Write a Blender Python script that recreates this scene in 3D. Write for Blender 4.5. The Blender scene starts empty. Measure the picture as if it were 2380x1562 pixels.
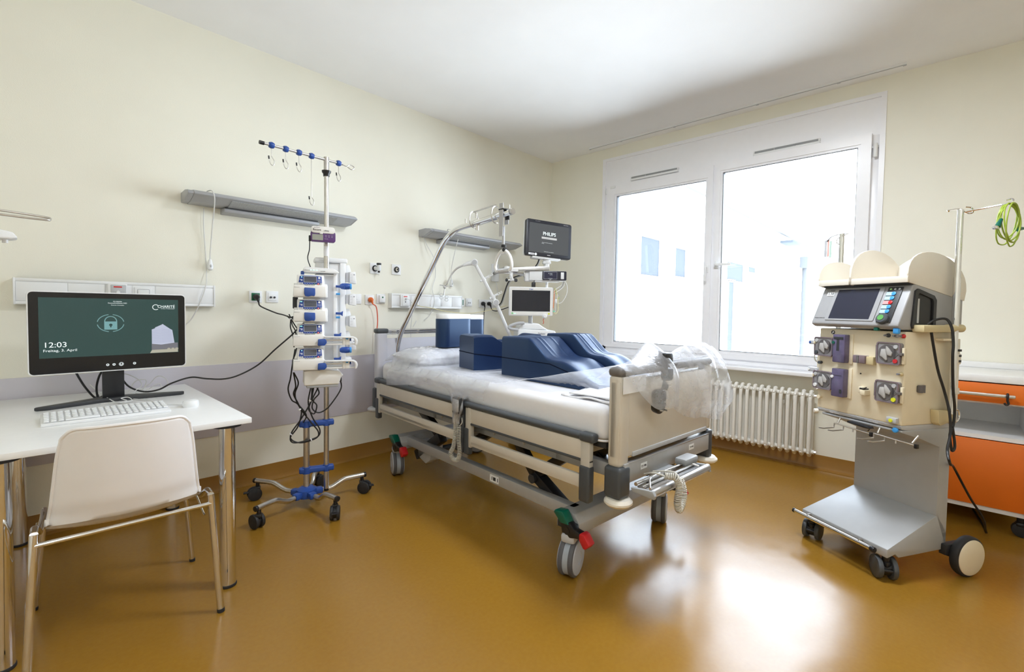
import bpy, bmesh, math, random
from mathutils import Vector, Matrix
random.seed(7)
R = math.radians
PI = math.pi
scene = bpy.context.scene
COL = scene.collection

# ---------------------------------------------------------------- camera
cam_data = bpy.data.cameras.new('camera')
cam = bpy.data.objects.new('camera', cam_data)
COL.objects.link(cam)
scene.camera = cam
yaw, pitch, roll = R(43.284), R(-2.099), R(-0.853)
fwd = Vector((math.cos(pitch)*math.cos(yaw), math.cos(pitch)*math.sin(yaw), math.sin(pitch)))
rt0 = Vector((math.sin(yaw), -math.cos(yaw), 0))
dn0 = fwd.cross(rt0)
rt = rt0*math.cos(roll) + dn0*math.sin(roll)
dn = dn0*math.cos(roll) - rt0*math.sin(roll)
m3 = Matrix((rt, -dn, -fwd)).transposed()
cam.matrix_world = Matrix.Translation((-4.2955, -3.4353, 1.22475)) @ m3.to_4x4()
cam_data.sensor_width = 36
cam_data.lens = 1071.9/2380*36
cam_data.shift_y = -(781-758.278)/2380
cam_data.clip_start = 0.05

# ---------------------------------------------------------------- sky and exposure
world = bpy.data.worlds.new('sky')
scene.world = world
world.use_nodes = True
wn = world.node_tree.nodes
wl = world.node_tree.links
bg = wn['Background']
tc = wn.new('ShaderNodeTexCoord')
sp_ = wn.new('ShaderNodeSeparateXYZ')
rmp = wn.new('ShaderNodeValToRGB')
wl.new(tc.outputs['Generated'], sp_.inputs[0])
wl.new(sp_.outputs['Z'], rmp.inputs[0])
e2 = rmp.color_ramp.elements.new(0.12)
e2.color = (0.48, 0.53, 0.62, 1)
rmp.color_ramp.elements[0].position = 0.0
rmp.color_ramp.elements[0].color = (0.82, 0.90, 1.0, 1)
rmp.color_ramp.elements[2].position = 0.7
rmp.color_ramp.elements[2].color = (0.76, 0.84, 0.98, 1)
wl.new(rmp.outputs[0], bg.inputs[0])
bg.inputs[1].default_value = 8.0
scene.view_settings.view_transform = 'Standard'
scene.view_settings.look = 'None'
scene.view_settings.exposure = 1.21
scene.view_settings.gamma = 1.0
scene.view_settings.use_curve_mapping = False
scene.cycles.use_denoising = True
scene.cycles.max_bounces = 12
scene.cycles.diffuse_bounces = 7
scene.cycles.glossy_bounces = 5
scene.cycles.transparent_max_bounces = 24
scene.cycles.caustics_reflective = False
scene.cycles.caustics_refractive = False
scene.cycles.sample_clamp_indirect = 6
pd = bpy.data.lights.new('window_portal', 'AREA')
pd.shape = 'RECTANGLE'
pd.size = 2.3
pd.size_y = 1.75
pd.cycles.is_portal = True
po = bpy.data.objects.new('window_portal', pd)
COL.objects.link(po)
po.location = (0.22, -1.885, 1.68)
po.rotation_euler = (PI/2, 0, PI/2)      # faces into the room (-x)

# ---------------------------------------------------------------- helpers
def mat(name, color, rough=0.5, metal=0.0, noise=0.0, nscale=20.0, bump=0.0, bscale=60.0, coat=0.0, emit=None, estr=1.0,
        alpha=None, trans=0.0, sss=0.0, spec=None):
    m = bpy.data.materials.new(name)
    m.use_nodes = True
    nt = m.node_tree
    b = nt.nodes['Principled BSDF']
    b.inputs['Base Color'].default_value = (*color, 1)
    b.inputs['Roughness'].default_value = rough
    b.inputs['Metallic'].default_value = metal
    b.inputs['Coat Weight'].default_value = coat
    b.inputs['Transmission Weight'].default_value = trans
    if spec is not None: b.inputs['Specular IOR Level'].default_value = spec
    if emit:
        b.inputs['Emission Color'].default_value = (*emit, 1)
        b.inputs['Emission Strength'].default_value = estr
    if alpha is not None: b.inputs['Alpha'].default_value = alpha
    if noise or bump:
        t = nt.nodes.new('ShaderNodeTexCoord')
    if noise:
        n = nt.nodes.new('ShaderNodeTexNoise')
        n.inputs['Scale'].default_value = nscale
        n.inputs['Detail'].default_value = 4
        r = nt.nodes.new('ShaderNodeValToRGB')
        r.color_ramp.elements[0].position = 0.3
        r.color_ramp.elements[1].position = 0.7
        r.color_ramp.elements[0].color = (*[c*(1-noise) for c in color], 1)
        r.color_ramp.elements[1].color = (*[min(1, c*(1+noise*0.6)) for c in color], 1)
        nt.links.new(t.outputs['Object'], n.inputs['Vector'])
        nt.links.new(n.outputs['Fac'], r.inputs[0])
        nt.links.new(r.outputs[0], b.inputs['Base Color'])
    if bump:
        n = nt.nodes.new('ShaderNodeTexNoise')
        n.inputs['Scale'].default_value = bscale
        n.inputs['Detail'].default_value = 3
        bp = nt.nodes.new('ShaderNodeBump')
        bp.inputs['Strength'].default_value = bump
        bp.inputs['Distance'].default_value = 0.01
        nt.links.new(t.outputs['Object'], n.inputs['Vector'])
        nt.links.new(n.outputs['Fac'], bp.inputs['Height'])
        nt.links.new(bp.outputs[0], b.inputs['Normal'])
    return m

# shapes: each returns (verts, faces)
def _bm_out(bm):
    bm.verts.index_update()
    v = [x.co.copy() for x in bm.verts]
    f = [[q.index for q in p.verts] for p in bm.faces]
    bm.free()
    return v, f

def box(x0, x1, y0, y1, z0, z1, r=0.0, seg=2):
    bm = bmesh.new()
    bmesh.ops.create_cube(bm, size=1)
    sx, sy, sz = abs(x1-x0), abs(y1-y0), abs(z1-z0)
    for v in bm.verts:
        v.co = Vector(((x0+x1)/2+v.co.x*sx, (y0+y1)/2+v.co.y*sy, (z0+z1)/2+v.co.z*sz))
    if r > 0:
        r = min(r, 0.49*min(sx, sy, sz))
        bmesh.ops.bevel(bm, geom=bm.edges[:], offset=r, segments=seg, affect='EDGES', profile=0.5)
    return _bm_out(bm)

def cbox(cx, cy, cz, sx, sy, sz, r=0.0, seg=2):
    return box(cx-sx/2, cx+sx/2, cy-sy/2, cy+sy/2, cz-sz/2, cz+sz/2, r, seg)

def xf(shape, mtx):
    return [mtx @ Vector(v) for v in shape[0]], shape[1]

def mv(shape, x=0, y=0, z=0): return xf(shape, Matrix.Translation((x, y, z)))
def rot(shape, deg, axis='Z', about=(0, 0, 0)):
    a = Vector(about)
    return xf(shape, Matrix.Translation(a) @ Matrix.Rotation(R(deg), 4, axis) @ Matrix.Translation(-a))

def basis(d):
    d = Vector(d).normalized()
    a = Vector((0, 0, 1)) if abs(d.z) < 0.9 else Vector((1, 0, 0))
    u = d.cross(a).normalized()
    return u, d.cross(u).normalized(), d

def lathe(prof, p=(0, 0, 0), d=(0, 0, 1), seg=28):
    """prof: list of (radius, distance along d)"""
    u, w, d = basis(d)
    p = Vector(p)
    vs, fs = [], []
    n = len(prof)
    for (r, h) in prof:
        for k in range(seg):
            a = 2*PI*k/seg
            vs.append(p + d*h + (u*math.cos(a) + w*math.sin(a))*max(r, 1e-5))
    for i in range(n-1):
        for k in range(seg):
            k2 = (k+1) % seg
            fs.append([i*seg+k, i*seg+k2, (i+1)*seg+k2, (i+1)*seg+k])
    fs.append([k for k in range(seg)][::-1])
    fs.append([(n-1)*seg+k for k in range(seg)])
    return vs, fs

def cyl(p0, p1, r, r1=None, seg=20, bev=0.0):
    p0, p1 = Vector(p0), Vector(p1)
    L = (p1-p0).length
    r1 = r if r1 is None else r1
    if bev:
        prof = [(r-bev, 0), (r-bev*0.3, bev*0.3), (r, bev), (r1, L-bev), (r1-bev*0.3, L-bev*0.3), (r1-bev, L)]
    else:
        prof = [(r, 0), (r1, L)]
    return lathe(prof, p0, p1-p0, seg)

def ell(c, rx, ry, rz, seg=20, rings=12):
    bm = bmesh.new()
    bmesh.ops.create_uvsphere(bm, u_segments=seg, v_segments=rings, radius=1)
    for v in bm.verts: v.co = Vector((c[0]+v.co.x*rx, c[1]+v.co.y*ry, c[2]+v.co.z*rz))
    return _bm_out(bm)

def smooth_path(pts, n=8, closed=False):
    pts = [Vector(p) for p in pts]
    if len(pts) < 3: return pts
    out = []
    m = len(pts)
    rng = range(m if closed else m-1)
    for i in rng:
        if closed:
            p0, p1, p2, p3 = pts[(i-1) % m], pts[i], pts[(i+1) % m], pts[(i+2) % m]
        else:
            p1, p2 = pts[i], pts[i+1]
            p0 = pts[i-1] if i > 0 else p1*2-p2
            p3 = pts[i+2] if i+2 < m else p2*2-p1
        for k in range(n):
            t = k/n
            out.append(0.5*((2*p1)+(-p0+p2)*t+(2*p0-5*p1+4*p2-p3)*t*t+(-p0+3*p1-3*p2+p3)*t**3))
    if not closed: out.append(pts[-1])
    return out

def round_path(pts, rad=0.05, n=6):
    """polyline with rounded corners"""
    pts = [Vector(p) for p in pts]
    out = [pts[0]]
    for i in range(1, len(pts)-1):
        a, b, c = pts[i-1], pts[i], pts[i+1]
        d1, d2 = (a-b), (c-b)
        r = min(rad, d1.length*0.49, d2.length*0.49)
        s, e = b+d1.normalized()*r, b+d2.normalized()*r
        for k in range(n+1):
            t = k/n
            out.append(s*(1-t)**2+b*2*t*(1-t)+e*t*t)
    out.append(pts[-1])
    return out

def tube(pts, r, seg=10, closed=False, sy=1.0):
    pts = [Vector(p) for p in pts]
    n = len(pts)
    tans = []
    for i in range(n):
        if closed: t = pts[(i+1) % n]-pts[i-1]
        elif i == 0: t = pts[1]-pts[0]
        elif i == n-1: t = pts[-1]-pts[-2]
        else: t = pts[i+1]-pts[i-1]
        if t.length < 1e-9: t = Vector((0, 0, 1))
        tans.append(t.normalized())
    u, w, _ = basis(tans[0])
    vs, fs = [], []
    rr = r if isinstance(r, (list, tuple)) else [r]*n
    for i in range(n):
        if i:
            q = tans[i-1].rotation_difference(tans[i])
            u = q @ u
            w = q @ w
        for k in range(seg):
            a = 2*PI*k/seg
            vs.append(pts[i]+u*math.cos(a)*rr[i]+w*math.sin(a)*rr[i]*sy)
    for i in range(n if closed else n-1):
        j = (i+1) % n
        for k in range(seg):
            k2 = (k+1) % seg
            fs.append([i*seg+k, i*seg+k2, j*seg+k2, j*seg+k])
    if not closed:
        fs.append(list(range(seg))[::-1])
        fs.append([(n-1)*seg+k for k in range(seg)])
    return vs, fs

def cable(pts, r=0.003, seg=7, n=8): return tube(smooth_path(pts, n), r, seg)

def coil(path, turns, R_, r, seg=6, per=12):
    """a coiled cord that follows a path"""
    path = [Vector(p) for p in path]
    L = [0]
    for i in range(1, len(path)): L.append(L[-1]+(path[i]-path[i-1]).length)
    tot = L[-1]
    out = []
    N = int(turns*per)
    u = None
    prev = None
    for k in range(N+1):
        s = tot*k/N
        i = max(j for j in range(len(L)) if L[j] <= s+1e-9)
        i = min(i, len(path)-2)
        f = (s-L[i])/max(1e-9, L[i+1]-L[i])
        p = path[i].lerp(path[i+1], f)
        t = (path[i+1]-path[i]).normalized()
        if u is None: u, w, _ = basis(t)
        else:
            q = prev.rotation_difference(t)
            u = q @ u
            w = q @ w
        prev = t
        a = 2*PI*k/per
        out.append(p+u*math.cos(a)*R_+w*math.sin(a)*R_)
    return tube(out, r, seg)

def prism(poly, axis, a, b, r=0.0, seg=2):
    """extrude 2D polygon; axis x: poly=(y,z), y: poly=(x,z), z: poly=(x,y)"""
    def P(u, v, t):
        return {'x': (t, u, v), 'y': (u, t, v), 'z': (u, v, t)}[axis]
    bm = bmesh.new()
    A = [bm.verts.new(P(u, v, a)) for u, v in poly]
    Bv = [bm.verts.new(P(u, v, b)) for u, v in poly]
    n = len(poly)
    bm.faces.new(A[::-1])
    bm.faces.new(Bv)
    for i in range(n):
        j = (i+1) % n
        bm.faces.new([A[i], A[j], Bv[j], Bv[i]])
    bmesh.ops.recalc_face_normals(bm, faces=bm.faces[:])
    if r > 0:
        bmesh.ops.bevel(bm, geom=bm.edges[:], offset=r, segments=seg, affect='EDGES', profile=0.5, clamp_overlap=True)
    return _bm_out(bm)

def rrect(x0, x1, y0, y1, r, n=5):
    out = []
    for (cx, cy, a0) in ((x1-r, y1-r, 0), (x0+r, y1-r, 90), (x0+r, y0+r, 180), (x1-r, y0+r, 270)):
        for k in range(n+1):
            a = R(a0+90*k/n)
            out.append((cx+r*math.cos(a), cy+r*math.sin(a)))
    return out

def frame_shape(outer, inner, axis, a, b):
    """ring between two equal-length 2D loops, extruded"""
    def P(u, v, t):
        return Vector({'x': (t, u, v), 'y': (u, t, v), 'z': (u, v, t)}[axis])
    n = len(outer)
    vs = [P(*p, a) for p in outer]+[P(*p, a) for p in inner]+[P(*p, b) for p in outer]+[P(*p, b) for p in inner]
    fs = []
    for i in range(n):
        j = (i+1) % n
        fs += [[i, j, n+j, n+i], [2*n+i, 3*n+i, 3*n+j, 2*n+j], [i, 2*n+i, 2*n+j, j], [n+i, n+j, 3*n+j, 3*n+i]]
    return vs, fs

def grid(fn, nu, nv):
    vs = [Vector(fn(i/nu, j/nv)) for i in range(nu+1) for j in range(nv+1)]
    fs = [[i*(nv+1)+j, (i+1)*(nv+1)+j, (i+1)*(nv+1)+j+1, i*(nv+1)+j+1] for i in range(nu) for j in range(nv)]
    return vs, fs

def level(p):
    # thing > part > sub-part, no deeper
    while p.parent is not None and p.parent.parent is not None: p = p.parent
    return p

def obj(name, parent, m, *shapes, angle=35, label=None, thick=0, sub=0, flat=False):
    vs, fs = [], []
    for s in shapes:
        o = len(vs)
        vs += [tuple(v) for v in s[0]]
        fs += [[i+o for i in f] for f in s[1]]
    me = bpy.data.meshes.new(name)
    me.from_pydata(vs, [], fs)
    me.validate()
    bm = bmesh.new()
    bm.from_mesh(me)
    bmesh.ops.recalc_face_normals(bm, faces=bm.faces[:])
    bm.to_mesh(me)
    bm.free()
    if not flat:
        for p in me.polygons: p.use_smooth = True
        me.set_sharp_from_angle(angle=R(angle))
    me.materials.append(m)
    o = bpy.data.objects.new(name, me)
    COL.objects.link(o)
    if parent: o.parent = level(parent)
    if thick:
        md = o.modifiers.new('thickness', 'SOLIDIFY')
        md.thickness = thick
        md.offset = 0
    if sub:
        md = o.modifiers.new('smooth', 'SUBSURF')
        md.levels = md.render_levels = sub
    if label: o['label'] = label
    return o

def thing(name, label, cat, loc=(0, 0, 0), rz=0, group=None):
    o = bpy.data.objects.new(name, None)
    COL.objects.link(o)
    o.empty_display_size = 0.05
    o.location = loc
    o.rotation_euler = (0, 0, R(rz))
    o['label'] = label
    o['category'] = cat
    if group: o['group'] = group
    return o

def tag(o, label, cat, group=None):
    o['label'] = label
    o['category'] = cat
    if group: o['group'] = group
    return o

def struct(name, m, *shapes, parent=None, **k):
    o = obj(name, parent, m, *shapes, **k)
    if parent is None: o['kind'] = 'structure'
    return o

def dup(root, label=None, group=None, loc=None, rz=None):
    def cp(o, par):
        c = o.copy()
        COL.objects.link(c)
        if par: c.parent = par
        for ch in list(o.children): cp(ch, c)
        return c
    c = cp(root, None)
    if loc is not None: c.location = loc
    if rz is not None: c.rotation_euler = (0, 0, R(rz))
    if label: c['label'] = label
    if group: c['group'] = group
    return c

def text(name, parent, s, m, size, loc, rx=90, rz=0, sx=1.0, depth=0.0004, align='CENTER', bold=0.0, ry=0, mtx=None):
    """real lettering turned into a mesh; reads along local +x, standing up along +z when rx=90"""
    cu = bpy.data.curves.new(name, 'FONT')
    cu.body = s
    cu.size = size
    cu.align_x = align
    cu.align_y = 'CENTER'
    cu.extrude = depth
    cu.offset = bold
    t = bpy.data.objects.new(name+'_tmp', cu)
    COL.objects.link(t)
    dg = bpy.context.evaluated_depsgraph_get()
    me = bpy.data.meshes.new_from_object(t.evaluated_get(dg))
    bpy.data.objects.remove(t)
    bpy.data.curves.remove(cu)
    mt = mtx if mtx is not None else Matrix.Translation(loc) @ Matrix.Rotation(R(rz), 4, 'Z') @ Matrix.Rotation(R(ry), 4, 'Y') @ Matrix.Rotation(R(rx), 4, 'X')
    me.transform(mt @ Matrix.Diagonal((sx, 1, 1, 1)))
    me.materials.clear()
    me.materials.append(m)
    o = bpy.data.objects.new(name, me)
    COL.objects.link(o)
    if parent: o.parent = level(parent)
    return o
# ---------------------------------------------------------------- materials
M = {}
M['wall'] = mat('cream_paint', (0.855, 0.835, 0.73), 0.6, noise=0.02, nscale=3, bump=0.05, bscale=180)
M['ceiling'] = mat('ceiling_paint', (0.91, 0.91, 0.915), 0.7, noise=0.015, nscale=4)
M['band'] = mat('grey_wall_guard', (0.62, 0.60, 0.67), 0.45, noise=0.02, nscale=8)
M['white_paint'] = mat('white_lacquer', (0.88, 0.88, 0.90), 0.35, noise=0.01)
M['pvc'] = mat('white_window_pvc', (0.89, 0.89, 0.92), 0.3, noise=0.01)
M['desk'] = mat('white_laminate', (0.84, 0.84, 0.84), 0.3, noise=0.015, nscale=30)
M['chair'] = mat('ivory_plastic', (0.84, 0.82, 0.82), 0.42, noise=0.01)
M['white'] = mat('white_plastic', (0.82, 0.83, 0.84), 0.38, noise=0.01)
M['warm_white'] = mat('warm_white_plastic', (0.80, 0.79, 0.76), 0.42, noise=0.015)
M['cream'] = mat('cream_machine_plastic', (0.80, 0.71, 0.53), 0.42, noise=0.02)
M['cream2'] = mat('yellowed_plastic', (0.62, 0.52, 0.30), 0.45, noise=0.02)
M['ivory'] = mat('ivory_tray_plastic', (0.80, 0.75, 0.66), 0.4, noise=0.01)
M['grey'] = mat('mid_grey_plastic', (0.36, 0.37, 0.38), 0.45, noise=0.03)
M['lgrey'] = mat('light_grey_plastic', (0.50, 0.51, 0.53), 0.45, noise=0.02)
M['dgrey'] = mat('dark_grey_plastic', (0.032, 0.034, 0.038), 0.45, noise=0.05)
M['slate'] = mat('slate_rail_plastic', (0.062, 0.070, 0.080), 0.4, noise=0.04)
M['black'] = mat('black_plastic', (0.012, 0.012, 0.014), 0.35, noise=0.1)
M['rubber'] = mat('black_rubber', (0.02, 0.02, 0.022), 0.6, noise=0.1)
M['cable'] = mat('black_cable_sheath', (0.012, 0.012, 0.013), 0.45, noise=0.1)
M['chrome'] = mat('polished_chrome', (0.80, 0.80, 0.80), 0.08, 1.0, noise=0.02)
M['steel'] = mat('brushed_steel', (0.62, 0.60, 0.57), 0.28, 1.0, noise=0.06, nscale=40)
M['alu'] = mat('satin_aluminium', (0.66, 0.66, 0.67), 0.35, 1.0, noise=0.03)
M['paintmetal'] = mat('grey_painted_steel', (0.44, 0.44, 0.44), 0.4, 0.2, noise=0.03, nscale=30)
M['beigemetal'] = mat('beige_painted_steel', (0.58, 0.55, 0.49), 0.4, 0.1, noise=0.03, nscale=20)
M['bedpanel'] = mat('beige_bed_panel', (0.66, 0.61, 0.53), 0.4, noise=0.02, nscale=15)
M['bedpanel_l'] = mat('lilac_bed_panel', (0.60, 0.60, 0.66), 0.4, noise=0.02, nscale=15)
M['blue'] = mat('blue_plastic', (0.02, 0.075, 0.34), 0.35, noise=0.05)
M['dblue'] = mat('deep_blue_keypad', (0.015, 0.05, 0.26), 0.35, noise=0.05)
M['lblue'] = mat('light_blue_plastic', (0.05, 0.32, 0.75), 0.35, noise=0.03)
M['purple'] = mat('purple_plastic', (0.10, 0.035, 0.16), 0.35, noise=0.05)
M['navy'] = mat('navy_foam_cover', (0.006, 0.015, 0.056), 0.42, noise=0.05, nscale=5, bump=0.12, bscale=4, spec=0.8)
M['navy'].node_tree.nodes['Principled BSDF'].inputs['Specular Tint'].default_value = (0.40, 0.65, 1.0, 1)
M['navy'].node_tree.nodes['Principled BSDF'].inputs['Sheen Weight'].default_value = 0.12
M['navy'].node_tree.nodes['Principled BSDF'].inputs['Sheen Tint'].default_value = (0.35, 0.6, 1, 1)
M['navy'].node_tree.nodes['Principled BSDF'].inputs['Sheen Roughness'].default_value = 0.4
M['seam'] = mat('dark_seam', (0.003, 0.006, 0.02), 0.8, noise=0.02, spec=0.1)
M['foamwhite'] = mat('white_foam', (0.86, 0.86, 0.87), 0.7, noise=0.01)
M['sheet'] = mat('white_bed_linen', (0.82, 0.82, 0.85), 0.8, noise=0.01, bump=0.4, bscale=8)
M['red'] = mat('red_plastic', (0.55, 0.015, 0.02), 0.35, noise=0.04)
M['green'] = mat('dark_green_plastic', (0.0, 0.11, 0.07), 0.35, noise=0.04)
M['sgreen'] = mat('socket_green', (0.0, 0.14, 0.06), 0.35, noise=0.04)
M['orange'] = mat('orange_laminate', (0.80, 0.17, 0.012), 0.4, noise=0.03, nscale=8)
M['oplug'] = mat('orange_rubber', (0.75, 0.16, 0.03), 0.5, noise=0.03)
M['redcord'] = mat('salmon_cord', (0.72, 0.12, 0.06), 0.5, noise=0.03)
M['yellowc'] = mat('yellow_button', (0.72, 0.75, 0.02), 0.4, noise=0.02)
M['ycord'] = mat('pale_yellow_cord', (0.75, 0.68, 0.36), 0.5, noise=0.03)
M['wcord'] = mat('white_cord', (0.70, 0.70, 0.69), 0.5, noise=0.03)
M['gcord'] = mat('beige_coiled_cord', (0.58, 0.56, 0.50), 0.5, noise=0.03)
M['lamp'] = mat('grey_lamp_housing', (0.40, 0.41, 0.44), 0.4, 0.1, noise=0.03)
M['lampgrid'] = mat('lamp_louvre', (0.42, 0.43, 0.44), 0.5, 0.2, noise=0.2, nscale=140)
M['red_screen'] = mat('red_lens', (0.7, 0.03, 0.03), 0.3, noise=0.02)
M['off_screen'] = mat('dark_screen_glass', (0.012, 0.014, 0.024), 0.12, noise=0.05)
M['lcd'] = mat('grey_lcd', (0.085, 0.09, 0.11), 0.25, noise=0.05)
M['lcd2'] = mat('greenish_lcd', (0.30, 0.31, 0.27), 0.3, noise=0.05)
M['hosp'] = mat('machine_head_grey', (0.38, 0.38, 0.39), 0.38, 0.15, noise=0.03)
M['col'] = mat('machine_column_grey', (0.42, 0.43, 0.44), 0.4, 0.1, noise=0.02)
M['violet'] = mat('violet_translucent_lid', (0.12, 0.10, 0.19), 0.2, noise=0.2, nscale=25)
M['mauve'] = mat('mauve_translucent_lid', (0.20, 0.15, 0.17), 0.25, noise=0.1, nscale=25)
M['smoke'] = mat('smoked_lid', (0.25, 0.24, 0.25), 0.2, noise=0.05)
M['rotor'] = mat('pump_rotor', (0.46, 0.45, 0.44), 0.4, noise=0.05)
M['rotor_d'] = mat('pump_well', (0.13, 0.12, 0.12), 0.35, noise=0.1)
M['radiator'] = mat('radiator_enamel', (0.80, 0.78, 0.72), 0.3, noise=0.01)
M['tyre'] = mat('grey_tyre', (0.10, 0.10, 0.11), 0.6, noise=0.1)
M['capgrey'] = mat('brown_grey_cap', (0.16, 0.15, 0.145), 0.45, noise=0.03)
M['hubgrey'] = mat('pale_wheel_disc', (0.44, 0.46, 0.50), 0.4, noise=0.03)
M['tread'] = mat('light_tread', (0.36, 0.40, 0.46), 0.45, noise=0.05)
M['scr_text'] = mat('screen_white', (0.2, 0.2, 0.2), 0.5, emit=(0.85, 0.95, 0.95), estr=0.40)
M['scr_green'] = mat('screen_green', (0.01, 0.02, 0.02), 0.25, emit=(0.0215, 0.066, 0.062), estr=0.30)
M['scr_teal'] = mat('screen_teal', (0.05, 0.08, 0.08), 0.4, emit=(0.16, 0.36, 0.38), estr=0.36)
M['scr_grey'] = mat('screen_grey', (0.02, 0.02, 0.02), 0.25, emit=(0.105, 0.115, 0.125), estr=0.32)
M['scr_b1'] = mat('screen_building', (0.1, 0.1, 0.1), 0.5, emit=(0.50, 0.54, 0.70), estr=0.36)
M['scr_b2'] = mat('screen_building_shade', (0.1, 0.1, 0.1), 0.5, emit=(0.26, 0.30, 0.46), estr=0.36)
M['scr_b3'] = mat('screen_podium', (0.1, 0.1, 0.1), 0.5, emit=(0.10, 0.10, 0.13), estr=0.36)
M['scr_b4'] = mat('screen_street', (0.1, 0.1, 0.1), 0.5, emit=(0.42, 0.40, 0.30), estr=0.36)
M['scr_navy'] = mat('screen_navy', (0.01, 0.01, 0.02), 0.25, emit=(0.012, 0.013, 0.035), estr=0.4)
M['led'] = mat('mint_led', (0.3, 0.8, 0.6), 0.4, emit=(0.25, 0.9, 0.65), estr=1.2)
M['ink'] = mat('black_ink', (0.02, 0.02, 0.025), 0.6, noise=0.02)
M['greyink'] = mat('grey_ink', (0.22, 0.22, 0.25), 0.6, noise=0.02)
M['whiteink'] = mat('white_ink', (0.8, 0.8, 0.82), 0.6, noise=0.02)
M['paper'] = mat('white_paper', (0.85, 0.87, 0.90), 0.7, noise=0.01)
M['gyc'] = mat('yellow_green_cable', (0.35, 0.46, 0.05), 0.45, noise=0.15, nscale=60)
M['facade'] = mat('white_render', (0.85, 0.85, 0.85), 0.8, noise=0.01)
M['roofline'] = mat('pale_grey_flashing', (0.075, 0.078, 0.082), 0.8, noise=0.02, spec=0.05)
M['facwin'] = mat('grey_window_glass', (0.050, 0.056, 0.064), 0.7, noise=0.05, spec=0.05)
M['clear'] = mat('clear_connector_plastic', (0.75, 0.78, 0.80), 0.2, noise=0.02)

def floor_mat():
    m = mat('ochre_linoleum', (0.56, 0.30, 0.06), 0.25, spec=0.45)
    nt = m.node_tree
    b = nt.nodes['Principled BSDF']
    t = nt.nodes.new('ShaderNodeTexCoord')
    n1 = nt.nodes.new('ShaderNodeTexNoise'); n1.inputs['Scale'].default_value = 0.9; n1.inputs['Detail'].default_value = 6
    n2 = nt.nodes.new('ShaderNodeTexNoise'); n2.inputs['Scale'].default_value = 60; n2.inputs['Detail'].default_value = 5
    for n in (n1, n2): nt.links.new(t.outputs['Object'], n.inputs['Vector'])
    mx = nt.nodes.new('ShaderNodeMix'); mx.data_type = 'FLOAT'
    mx.inputs['Factor'].default_value = 0.6
    nt.links.new(n1.outputs['Fac'], mx.inputs[2]); nt.links.new(n2.outputs['Fac'], mx.inputs[3])
    r = nt.nodes.new('ShaderNodeValToRGB')
    r.color_ramp.elements[0].position = 0.2; r.color_ramp.elements[0].color = (0.285, 0.140, 0.015, 1)
    r.color_ramp.elements[1].position = 0.8; r.color_ramp.elements[1].color = (0.335, 0.175, 0.024, 1)
    nt.links.new(mx.outputs[0], r.inputs[0]); nt.links.new(r.outputs[0], b.inputs['Base Color'])
    rr = nt.nodes.new('ShaderNodeMapRange')
    rr.inputs['From Min'].default_value = 0.3; rr.inputs['From Max'].default_value = 0.7
    rr.inputs['To Min'].default_value = 0.18; rr.inputs['To Max'].default_value = 0.27
    n3 = nt.nodes.new('ShaderNodeTexNoise'); n3.inputs['Scale'].default_value = 3.5; n3.inputs['Detail'].default_value = 6
    nt.links.new(t.outputs['Object'], n3.inputs['Vector']); nt.links.new(n3.outputs['Fac'], rr.inputs[0])
    nt.links.new(rr.outputs[0], b.inputs['Roughness'])
    bp = nt.nodes.new('ShaderNodeBump'); bp.inputs['Strength'].default_value = 0.06; bp.inputs['Distance'].default_value = 0.02
    n4 = nt.nodes.new('ShaderNodeTexNoise'); n4.inputs['Scale'].default_value = 5; n4.inputs['Detail'].default_value = 2
    nt.links.new(t.outputs['Object'], n4.inputs['Vector']); nt.links.new(n4.outputs['Fac'], bp.inputs['Height'])
    nt.links.new(bp.outputs[0], b.inputs['Normal'])
    return m
M['floor'] = floor_mat()
M['cove'] = mat('ochre_linoleum_cove', (0.32, 0.160, 0.032), 0.3, noise=0.06, nscale=8)

def glass_mat():
    m = bpy.data.materials.new('window_glass'); m.use_nodes = True
    nt = m.node_tree; nt.nodes.clear()
    o = nt.nodes.new('ShaderNodeOutputMaterial'); t = nt.nodes.new('ShaderNodeBsdfTransparent'); g = nt.nodes.new('ShaderNodeBsdfGlossy')
    t.inputs[0].default_value = (0.96, 0.98, 0.98, 1); g.inputs['Roughness'].default_value = 0.02
    f = nt.nodes.new('ShaderNodeFresnel'); f.inputs[0].default_value = 1.45
    x = nt.nodes.new('ShaderNodeMixShader')
    nt.links.new(f.outputs[0], x.inputs[0]); nt.links.new(t.outputs[0], x.inputs[1]); nt.links.new(g.outputs[0], x.inputs[2]); nt.links.new(x.outputs[0], o.inputs[0])
    return m
M['glass'] = glass_mat()

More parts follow.
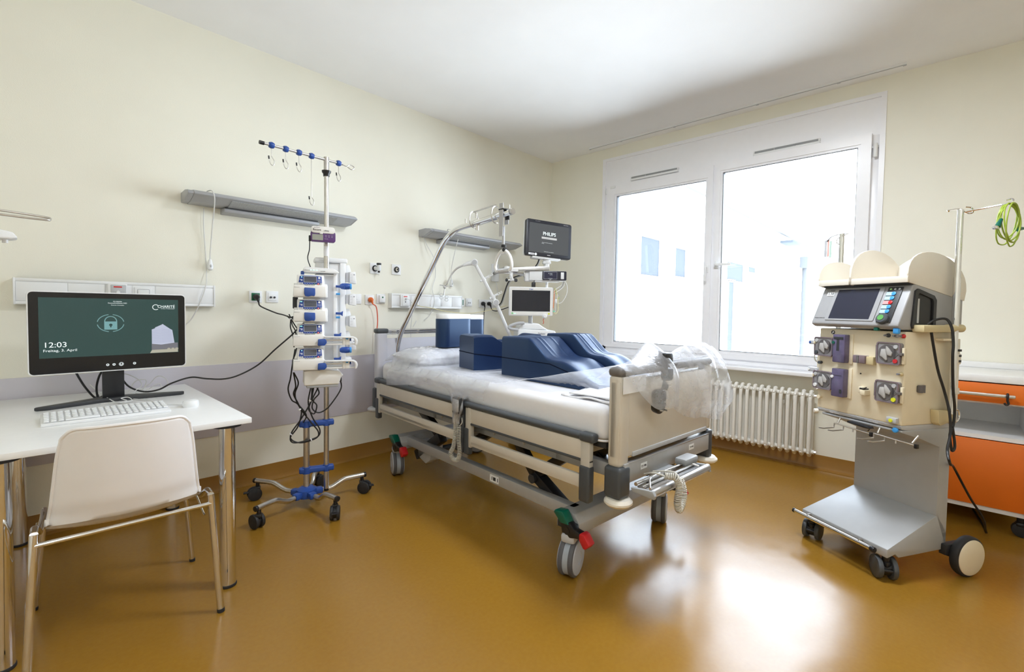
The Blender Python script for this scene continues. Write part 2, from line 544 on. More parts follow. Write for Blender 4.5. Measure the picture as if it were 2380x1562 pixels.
def film_mat(name, dens=0.35, wr=30.0, strength=0.6):
    """thin wrinkled polythene: see-through, milky and shiny"""
    m = bpy.data.materials.new(name); m.use_nodes = True
    nt = m.node_tree; nt.nodes.clear()
    o = nt.nodes.new('ShaderNodeOutputMaterial')
    t = nt.nodes.new('ShaderNodeBsdfTransparent'); t.inputs[0].default_value = (0.97, 0.97, 0.98, 1)
    g = nt.nodes.new('ShaderNodeBsdfGlossy'); g.inputs['Roughness'].default_value = 0.25; g.inputs[0].default_value = (0.95, 0.96, 1, 1)
    d = nt.nodes.new('ShaderNodeBsdfDiffuse'); d.inputs[0].default_value = (0.84, 0.85, 0.88, 1)
    tl = nt.nodes.new('ShaderNodeBsdfTranslucent'); tl.inputs[0].default_value = (0.93, 0.95, 0.98, 1)
    tc = nt.nodes.new('ShaderNodeTexCoord')
    mp = nt.nodes.new('ShaderNodeMapping'); mp.inputs['Scale'].default_value = (1, 0.35, 1); mp.inputs['Rotation'].default_value = (0.2, 0.1, 0.5)
    nt.links.new(tc.outputs['Object'], mp.inputs[0])
    n = nt.nodes.new('ShaderNodeTexNoise'); n.inputs['Scale'].default_value = wr; n.inputs['Detail'].default_value = 6; n.inputs['Distortion'].default_value = 0.3
    nt.links.new(mp.outputs[0], n.inputs['Vector'])
    bp = nt.nodes.new('ShaderNodeBump'); bp.inputs['Strength'].default_value = strength; bp.inputs['Distance'].default_value = 0.02
    nt.links.new(n.outputs['Fac'], bp.inputs['Height'])
    n.noise_type = 'RIDGED_MULTIFRACTAL' if False else 'FBM'
    n5 = nt.nodes.new('ShaderNodeTexNoise'); n5.noise_type = 'RIDGED_MULTIFRACTAL'; n5.inputs['Scale'].default_value = wr*0.55; n5.inputs['Detail'].default_value = 3; n5.inputs['Distortion'].default_value = 0.6
    nt.links.new(mp.outputs[0], n5.inputs['Vector'])
    bp2 = nt.nodes.new('ShaderNodeBump'); bp2.inputs['Strength'].default_value = strength; bp2.inputs['Distance'].default_value = 0.012
    nt.links.new(n5.outputs['Fac'], bp2.inputs['Height']); nt.links.new(bp.outputs[0], bp2.inputs['Normal'])
    bp = bp2
    for q in (g, d, tl): nt.links.new(bp.outputs[0], q.inputs['Normal'])
    m1 = nt.nodes.new('ShaderNodeMixShader'); m1.inputs[0].default_value = 0.62
    nt.links.new(d.outputs[0], m1.inputs[1]); nt.links.new(tl.outputs[0], m1.inputs[2])
    m2 = nt.nodes.new('ShaderNodeMixShader'); m2.inputs[0].default_value = 0.30
    nt.links.new(m1.outputs[0], m2.inputs[1]); nt.links.new(g.outputs[0], m2.inputs[2])
    mr = nt.nodes.new('ShaderNodeMapRange'); mr.inputs['From Min'].default_value = 0.35; mr.inputs['From Max'].default_value = 0.70
    mr.inputs['To Min'].default_value = dens*0.75; mr.inputs['To Max'].default_value = min(1, dens*1.35)
    nt.links.new(n.outputs['Fac'], mr.inputs[0])
    m3 = nt.nodes.new('ShaderNodeMixShader')
    nt.links.new(mr.outputs[0], m3.inputs[0]); nt.links.new(t.outputs[0], m3.inputs[1]); nt.links.new(m2.outputs[0], m3.inputs[2])
    nt.links.new(m3.outputs[0], o.inputs[0])
    return m
M['film'] = film_mat('wrinkled_polythene', 0.48, 14.0, 0.30)
M['film2'] = film_mat('crumpled_polythene', 0.38, 16.0, 0.45)
# ---------------------------------------------------------------- the room
H = 2.945
XW, YW = -5.7, -5.0           # far side and near side of the room
struct('floor', M['floor'], box(XW-0.3, 0.3, YW-0.3, 0.3, -0.2, 0))
struct('ceiling', M['ceiling'], box(XW-0.3, 0.3, YW-0.3, 0.3, H, H+0.2))
struct('wall_left', M['wall'], box(XW-0.3, 0.3, 0, 0.3, -0.1, H+0.1))
wy0, wy1, wz0, wz1 = -3.05, -0.72, 0.765, 2.82
struct('wall_right', M['wall'], box(0, 0.3, wy1, 0.0, -0.1, H+0.1), box(0, 0.3, YW-0.3, wy0, -0.1, H+0.1),
       box(0, 0.3, wy0, wy1, -0.1, wz0), box(0, 0.3, wy0, wy1, wz1, H+0.1))
struct('wall_back', M['wall'], box(XW-0.3, 0.3, YW-0.3, YW, -0.1, H+0.1))
struct('wall_front', M['wall'], box(XW-0.3, XW, YW-0.3, 0.3, -0.1, H+0.1))
struct('trim_1', M['band'], box(XW, -0.01, -0.005, 0.001, 0.372, 0.838, 0.001))
# linoleum turned up at the walls as a cove skirting
cv = [(0, 0.112), (-0.004, 0.112), (-0.005, 0.03), (-0.012, 0.012), (-0.03, 0.002), (-0.03, -0.01), (0, -0.01)]
struct('baseboard_left', M['cove'], prism(cv, 'x', XW, 0.0))
struct('baseboard_right', M['cove'], prism([(x, z) for x, z in cv], 'y', YW, 0.0))

# window
w = obj('window_1', None, M['pvc'],
        frame_shape([(-3.068, 0.77), (-0.702, 0.77), (-0.702, 2.835), (-3.068, 2.835)],
                    [(-3.035, 0.80), (-0.735, 0.80), (-0.735, 2.805), (-3.035, 2.805)], 'x', -0.012, 0.10),
        box(0.005, 0.11, -3.04, -0.73, 2.535, 2.81),
        box(-0.002, 0.10, -1.905, -1.850, 0.80, 2.54), box(0.004, 0.10, -3.04, -0.73, 0.79, 0.855, 0.004),
        box(0.004, 0.10, -0.775, -0.73, 0.80, 2.54, 0.004), box(0.004, 0.10, -3.04, -2.985, 0.80, 2.54, 0.004))
w['kind'] = 'structure'
def sash(y0, y1, z0, z1, gy0, gy1, gz0, gz1, tilt):
    e = bpy.data.objects.new('window_sash', None)
    COL.objects.link(e); e.parent = w
    e.location = (0, 0, z0)
    e.rotation_euler = (0, R(tilt), 0)
    def fr(o, i, a, b):
        return frame_shape([(o[0], o[2]-z0), (o[1], o[2]-z0), (o[1], o[3]-z0), (o[0], o[3]-z0)],
                           [(i[0], i[2]-z0), (i[1], i[2]-z0), (i[1], i[3]-z0), (i[0], i[3]-z0)], 'x', a, b)
    obj('sash_frame', e, M['pvc'], fr((y0, y1, z0, z1), (gy0-0.022, gy1+0.022, gz0-0.022, gz1+0.022), -0.012, 0.07),
        fr((gy0-0.03, gy1+0.03, gz0-0.03, gz1+0.03), (gy0-0.004, gy1+0.004, gz0-0.004, gz1+0.004), -0.004, 0.06))
    obj('gasket', e, M['dgrey'], fr((gy0-0.006, gy1+0.006, gz0-0.006, gz1+0.006), (gy0, gy1, gz0, gz1), 0.006, 0.05))
    obj('glass_pane', e, M['glass'], box(0.026, 0.030, gy0-0.003, gy1+0.003, gz0-z0-0.003, gz1-z0+0.003))
    return e
s1 = sash(-1.862, -0.762, 0.845, 2.545, -1.792, -0.873, 0.905, 2.422, 0)
s2 = sash(-2.992, -1.892, 0.815, 2.548, -2.908, -1.955, 0.885, 2.456, -1.0)
obj('handle', s1, M['white'], box(-0.02, -0.01, -1.842, -1.812, 0.74, 0.81, 0.004), cyl((-0.01, -1.827, 0.785), (-0.045, -1.827, 0.785), 0.009),
    box(-0.055, -0.04, -1.838, -1.816, 0.66, 0.80, 0.006))
obj('handle', s2, M['white'], box(-0.02, -0.01, -1.935, -1.905, 0.80, 0.87, 0.004), cyl((-0.01, -1.92, 0.835), (-0.045, -1.92, 0.835), 0.009),
    box(-0.057, -0.042, -2.05, -1.91, 0.824, 0.846, 0.006))
for (a, b, z) in ((-1.536, -1.034, 2.575), (-2.669, -2.189, 2.575)):
    v = obj('window_vent', w, M['white'], box(-0.022, 0.008, a, b, z-0.022, z-0.002, 0.005), box(-0.016, 0.008, a, b, z-0.004, z+0.02, 0.005),
            *[box(-0.019, 0.0, a+k*(b-a)/3-0.004, a+k*(b-a)/3+0.004, z-0.01, z+0.018) for k in (1, 2)])
    obj('grille', v, M['grey'], box(-0.019, -0.01, a+0.012, b-0.012, z-0.001, z+0.014), *[box(-0.0205, -0.018, a+0.014, b-0.014, z+k*0.004, z+k*0.004+0.0015) for k in range(4)])
obj('hinge', w, M['white'], cyl((-0.028, -3.015, 2.37), (-0.028, -3.015, 2.47), 0.013, bev=0.003), box(-0.02, 0.0, -3.03, -2.97, 2.44, 2.455))
obj('hinge', w, M['white'], cyl((-0.02, -0.757, 2.46), (-0.02, -0.757, 2.52), 0.008, bev=0.002), box(-0.018, 0.0, -0.86, -0.80, 2.51, 2.535, 0.003))
struct('window_sill', M['white_paint'], box(-0.165, 0.02, -3.10, -0.675, 0.738, 0.768, 0.004))

# curtain track under the ceiling
ct = thing('curtain_rail', 'thin white curtain track fixed to the ceiling above the window', 'curtain rail', (-0.14, -1.895, H))
obj('track', ct, M['white'], box(-0.010, 0.010, -1.28, 1.28, -0.014, 0.0), flat=True)
obj('slot', ct, M['grey'], box(-0.003, 0.003, -1.28, 1.28, -0.0155, -0.0135), flat=True)
for y in (-1.27, -0.9, -0.35, 0.35, 0.9, 1.27): obj('clip', ct, M['lgrey'], cbox(-0.004, y, -0.018, 0.008, 0.02, 0.010, 0.002))

# the building opposite, out in the daylight
nb = thing('outside_building', 'white rendered wing of the building running away outside the window', 'building', (0.6, 1.5, -3.0))
obj('wall', nb, M['facade'], box(0, 24, 0, 4.0, -1.0, 7.39))
obj('roof_edge', nb, M['roofline'], box(-0.05, 24.05, -0.06, 4.0, 7.39, 7.43))
for (a, b, c, d) in ((4.35, 5.27, 5.03, 5.87), (6.10, 6.74, 5.10, 5.80), (9.75, 11.3, 5.22, 5.78), (11.8, 12.6, 5.60, 5.78), (9.95, 10.45, 2.85, 5.2)):
    f = obj('window', nb, M['facade'], frame_shape([(a-0.07, c-0.05), (b+0.07, c-0.05), (b+0.07, d+0.05), (a-0.07, d+0.05)], [(a, c), (b, c), (b, d), (a, d)], 'y', -0.05, 0.02))
    obj('pane', f, M['facwin'], box(a, b, -0.02, 0.0, c, d))
obj('facade_lamp', nb, M['facwin'], box(15.6, 16.9, -0.5, -0.05, 6.98, 7.08, 0.02))
obj('rain_hopper', nb, M['roofline'], box(19.3, 20.0, -0.3, 0.0, 6.3, 6.8, 0.03))
obj('drainpipe', nb, M['roofline'], cyl((19.7, -0.12, 0), (19.7, -0.12, 6.3), 0.09))

# ---------------------------------------------------------------- radiator
rad = thing('radiator', 'cream tubular column radiator under the window behind the bed', 'radiator', (-0.12, -2.15, 0))
ny = 24
y0r, y1r = -0.545, 0.60
for k in range(ny):
    y = y0r+(y1r-y0r)*k/(ny-1)
    sh = []
    for dx in (-0.045, 0.045):
        sh.append(tube(round_path([(dx*0.1, y, 0.125), (dx, y, 0.155), (dx, y, 0.585), (dx*0.1, y, 0.625)], 0.03, 4), 0.0135, 9))
    sh.append(ell((0, y, 0.152), 0.058, 0.019, 0.024, 10, 8))
    sh.append(ell((0, y, 0.595), 0.058, 0.019, 0.024, 10, 8))
    obj('radiator_column', rad, M['radiator'], *sh)
obj('header_pipe', rad, M['radiator'], cyl((0, y0r-0.03, 0.155), (0, y1r, 0.155), 0.017), cyl((0, y0r-0.02, 0.592), (0, y1r, 0.592), 0.017))
obj('end_plug', rad, M['steel'], cyl((0, y0r-0.045, 0.155), (0, y0r-0.02, 0.155), 0.012, seg=6), cyl((0, y0r-0.035, 0.592), (0, y0r-0.015, 0.592), 0.010, seg=6))
obj('bracket', rad, M['radiator'], box(0.02, 0.114, -0.36, -0.34, 0.50, 0.53))

# ---------------------------------------------------------------- bed-head lamps
def bedlamp(name_lab, x0, x1, ux0, ux1, z):
    t = thing('wall_lamp', name_lab, 'lamp', ((x0+x1)/2, 0, z), group='bed-head lamps')
    a, b = x0-(x0+x1)/2, x1-(x0+x1)/2
    c, d = ux0-(x0+x1)/2, ux1-(x0+x1)/2
    prof = [(0.0, 0.035), (-0.10, 0.040), (-0.165, 0.030), (-0.190, 0.012), (-0.188, 0.004), (-0.09, -0.028), (0.0, -0.032)]
    obj('housing', t, M['lamp'], prism(prof, 'x', a+0.03, b-0.015, 0.004))
    for s, e in ((a, a+0.032), (b, b-0.017)):
        obj('end_cap', t, M['lamp'], prism([(y*0.96, zz*0.92) for y, zz in prof], 'x', s, e, 0.008, 3))
    obj('louvre', t, M['lampgrid'], xf(box(c+0.02, d+0.10, -0.045, 0.045, -0.002, 0.003), Matrix.Translation((0, -0.130, -0.0165)) @ Matrix.Rotation(R(-18), 4, 'X')))
    obj('reading_light', t, M['lamp'], prism([(0, -0.034), (-0.085, -0.036), (-0.095, -0.046), (-0.09, -0.062), (0, -0.068)], 'x', c, d, 0.003))
    obj('dark_gap', t, M['dgrey'], box(c+0.01, d-0.01, -0.09, 0, -0.037, -0.029))
    return t
bedlamp('long grey bed-head lamp on the wall behind the infusion stand', -3.62, -2.553, -3.41, -2.805, 1.875)
bedlamp('long grey bed-head lamp on the wall above the bed', -1.875, -0.70, -1.68, -1.085, 1.885)

def pendant(label, paths, pear, loc):
    t = thing('pull_cord', label, 'cord', loc)
    L = Vector(loc)
    for p in paths:
        obj('cord', t, M['wcord'], cable([Vector(q)-L for q in p], 0.0032))
    if pear:
        q = Vector(pear)-L
        obj('pear_switch', t, M['white'], lathe([(0.004, 0.0), (0.009, 0.006), (0.015, 0.03), (0.018, 0.05), (0.015, 0.066), (0.006, 0.073)], q, (0, 0, -1), 16))
        obj('button', t, M['lgrey'], ell(q+Vector((0, -0.016, -0.045)), 0.006, 0.004, 0.010, 10, 8))
    return t
pendant('white cord with a pear switch hanging from the lamp over the desk',
        [[(-3.50, 0.0, 1.915), (-3.50, -0.10, 1.925), (-3.50, -0.20, 1.905), (-3.488, -0.19, 1.85), (-3.48, -0.10, 1.70), (-3.476, -0.035, 1.56), (-3.476, -0.03, 1.515)],
         [(-3.505, -0.02, 1.83), (-3.507, -0.02, 1.73), (-3.501, -0.015, 1.626), (-3.493, -0.015, 1.451), (-3.505, -0.06, 1.355), (-3.528, -0.068, 1.274), (-3.557, -0.05, 1.187), (-3.589, -0.02, 1.118), (-3.66, -0.015, 1.05), (-3.75, -0.015, 0.97)]],
        (-3.476, -0.03, 1.515), (-3.50, 0, 1.90))
pendant('thin white cord hanging from the bed lamp and looping past the wall trunking',
        [[(-1.836, -0.02, 1.86), (-1.80, -0.03, 1.78), (-1.744, -0.05, 1.676), (-1.708, -0.03, 1.524), (-1.748, -0.04, 1.405), (-1.746, -0.07, 1.288), (-1.777, -0.05, 1.171), (-1.833, -0.03, 1.113)],
         [(-1.55, -0.0, 1.92), (-1.62, -0.10, 1.945), (-1.60, -0.19, 1.90)],
         [(-1.93, -0.012, 1.06), (-1.90, -0.012, 1.11)]], None, (-1.80, 0, 1.88))
pendant('white cord with a pear switch hanging beside the ventilator hose arm',
        [[(-1.545, -0.15, 1.86), (-1.54, -0.10, 1.75), (-1.53, -0.04, 1.60), (-1.522, -0.03, 1.50)]], (-1.522, -0.03, 1.50), (-1.53, 0, 1.88))

# ---------------------------------------------------------------- wall trunking
def trunk(label, x0, x1, z0, z1, joints, endw):
    t = thing('wall_trunking', label, 'trunking', ((x0+x1)/2, 0, (z0+z1)/2), group='white service trunkings')
    a, b = x0-(x0+x1)/2, x1-(x0+x1)/2
    h = (z1-z0)/2
    obj('channel', t, M['white'], box(a, b, -0.048, 0, -h, h, 0.002), box(a, b, -0.053, 0, h-0.016, h, 0.003), box(a, b, -0.053, 0, -h, -h+0.016, 0.003))
    js = [a]+[j-(x0+x1)/2 for j in joints]+[b]
    for p, q in zip(js[:-1], js[1:]):
        obj('cover_plate', t, M['white'], box(p+0.002, q-0.002, -0.052, -0.04, -h+0.018, h-0.018, 0.001))
    for x in (a-0.003, b+0.003):
        obj('end_cap', t, M['white'], box(x-0.004, x+0.004, -0.055, 0, -h-0.001, h+0.001, 0.001))
    return t
trunk('long white service trunking on the wall behind the desk monitor', -4.32, -3.463, 1.214, 1.346, (-4.13, -3.98, -3.865, -3.76), 0)
trunk('white service trunking on the wall behind the bed', -2.17, -1.41, 1.222, 1.345, (-2.08, -1.98, -1.9, -1.66, -1.53), 0)

def plate(name, label, cat, x, z, y=0.0, s=0.080, group=None):
    t = thing(name, label, cat, (x, y, z), group=group)
    obj('cover_plate', t, M['white'], box(-s/2, s/2, -0.010, 0, -s/2, s/2, 0.003))
    return t
def schuko(t, m):
    obj('insert', t, m, box(-0.026, 0.026, -0.013, -0.008, -0.026, 0.026, 0.004))
    obj('socket_well', t, M['lgrey'] if m is not M['sgreen'] else M['green'], frame_shape([(0.021*math.cos(2*PI*k/24), 0.021*math.sin(2*PI*k/24)) for k in range(24)],
        [(0.018*math.cos(2*PI*k/24), 0.018*math.sin(2*PI*k/24)) for k in range(24)], 'y', -0.015, -0.012))
def plug(label, loc, m, cablem, pts, cat='plug'):
    L = Vector(loc)
    t = thing('power_plug', label, cat, loc)
    obj('plug_body', t, m, lathe([(0.019, 0.0), (0.021, 0.012), (0.020, 0.022), (0.012, 0.036), (0.008, 0.04)], (0, 0, 0), (0, -1, 0), 20), tube([(0, -0.025, 0), (0.004, -0.03, -0.02), (0.008, -0.03, -0.035)], [0.012, 0.009, 0.0055], 10))
    obj('power_cable', t, cablem, cable([(0.008, -0.03, -0.033)]+[Vector(q)-L for q in pts], 0.0045))
    return t
t = plate('wall_socket', 'green power socket in a white frame beside the twin antenna outlet', 'socket', -3.206, 1.284)
schuko(t, M['sgreen'])
t = plate('antenna_socket', 'white twin antenna outlet left of the infusion stand', 'socket', -3.099, 1.287)
obj('insert', t, M['white'], box(-0.027, 0.027, -0.014, -0.008, -0.027, 0.027, 0.002))
for x in (-0.012, 0.012): obj('jack', t, M['dgrey'], cyl((x, -0.013, -0.004), (x, -0.019, -0.004), 0.007))
plug('black plug in the green socket with its cable running to the infusion stand', (-3.206, -0.013, 1.282), M['black'], M['cable'],
     [(-3.204, -0.1, 1.22), (-3.154, -0.22, 1.179), (-3.135, -0.30, 1.167), (-3.14, -0.42, 1.155), (-3.16, -0.52, 1.155)])
t = plate('wall_plate', 'blank white outlet plate left of the orange plug', 'wall plate', -2.466, 1.289)
obj('insert', t, M['white'], box(-0.027, 0.027, -0.013, -0.008, -0.027, 0.027, 0.002)); obj('screw', t, M['lgrey'], cyl((0, -0.012, -0.002), (0, -0.0145, -0.002), 0.002))
t = plate('wall_socket', 'white socket holding the orange plug', 'socket', -2.353, 1.285); schuko(t, M['white'])
plug('orange plug whose red cord drops behind the bed', (-2.353, -0.013, 1.285), M['oplug'], M['redcord'],
     [(-2.322, -0.06, 1.222), (-2.305, -0.05, 1.117), (-2.311, -0.05, 1.035), (-2.315, -0.05, 0.9)])
t = plate('room_sensor', 'small white switch box with a green dot beside the bed trunking', 'switch', -2.251, 1.296)
obj('insert', t, M['white'], box(-0.022, 0.03, -0.03, -0.008, -0.03, 0.028, 0.004)); obj('indicator_dot', t, M['sgreen'], cyl((0.004, -0.029, 0.012), (0.004, -0.033, 0.012), 0.0065))
t = plate('gas_outlet', 'square gas outlet with a chrome and black connector plugged in', 'gas outlet', -2.308, 1.543, s=0.088)
obj('outlet_ring', t, M['black'], lathe([(0.024, 0), (0.026, 0.006), (0.022, 0.009), (0.018, 0.009)], (0, -0.009, 0), (0, -1, 0)))
obj('outlet_core', t, M['chrome'], cyl((0, -0.009, 0), (0, -0.032, 0), 0.018, bev=0.003))
obj('connector', t, M['clear'], cyl((0.0, -0.03, 0), (0.005, -0.06, 0), 0.013), cyl((0.008, -0.058, -0.022), (0.008, -0.058, 0.028), 0.0155, bev=0.003))
obj('connector_cap', t, M['black'], cyl((0.008, -0.058, 0.026), (0.008, -0.058, 0.042), 0.019, bev=0.002), cyl((0.008, -0.058, -0.036), (0.008, -0.058, -0.02), 0.009))
obj('nipple', t, M['steel'], cyl((0.008, -0.058, -0.06), (0.008, -0.058, -0.036), 0.0015))
t = plate('gas_outlet', 'square gas outlet with an empty black and chrome ring', 'gas outlet', -2.104, 1.548, s=0.088)
obj('outlet_ring', t, M['black'], lathe([(0.024, 0), (0.026, 0.006), (0.022, 0.011), (0.017, 0.011)], (0, -0.009, 0), (0, -1, 0)))
obj('outlet_core', t, M['chrome'], lathe([(0.017, 0), (0.017, 0.014), (0.010, 0.015)], (0, -0.009, 0), (0, -1, 0)))
obj('outlet_bore', t, M['black'], cyl((0, -0.02, 0), (0, -0.0255, 0), 0.006))
t = plate('wall_socket', 'green socket half hidden at the right end of the bed trunking', 'socket', -1.378, 1.284); schuko(t, M['sgreen'])
t = plate('antenna_socket', 'white twin antenna outlet right of the bed trunking', 'socket', -1.280, 1.286)
obj('insert', t, M['white'], box(-0.027, 0.027, -0.014, -0.008, -0.027, 0.027, 0.002))
for x in (-0.010, 0.010): obj('jack', t, M['dgrey'], frame_shape([(x+0.0065*math.cos(2*PI*k/16), -0.004+0.0065*math.sin(2*PI*k/16)) for k in range(16)], [(x+0.004*math.cos(2*PI*k/16), -0.004+0.004*math.sin(2*PI*k/16)) for k in range(16)], 'y', -0.016, -0.013))
t = thing('triple_socket', 'row of three white sockets on the wall behind the ventilator arm', 'socket', (-1.02, 0, 1.278))
obj('cover_plate', t, M['white'], box(-0.125, 0.125, -0.010, 0, -0.041, 0.041, 0.003))
for x in (-0.083, 0, 0.083): obj('socket_insert', t, M['white'], box(x-0.027, x+0.027, -0.013, -0.008, -0.027, 0.027, 0.003))
plug('black plug with its cable hanging straight down behind the cushions', (-1.104, -0.013, 1.277), M['black'], M['cable'], [(-1.10, -0.035, 1.18), (-1.102, -0.03, 1.0), (-1.10, -0.03, 0.86)])
plug('black plug with its cable curving to the ventilator arm', (-1.02, -0.013, 1.278), M['black'], M['cable'], [(-1.0, -0.05, 1.215), (-0.965, -0.08, 1.205), (-0.93, -0.12, 1.22), (-0.90, -0.2, 1.25)])

# devices on the trunkings
def callbox(label, x, z, lead):
    t = thing('nurse_call', label, 'call socket', (x, -0.052, z), group='nurse call sockets')
    obj('housing', t, M['white'], box(-0.042, 0.042, -0.022, 0, -0.052, 0.052, 0.006))
    obj('face', t, M['lgrey'] if lead is None else M['white'], box(-0.03, 0.036, -0.027, -0.018, -0.046, 0.046, 0.006))
    obj('red_bar', t, M['red_screen'], box(-0.018, 0.018, -0.029, -0.025, 0.030, 0.037, 0.001))
    obj('plug_hole', t, M['greyink'], cyl((0, -0.026, -0.012), (0, -0.028, -0.012), 0.006))
    if lead:
        obj('call_cord', t, M['wcord'], cable([(0.0, -0.028, 0.014)]+[Vector(q)-Vector((x, -0.052, z)) for q in lead], 0.0028))
        obj('cord_plug', t, M['lgrey'], cyl((0, -0.026, 0.014), (0, -0.045, 0.012), 0.006))
    else:
        obj('cord_plug', t, M['white'], cyl((0, -0.026, 0.006), (0, -0.045, 0.004), 0.008))
callbox('nurse call socket with a red bar behind the desk monitor', -3.93, 1.283, None)
callbox('nurse call socket with a red bar on the bed trunking', -2.058, 1.286, [(-2.04, -0.105, 1.295), (-2.01, -0.11, 1.26), (-1.995, -0.09, 1.19), (-1.99, -0.06, 1.05), (-1.985, -0.06, 0.9)])
t = thing('switch_plate', 'white switch in the trunking behind the desk monitor', 'switch', (-3.815, -0.052, 1.28))
obj('cover_plate', t, M['white'], box(-0.04, 0.04, -0.008, 0, -0.04, 0.04, 0.003)); obj('rocker', t, M['white'], box(-0.026, 0.026, -0.014, -0.006, -0.026, 0.026, 0.004)); obj('frame_line', t, M['greyink'], frame_shape(rrect(-0.028, 0.028, -0.028, 0.028, 0.004), rrect(-0.0265, 0.0265, -0.0265, 0.0265, 0.004), 'y', -0.0086, -0.006))
t = thing('data_socket', 'white data outlet with a yellow cable plugged in on the bed trunking', 'socket', (-1.948, -0.052, 1.283))
obj('cover_plate', t, M['white'], box(-0.04, 0.04, -0.008, 0, -0.042, 0.042, 0.003)); obj('outlet_lid', t, M['white'], prism([(-0.008, -0.02), (-0.02, -0.022), (-0.008, 0.022)], 'x', -0.026, 0.026, 0.001))
obj('port', t, M['black'], box(-0.018, 0.012, -0.018, -0.006, -0.026, -0.016)); obj('cable_plug', t, M['ycord'], box(-0.006, 0.008, -0.032, -0.010, -0.034, -0.022, 0.002))
t = thing('network_cable', 'pale yellow cable sagging along the wall above the cushions', 'cable', (-1.95, -0.08, 1.255))
obj('cord', t, M['ycord'], cable([Vector(q)-Vector((-1.95, -0.08, 1.255)) for q in [(-1.948, -0.085, 1.254), (-1.90, -0.085, 1.237), (-1.8, -0.08, 1.228), (-1.613, -0.08, 1.196), (-1.35, -0.08, 1.180), (-1.132, -0.1, 1.205), (-1.0, -0.12, 1.235), (-0.95, -0.2, 1.26)]], 0.0028))
# ---------------------------------------------------------------- desk
dk = thing('desk', 'white laminate desk on thick chrome legs against the left wall', 'desk', (-4.05, -0.63, 0))
obj('tabletop', dk, M['desk'], box(-0.49, 0.435, -0.61, 0.60, 0.712, 0.735, 0.0015))
for x, y in ((0.352, -0.56), (-0.31, -0.56), (0.352, 0.53), (-0.275, 0.555)):
    l = obj('leg', dk, M['chrome'], cyl((x, y, 0.012), (x, y, 0.705), 0.031, seg=32))
    obj('foot_cap', l, M['rubber'], cyl((x, y, 0), (x, y, 0.014), 0.033, seg=32, bev=0.003))
    obj('mounting_plate', l, M['black'], cyl((x, y, 0.703), (x, y, 0.7115), 0.055, seg=32))

# ---------------------------------------------------------------- chair
ch = thing('chair', 'white plastic shell chair on chrome legs pushed under the desk', 'chair', (-4.03, -1.10, 0), -2)
def shell(u, v):
    # v: 0 front edge of the seat -> 1 top of the backrest, u: across
    path = [(0.20, 0.445), (0.17, 0.452), (0.05, 0.435), (-0.08, 0.428), (-0.165, 0.438), (-0.215, 0.475), (-0.235, 0.54), (-0.250, 0.64), (-0.262, 0.73), (-0.272, 0.80)]
    n = len(path)-1
    t = v*n
    i = min(int(t), n-1)
    f = t-i
    p = Vector((0, *path[i])).lerp(Vector((0, *path[i+1])), f)
    wdt = [0.205, 0.21, 0.215, 0.218, 0.218, 0.215, 0.205, 0.195, 0.186, 0.176][i]*(1-f)+[0.205, 0.21, 0.215, 0.218, 0.218, 0.215, 0.205, 0.195, 0.186, 0.176][min(i+1, n)]*f
    s = u*2-1
    x = wdt*s
    cr = abs(s)**2.2
    if v < 0.55: p.z += 0.030*cr*(0.6+0.4*v)
    else: p.z += 0.0
    if v > 0.4: p.y += 0.055*cr*min(1, (v-0.4)/0.2)
    if v > 0.85:                       # rounded top corners
        e = (v-0.85)/0.15
        if abs(s) > 0.8: p.z -= 0.028*e*((abs(s)-0.8)/0.2)**2
    if v > 0.5: p.z += 0.012*(1-s*s)*(v-0.5)
    return (x, p.y, p.z)
obj('seat_shell', ch, M['chair'], grid(shell, 26, 45), thick=0.006, angle=60)
rim = [shell(0, 0.47+0.53*k/30) for k in range(31)]+[shell(k/20, 1) for k in range(1, 20)]+[shell(1, 1-0.53*k/30) for k in range(31)]
obj('rolled_rim', ch, M['chair'], tube(smooth_path(rim, 2), 0.0062, 8))
TU = 0.0105
for s in (-1, 1):
    leg = [(s*0.262, -0.235, 0.0), (s*0.235, -0.195, 0.46)]
    obj('leg', ch, M['chrome'], tube([(s*0.268, -0.255, 0.012), (s*0.245, -0.215, 0.47)], TU+0.002, 14), tube(round_path([(s*0.245, -0.215, 0.47), (s*0.245, -0.16, 0.475), (s*0.236, -0.10, 0.435)], 0.02), TU, 14))
    obj('leg', ch, M['chrome'], tube(round_path([(s*0.262, 0.255, 0.012), (s*0.225, 0.20, 0.425), (s*0.228, 0.05, 0.425), (s*0.236, -0.10, 0.435)], 0.05), TU, 14))
    obj('foot_cap', ch, M['rubber'], cyl((s*0.269, -0.256, 0), (s*0.268, -0.255, 0.014), 0.0135))
    obj('foot_cap', ch, M['rubber'], cyl((s*0.263, 0.256, 0), (s*0.262, 0.255, 0.014), 0.012))
    obj('side_brace', ch, M['chrome'], tube(round_path([(s*0.247, -0.20, 0.45), (s*0.252, -0.08, 0.33), (s*0.245, 0.10, 0.40)], 0.03), 0.0035, 8))
obj('cross_tube', ch, M['chrome'], tube([(-0.247, -0.222, 0.435), (0.247, -0.222, 0.435)], 0.0085, 12))
obj('cross_tube', ch, M['chrome'], tube([(-0.23, 0.12, 0.42), (0.23, 0.12, 0.42)], 0.0085, 12))

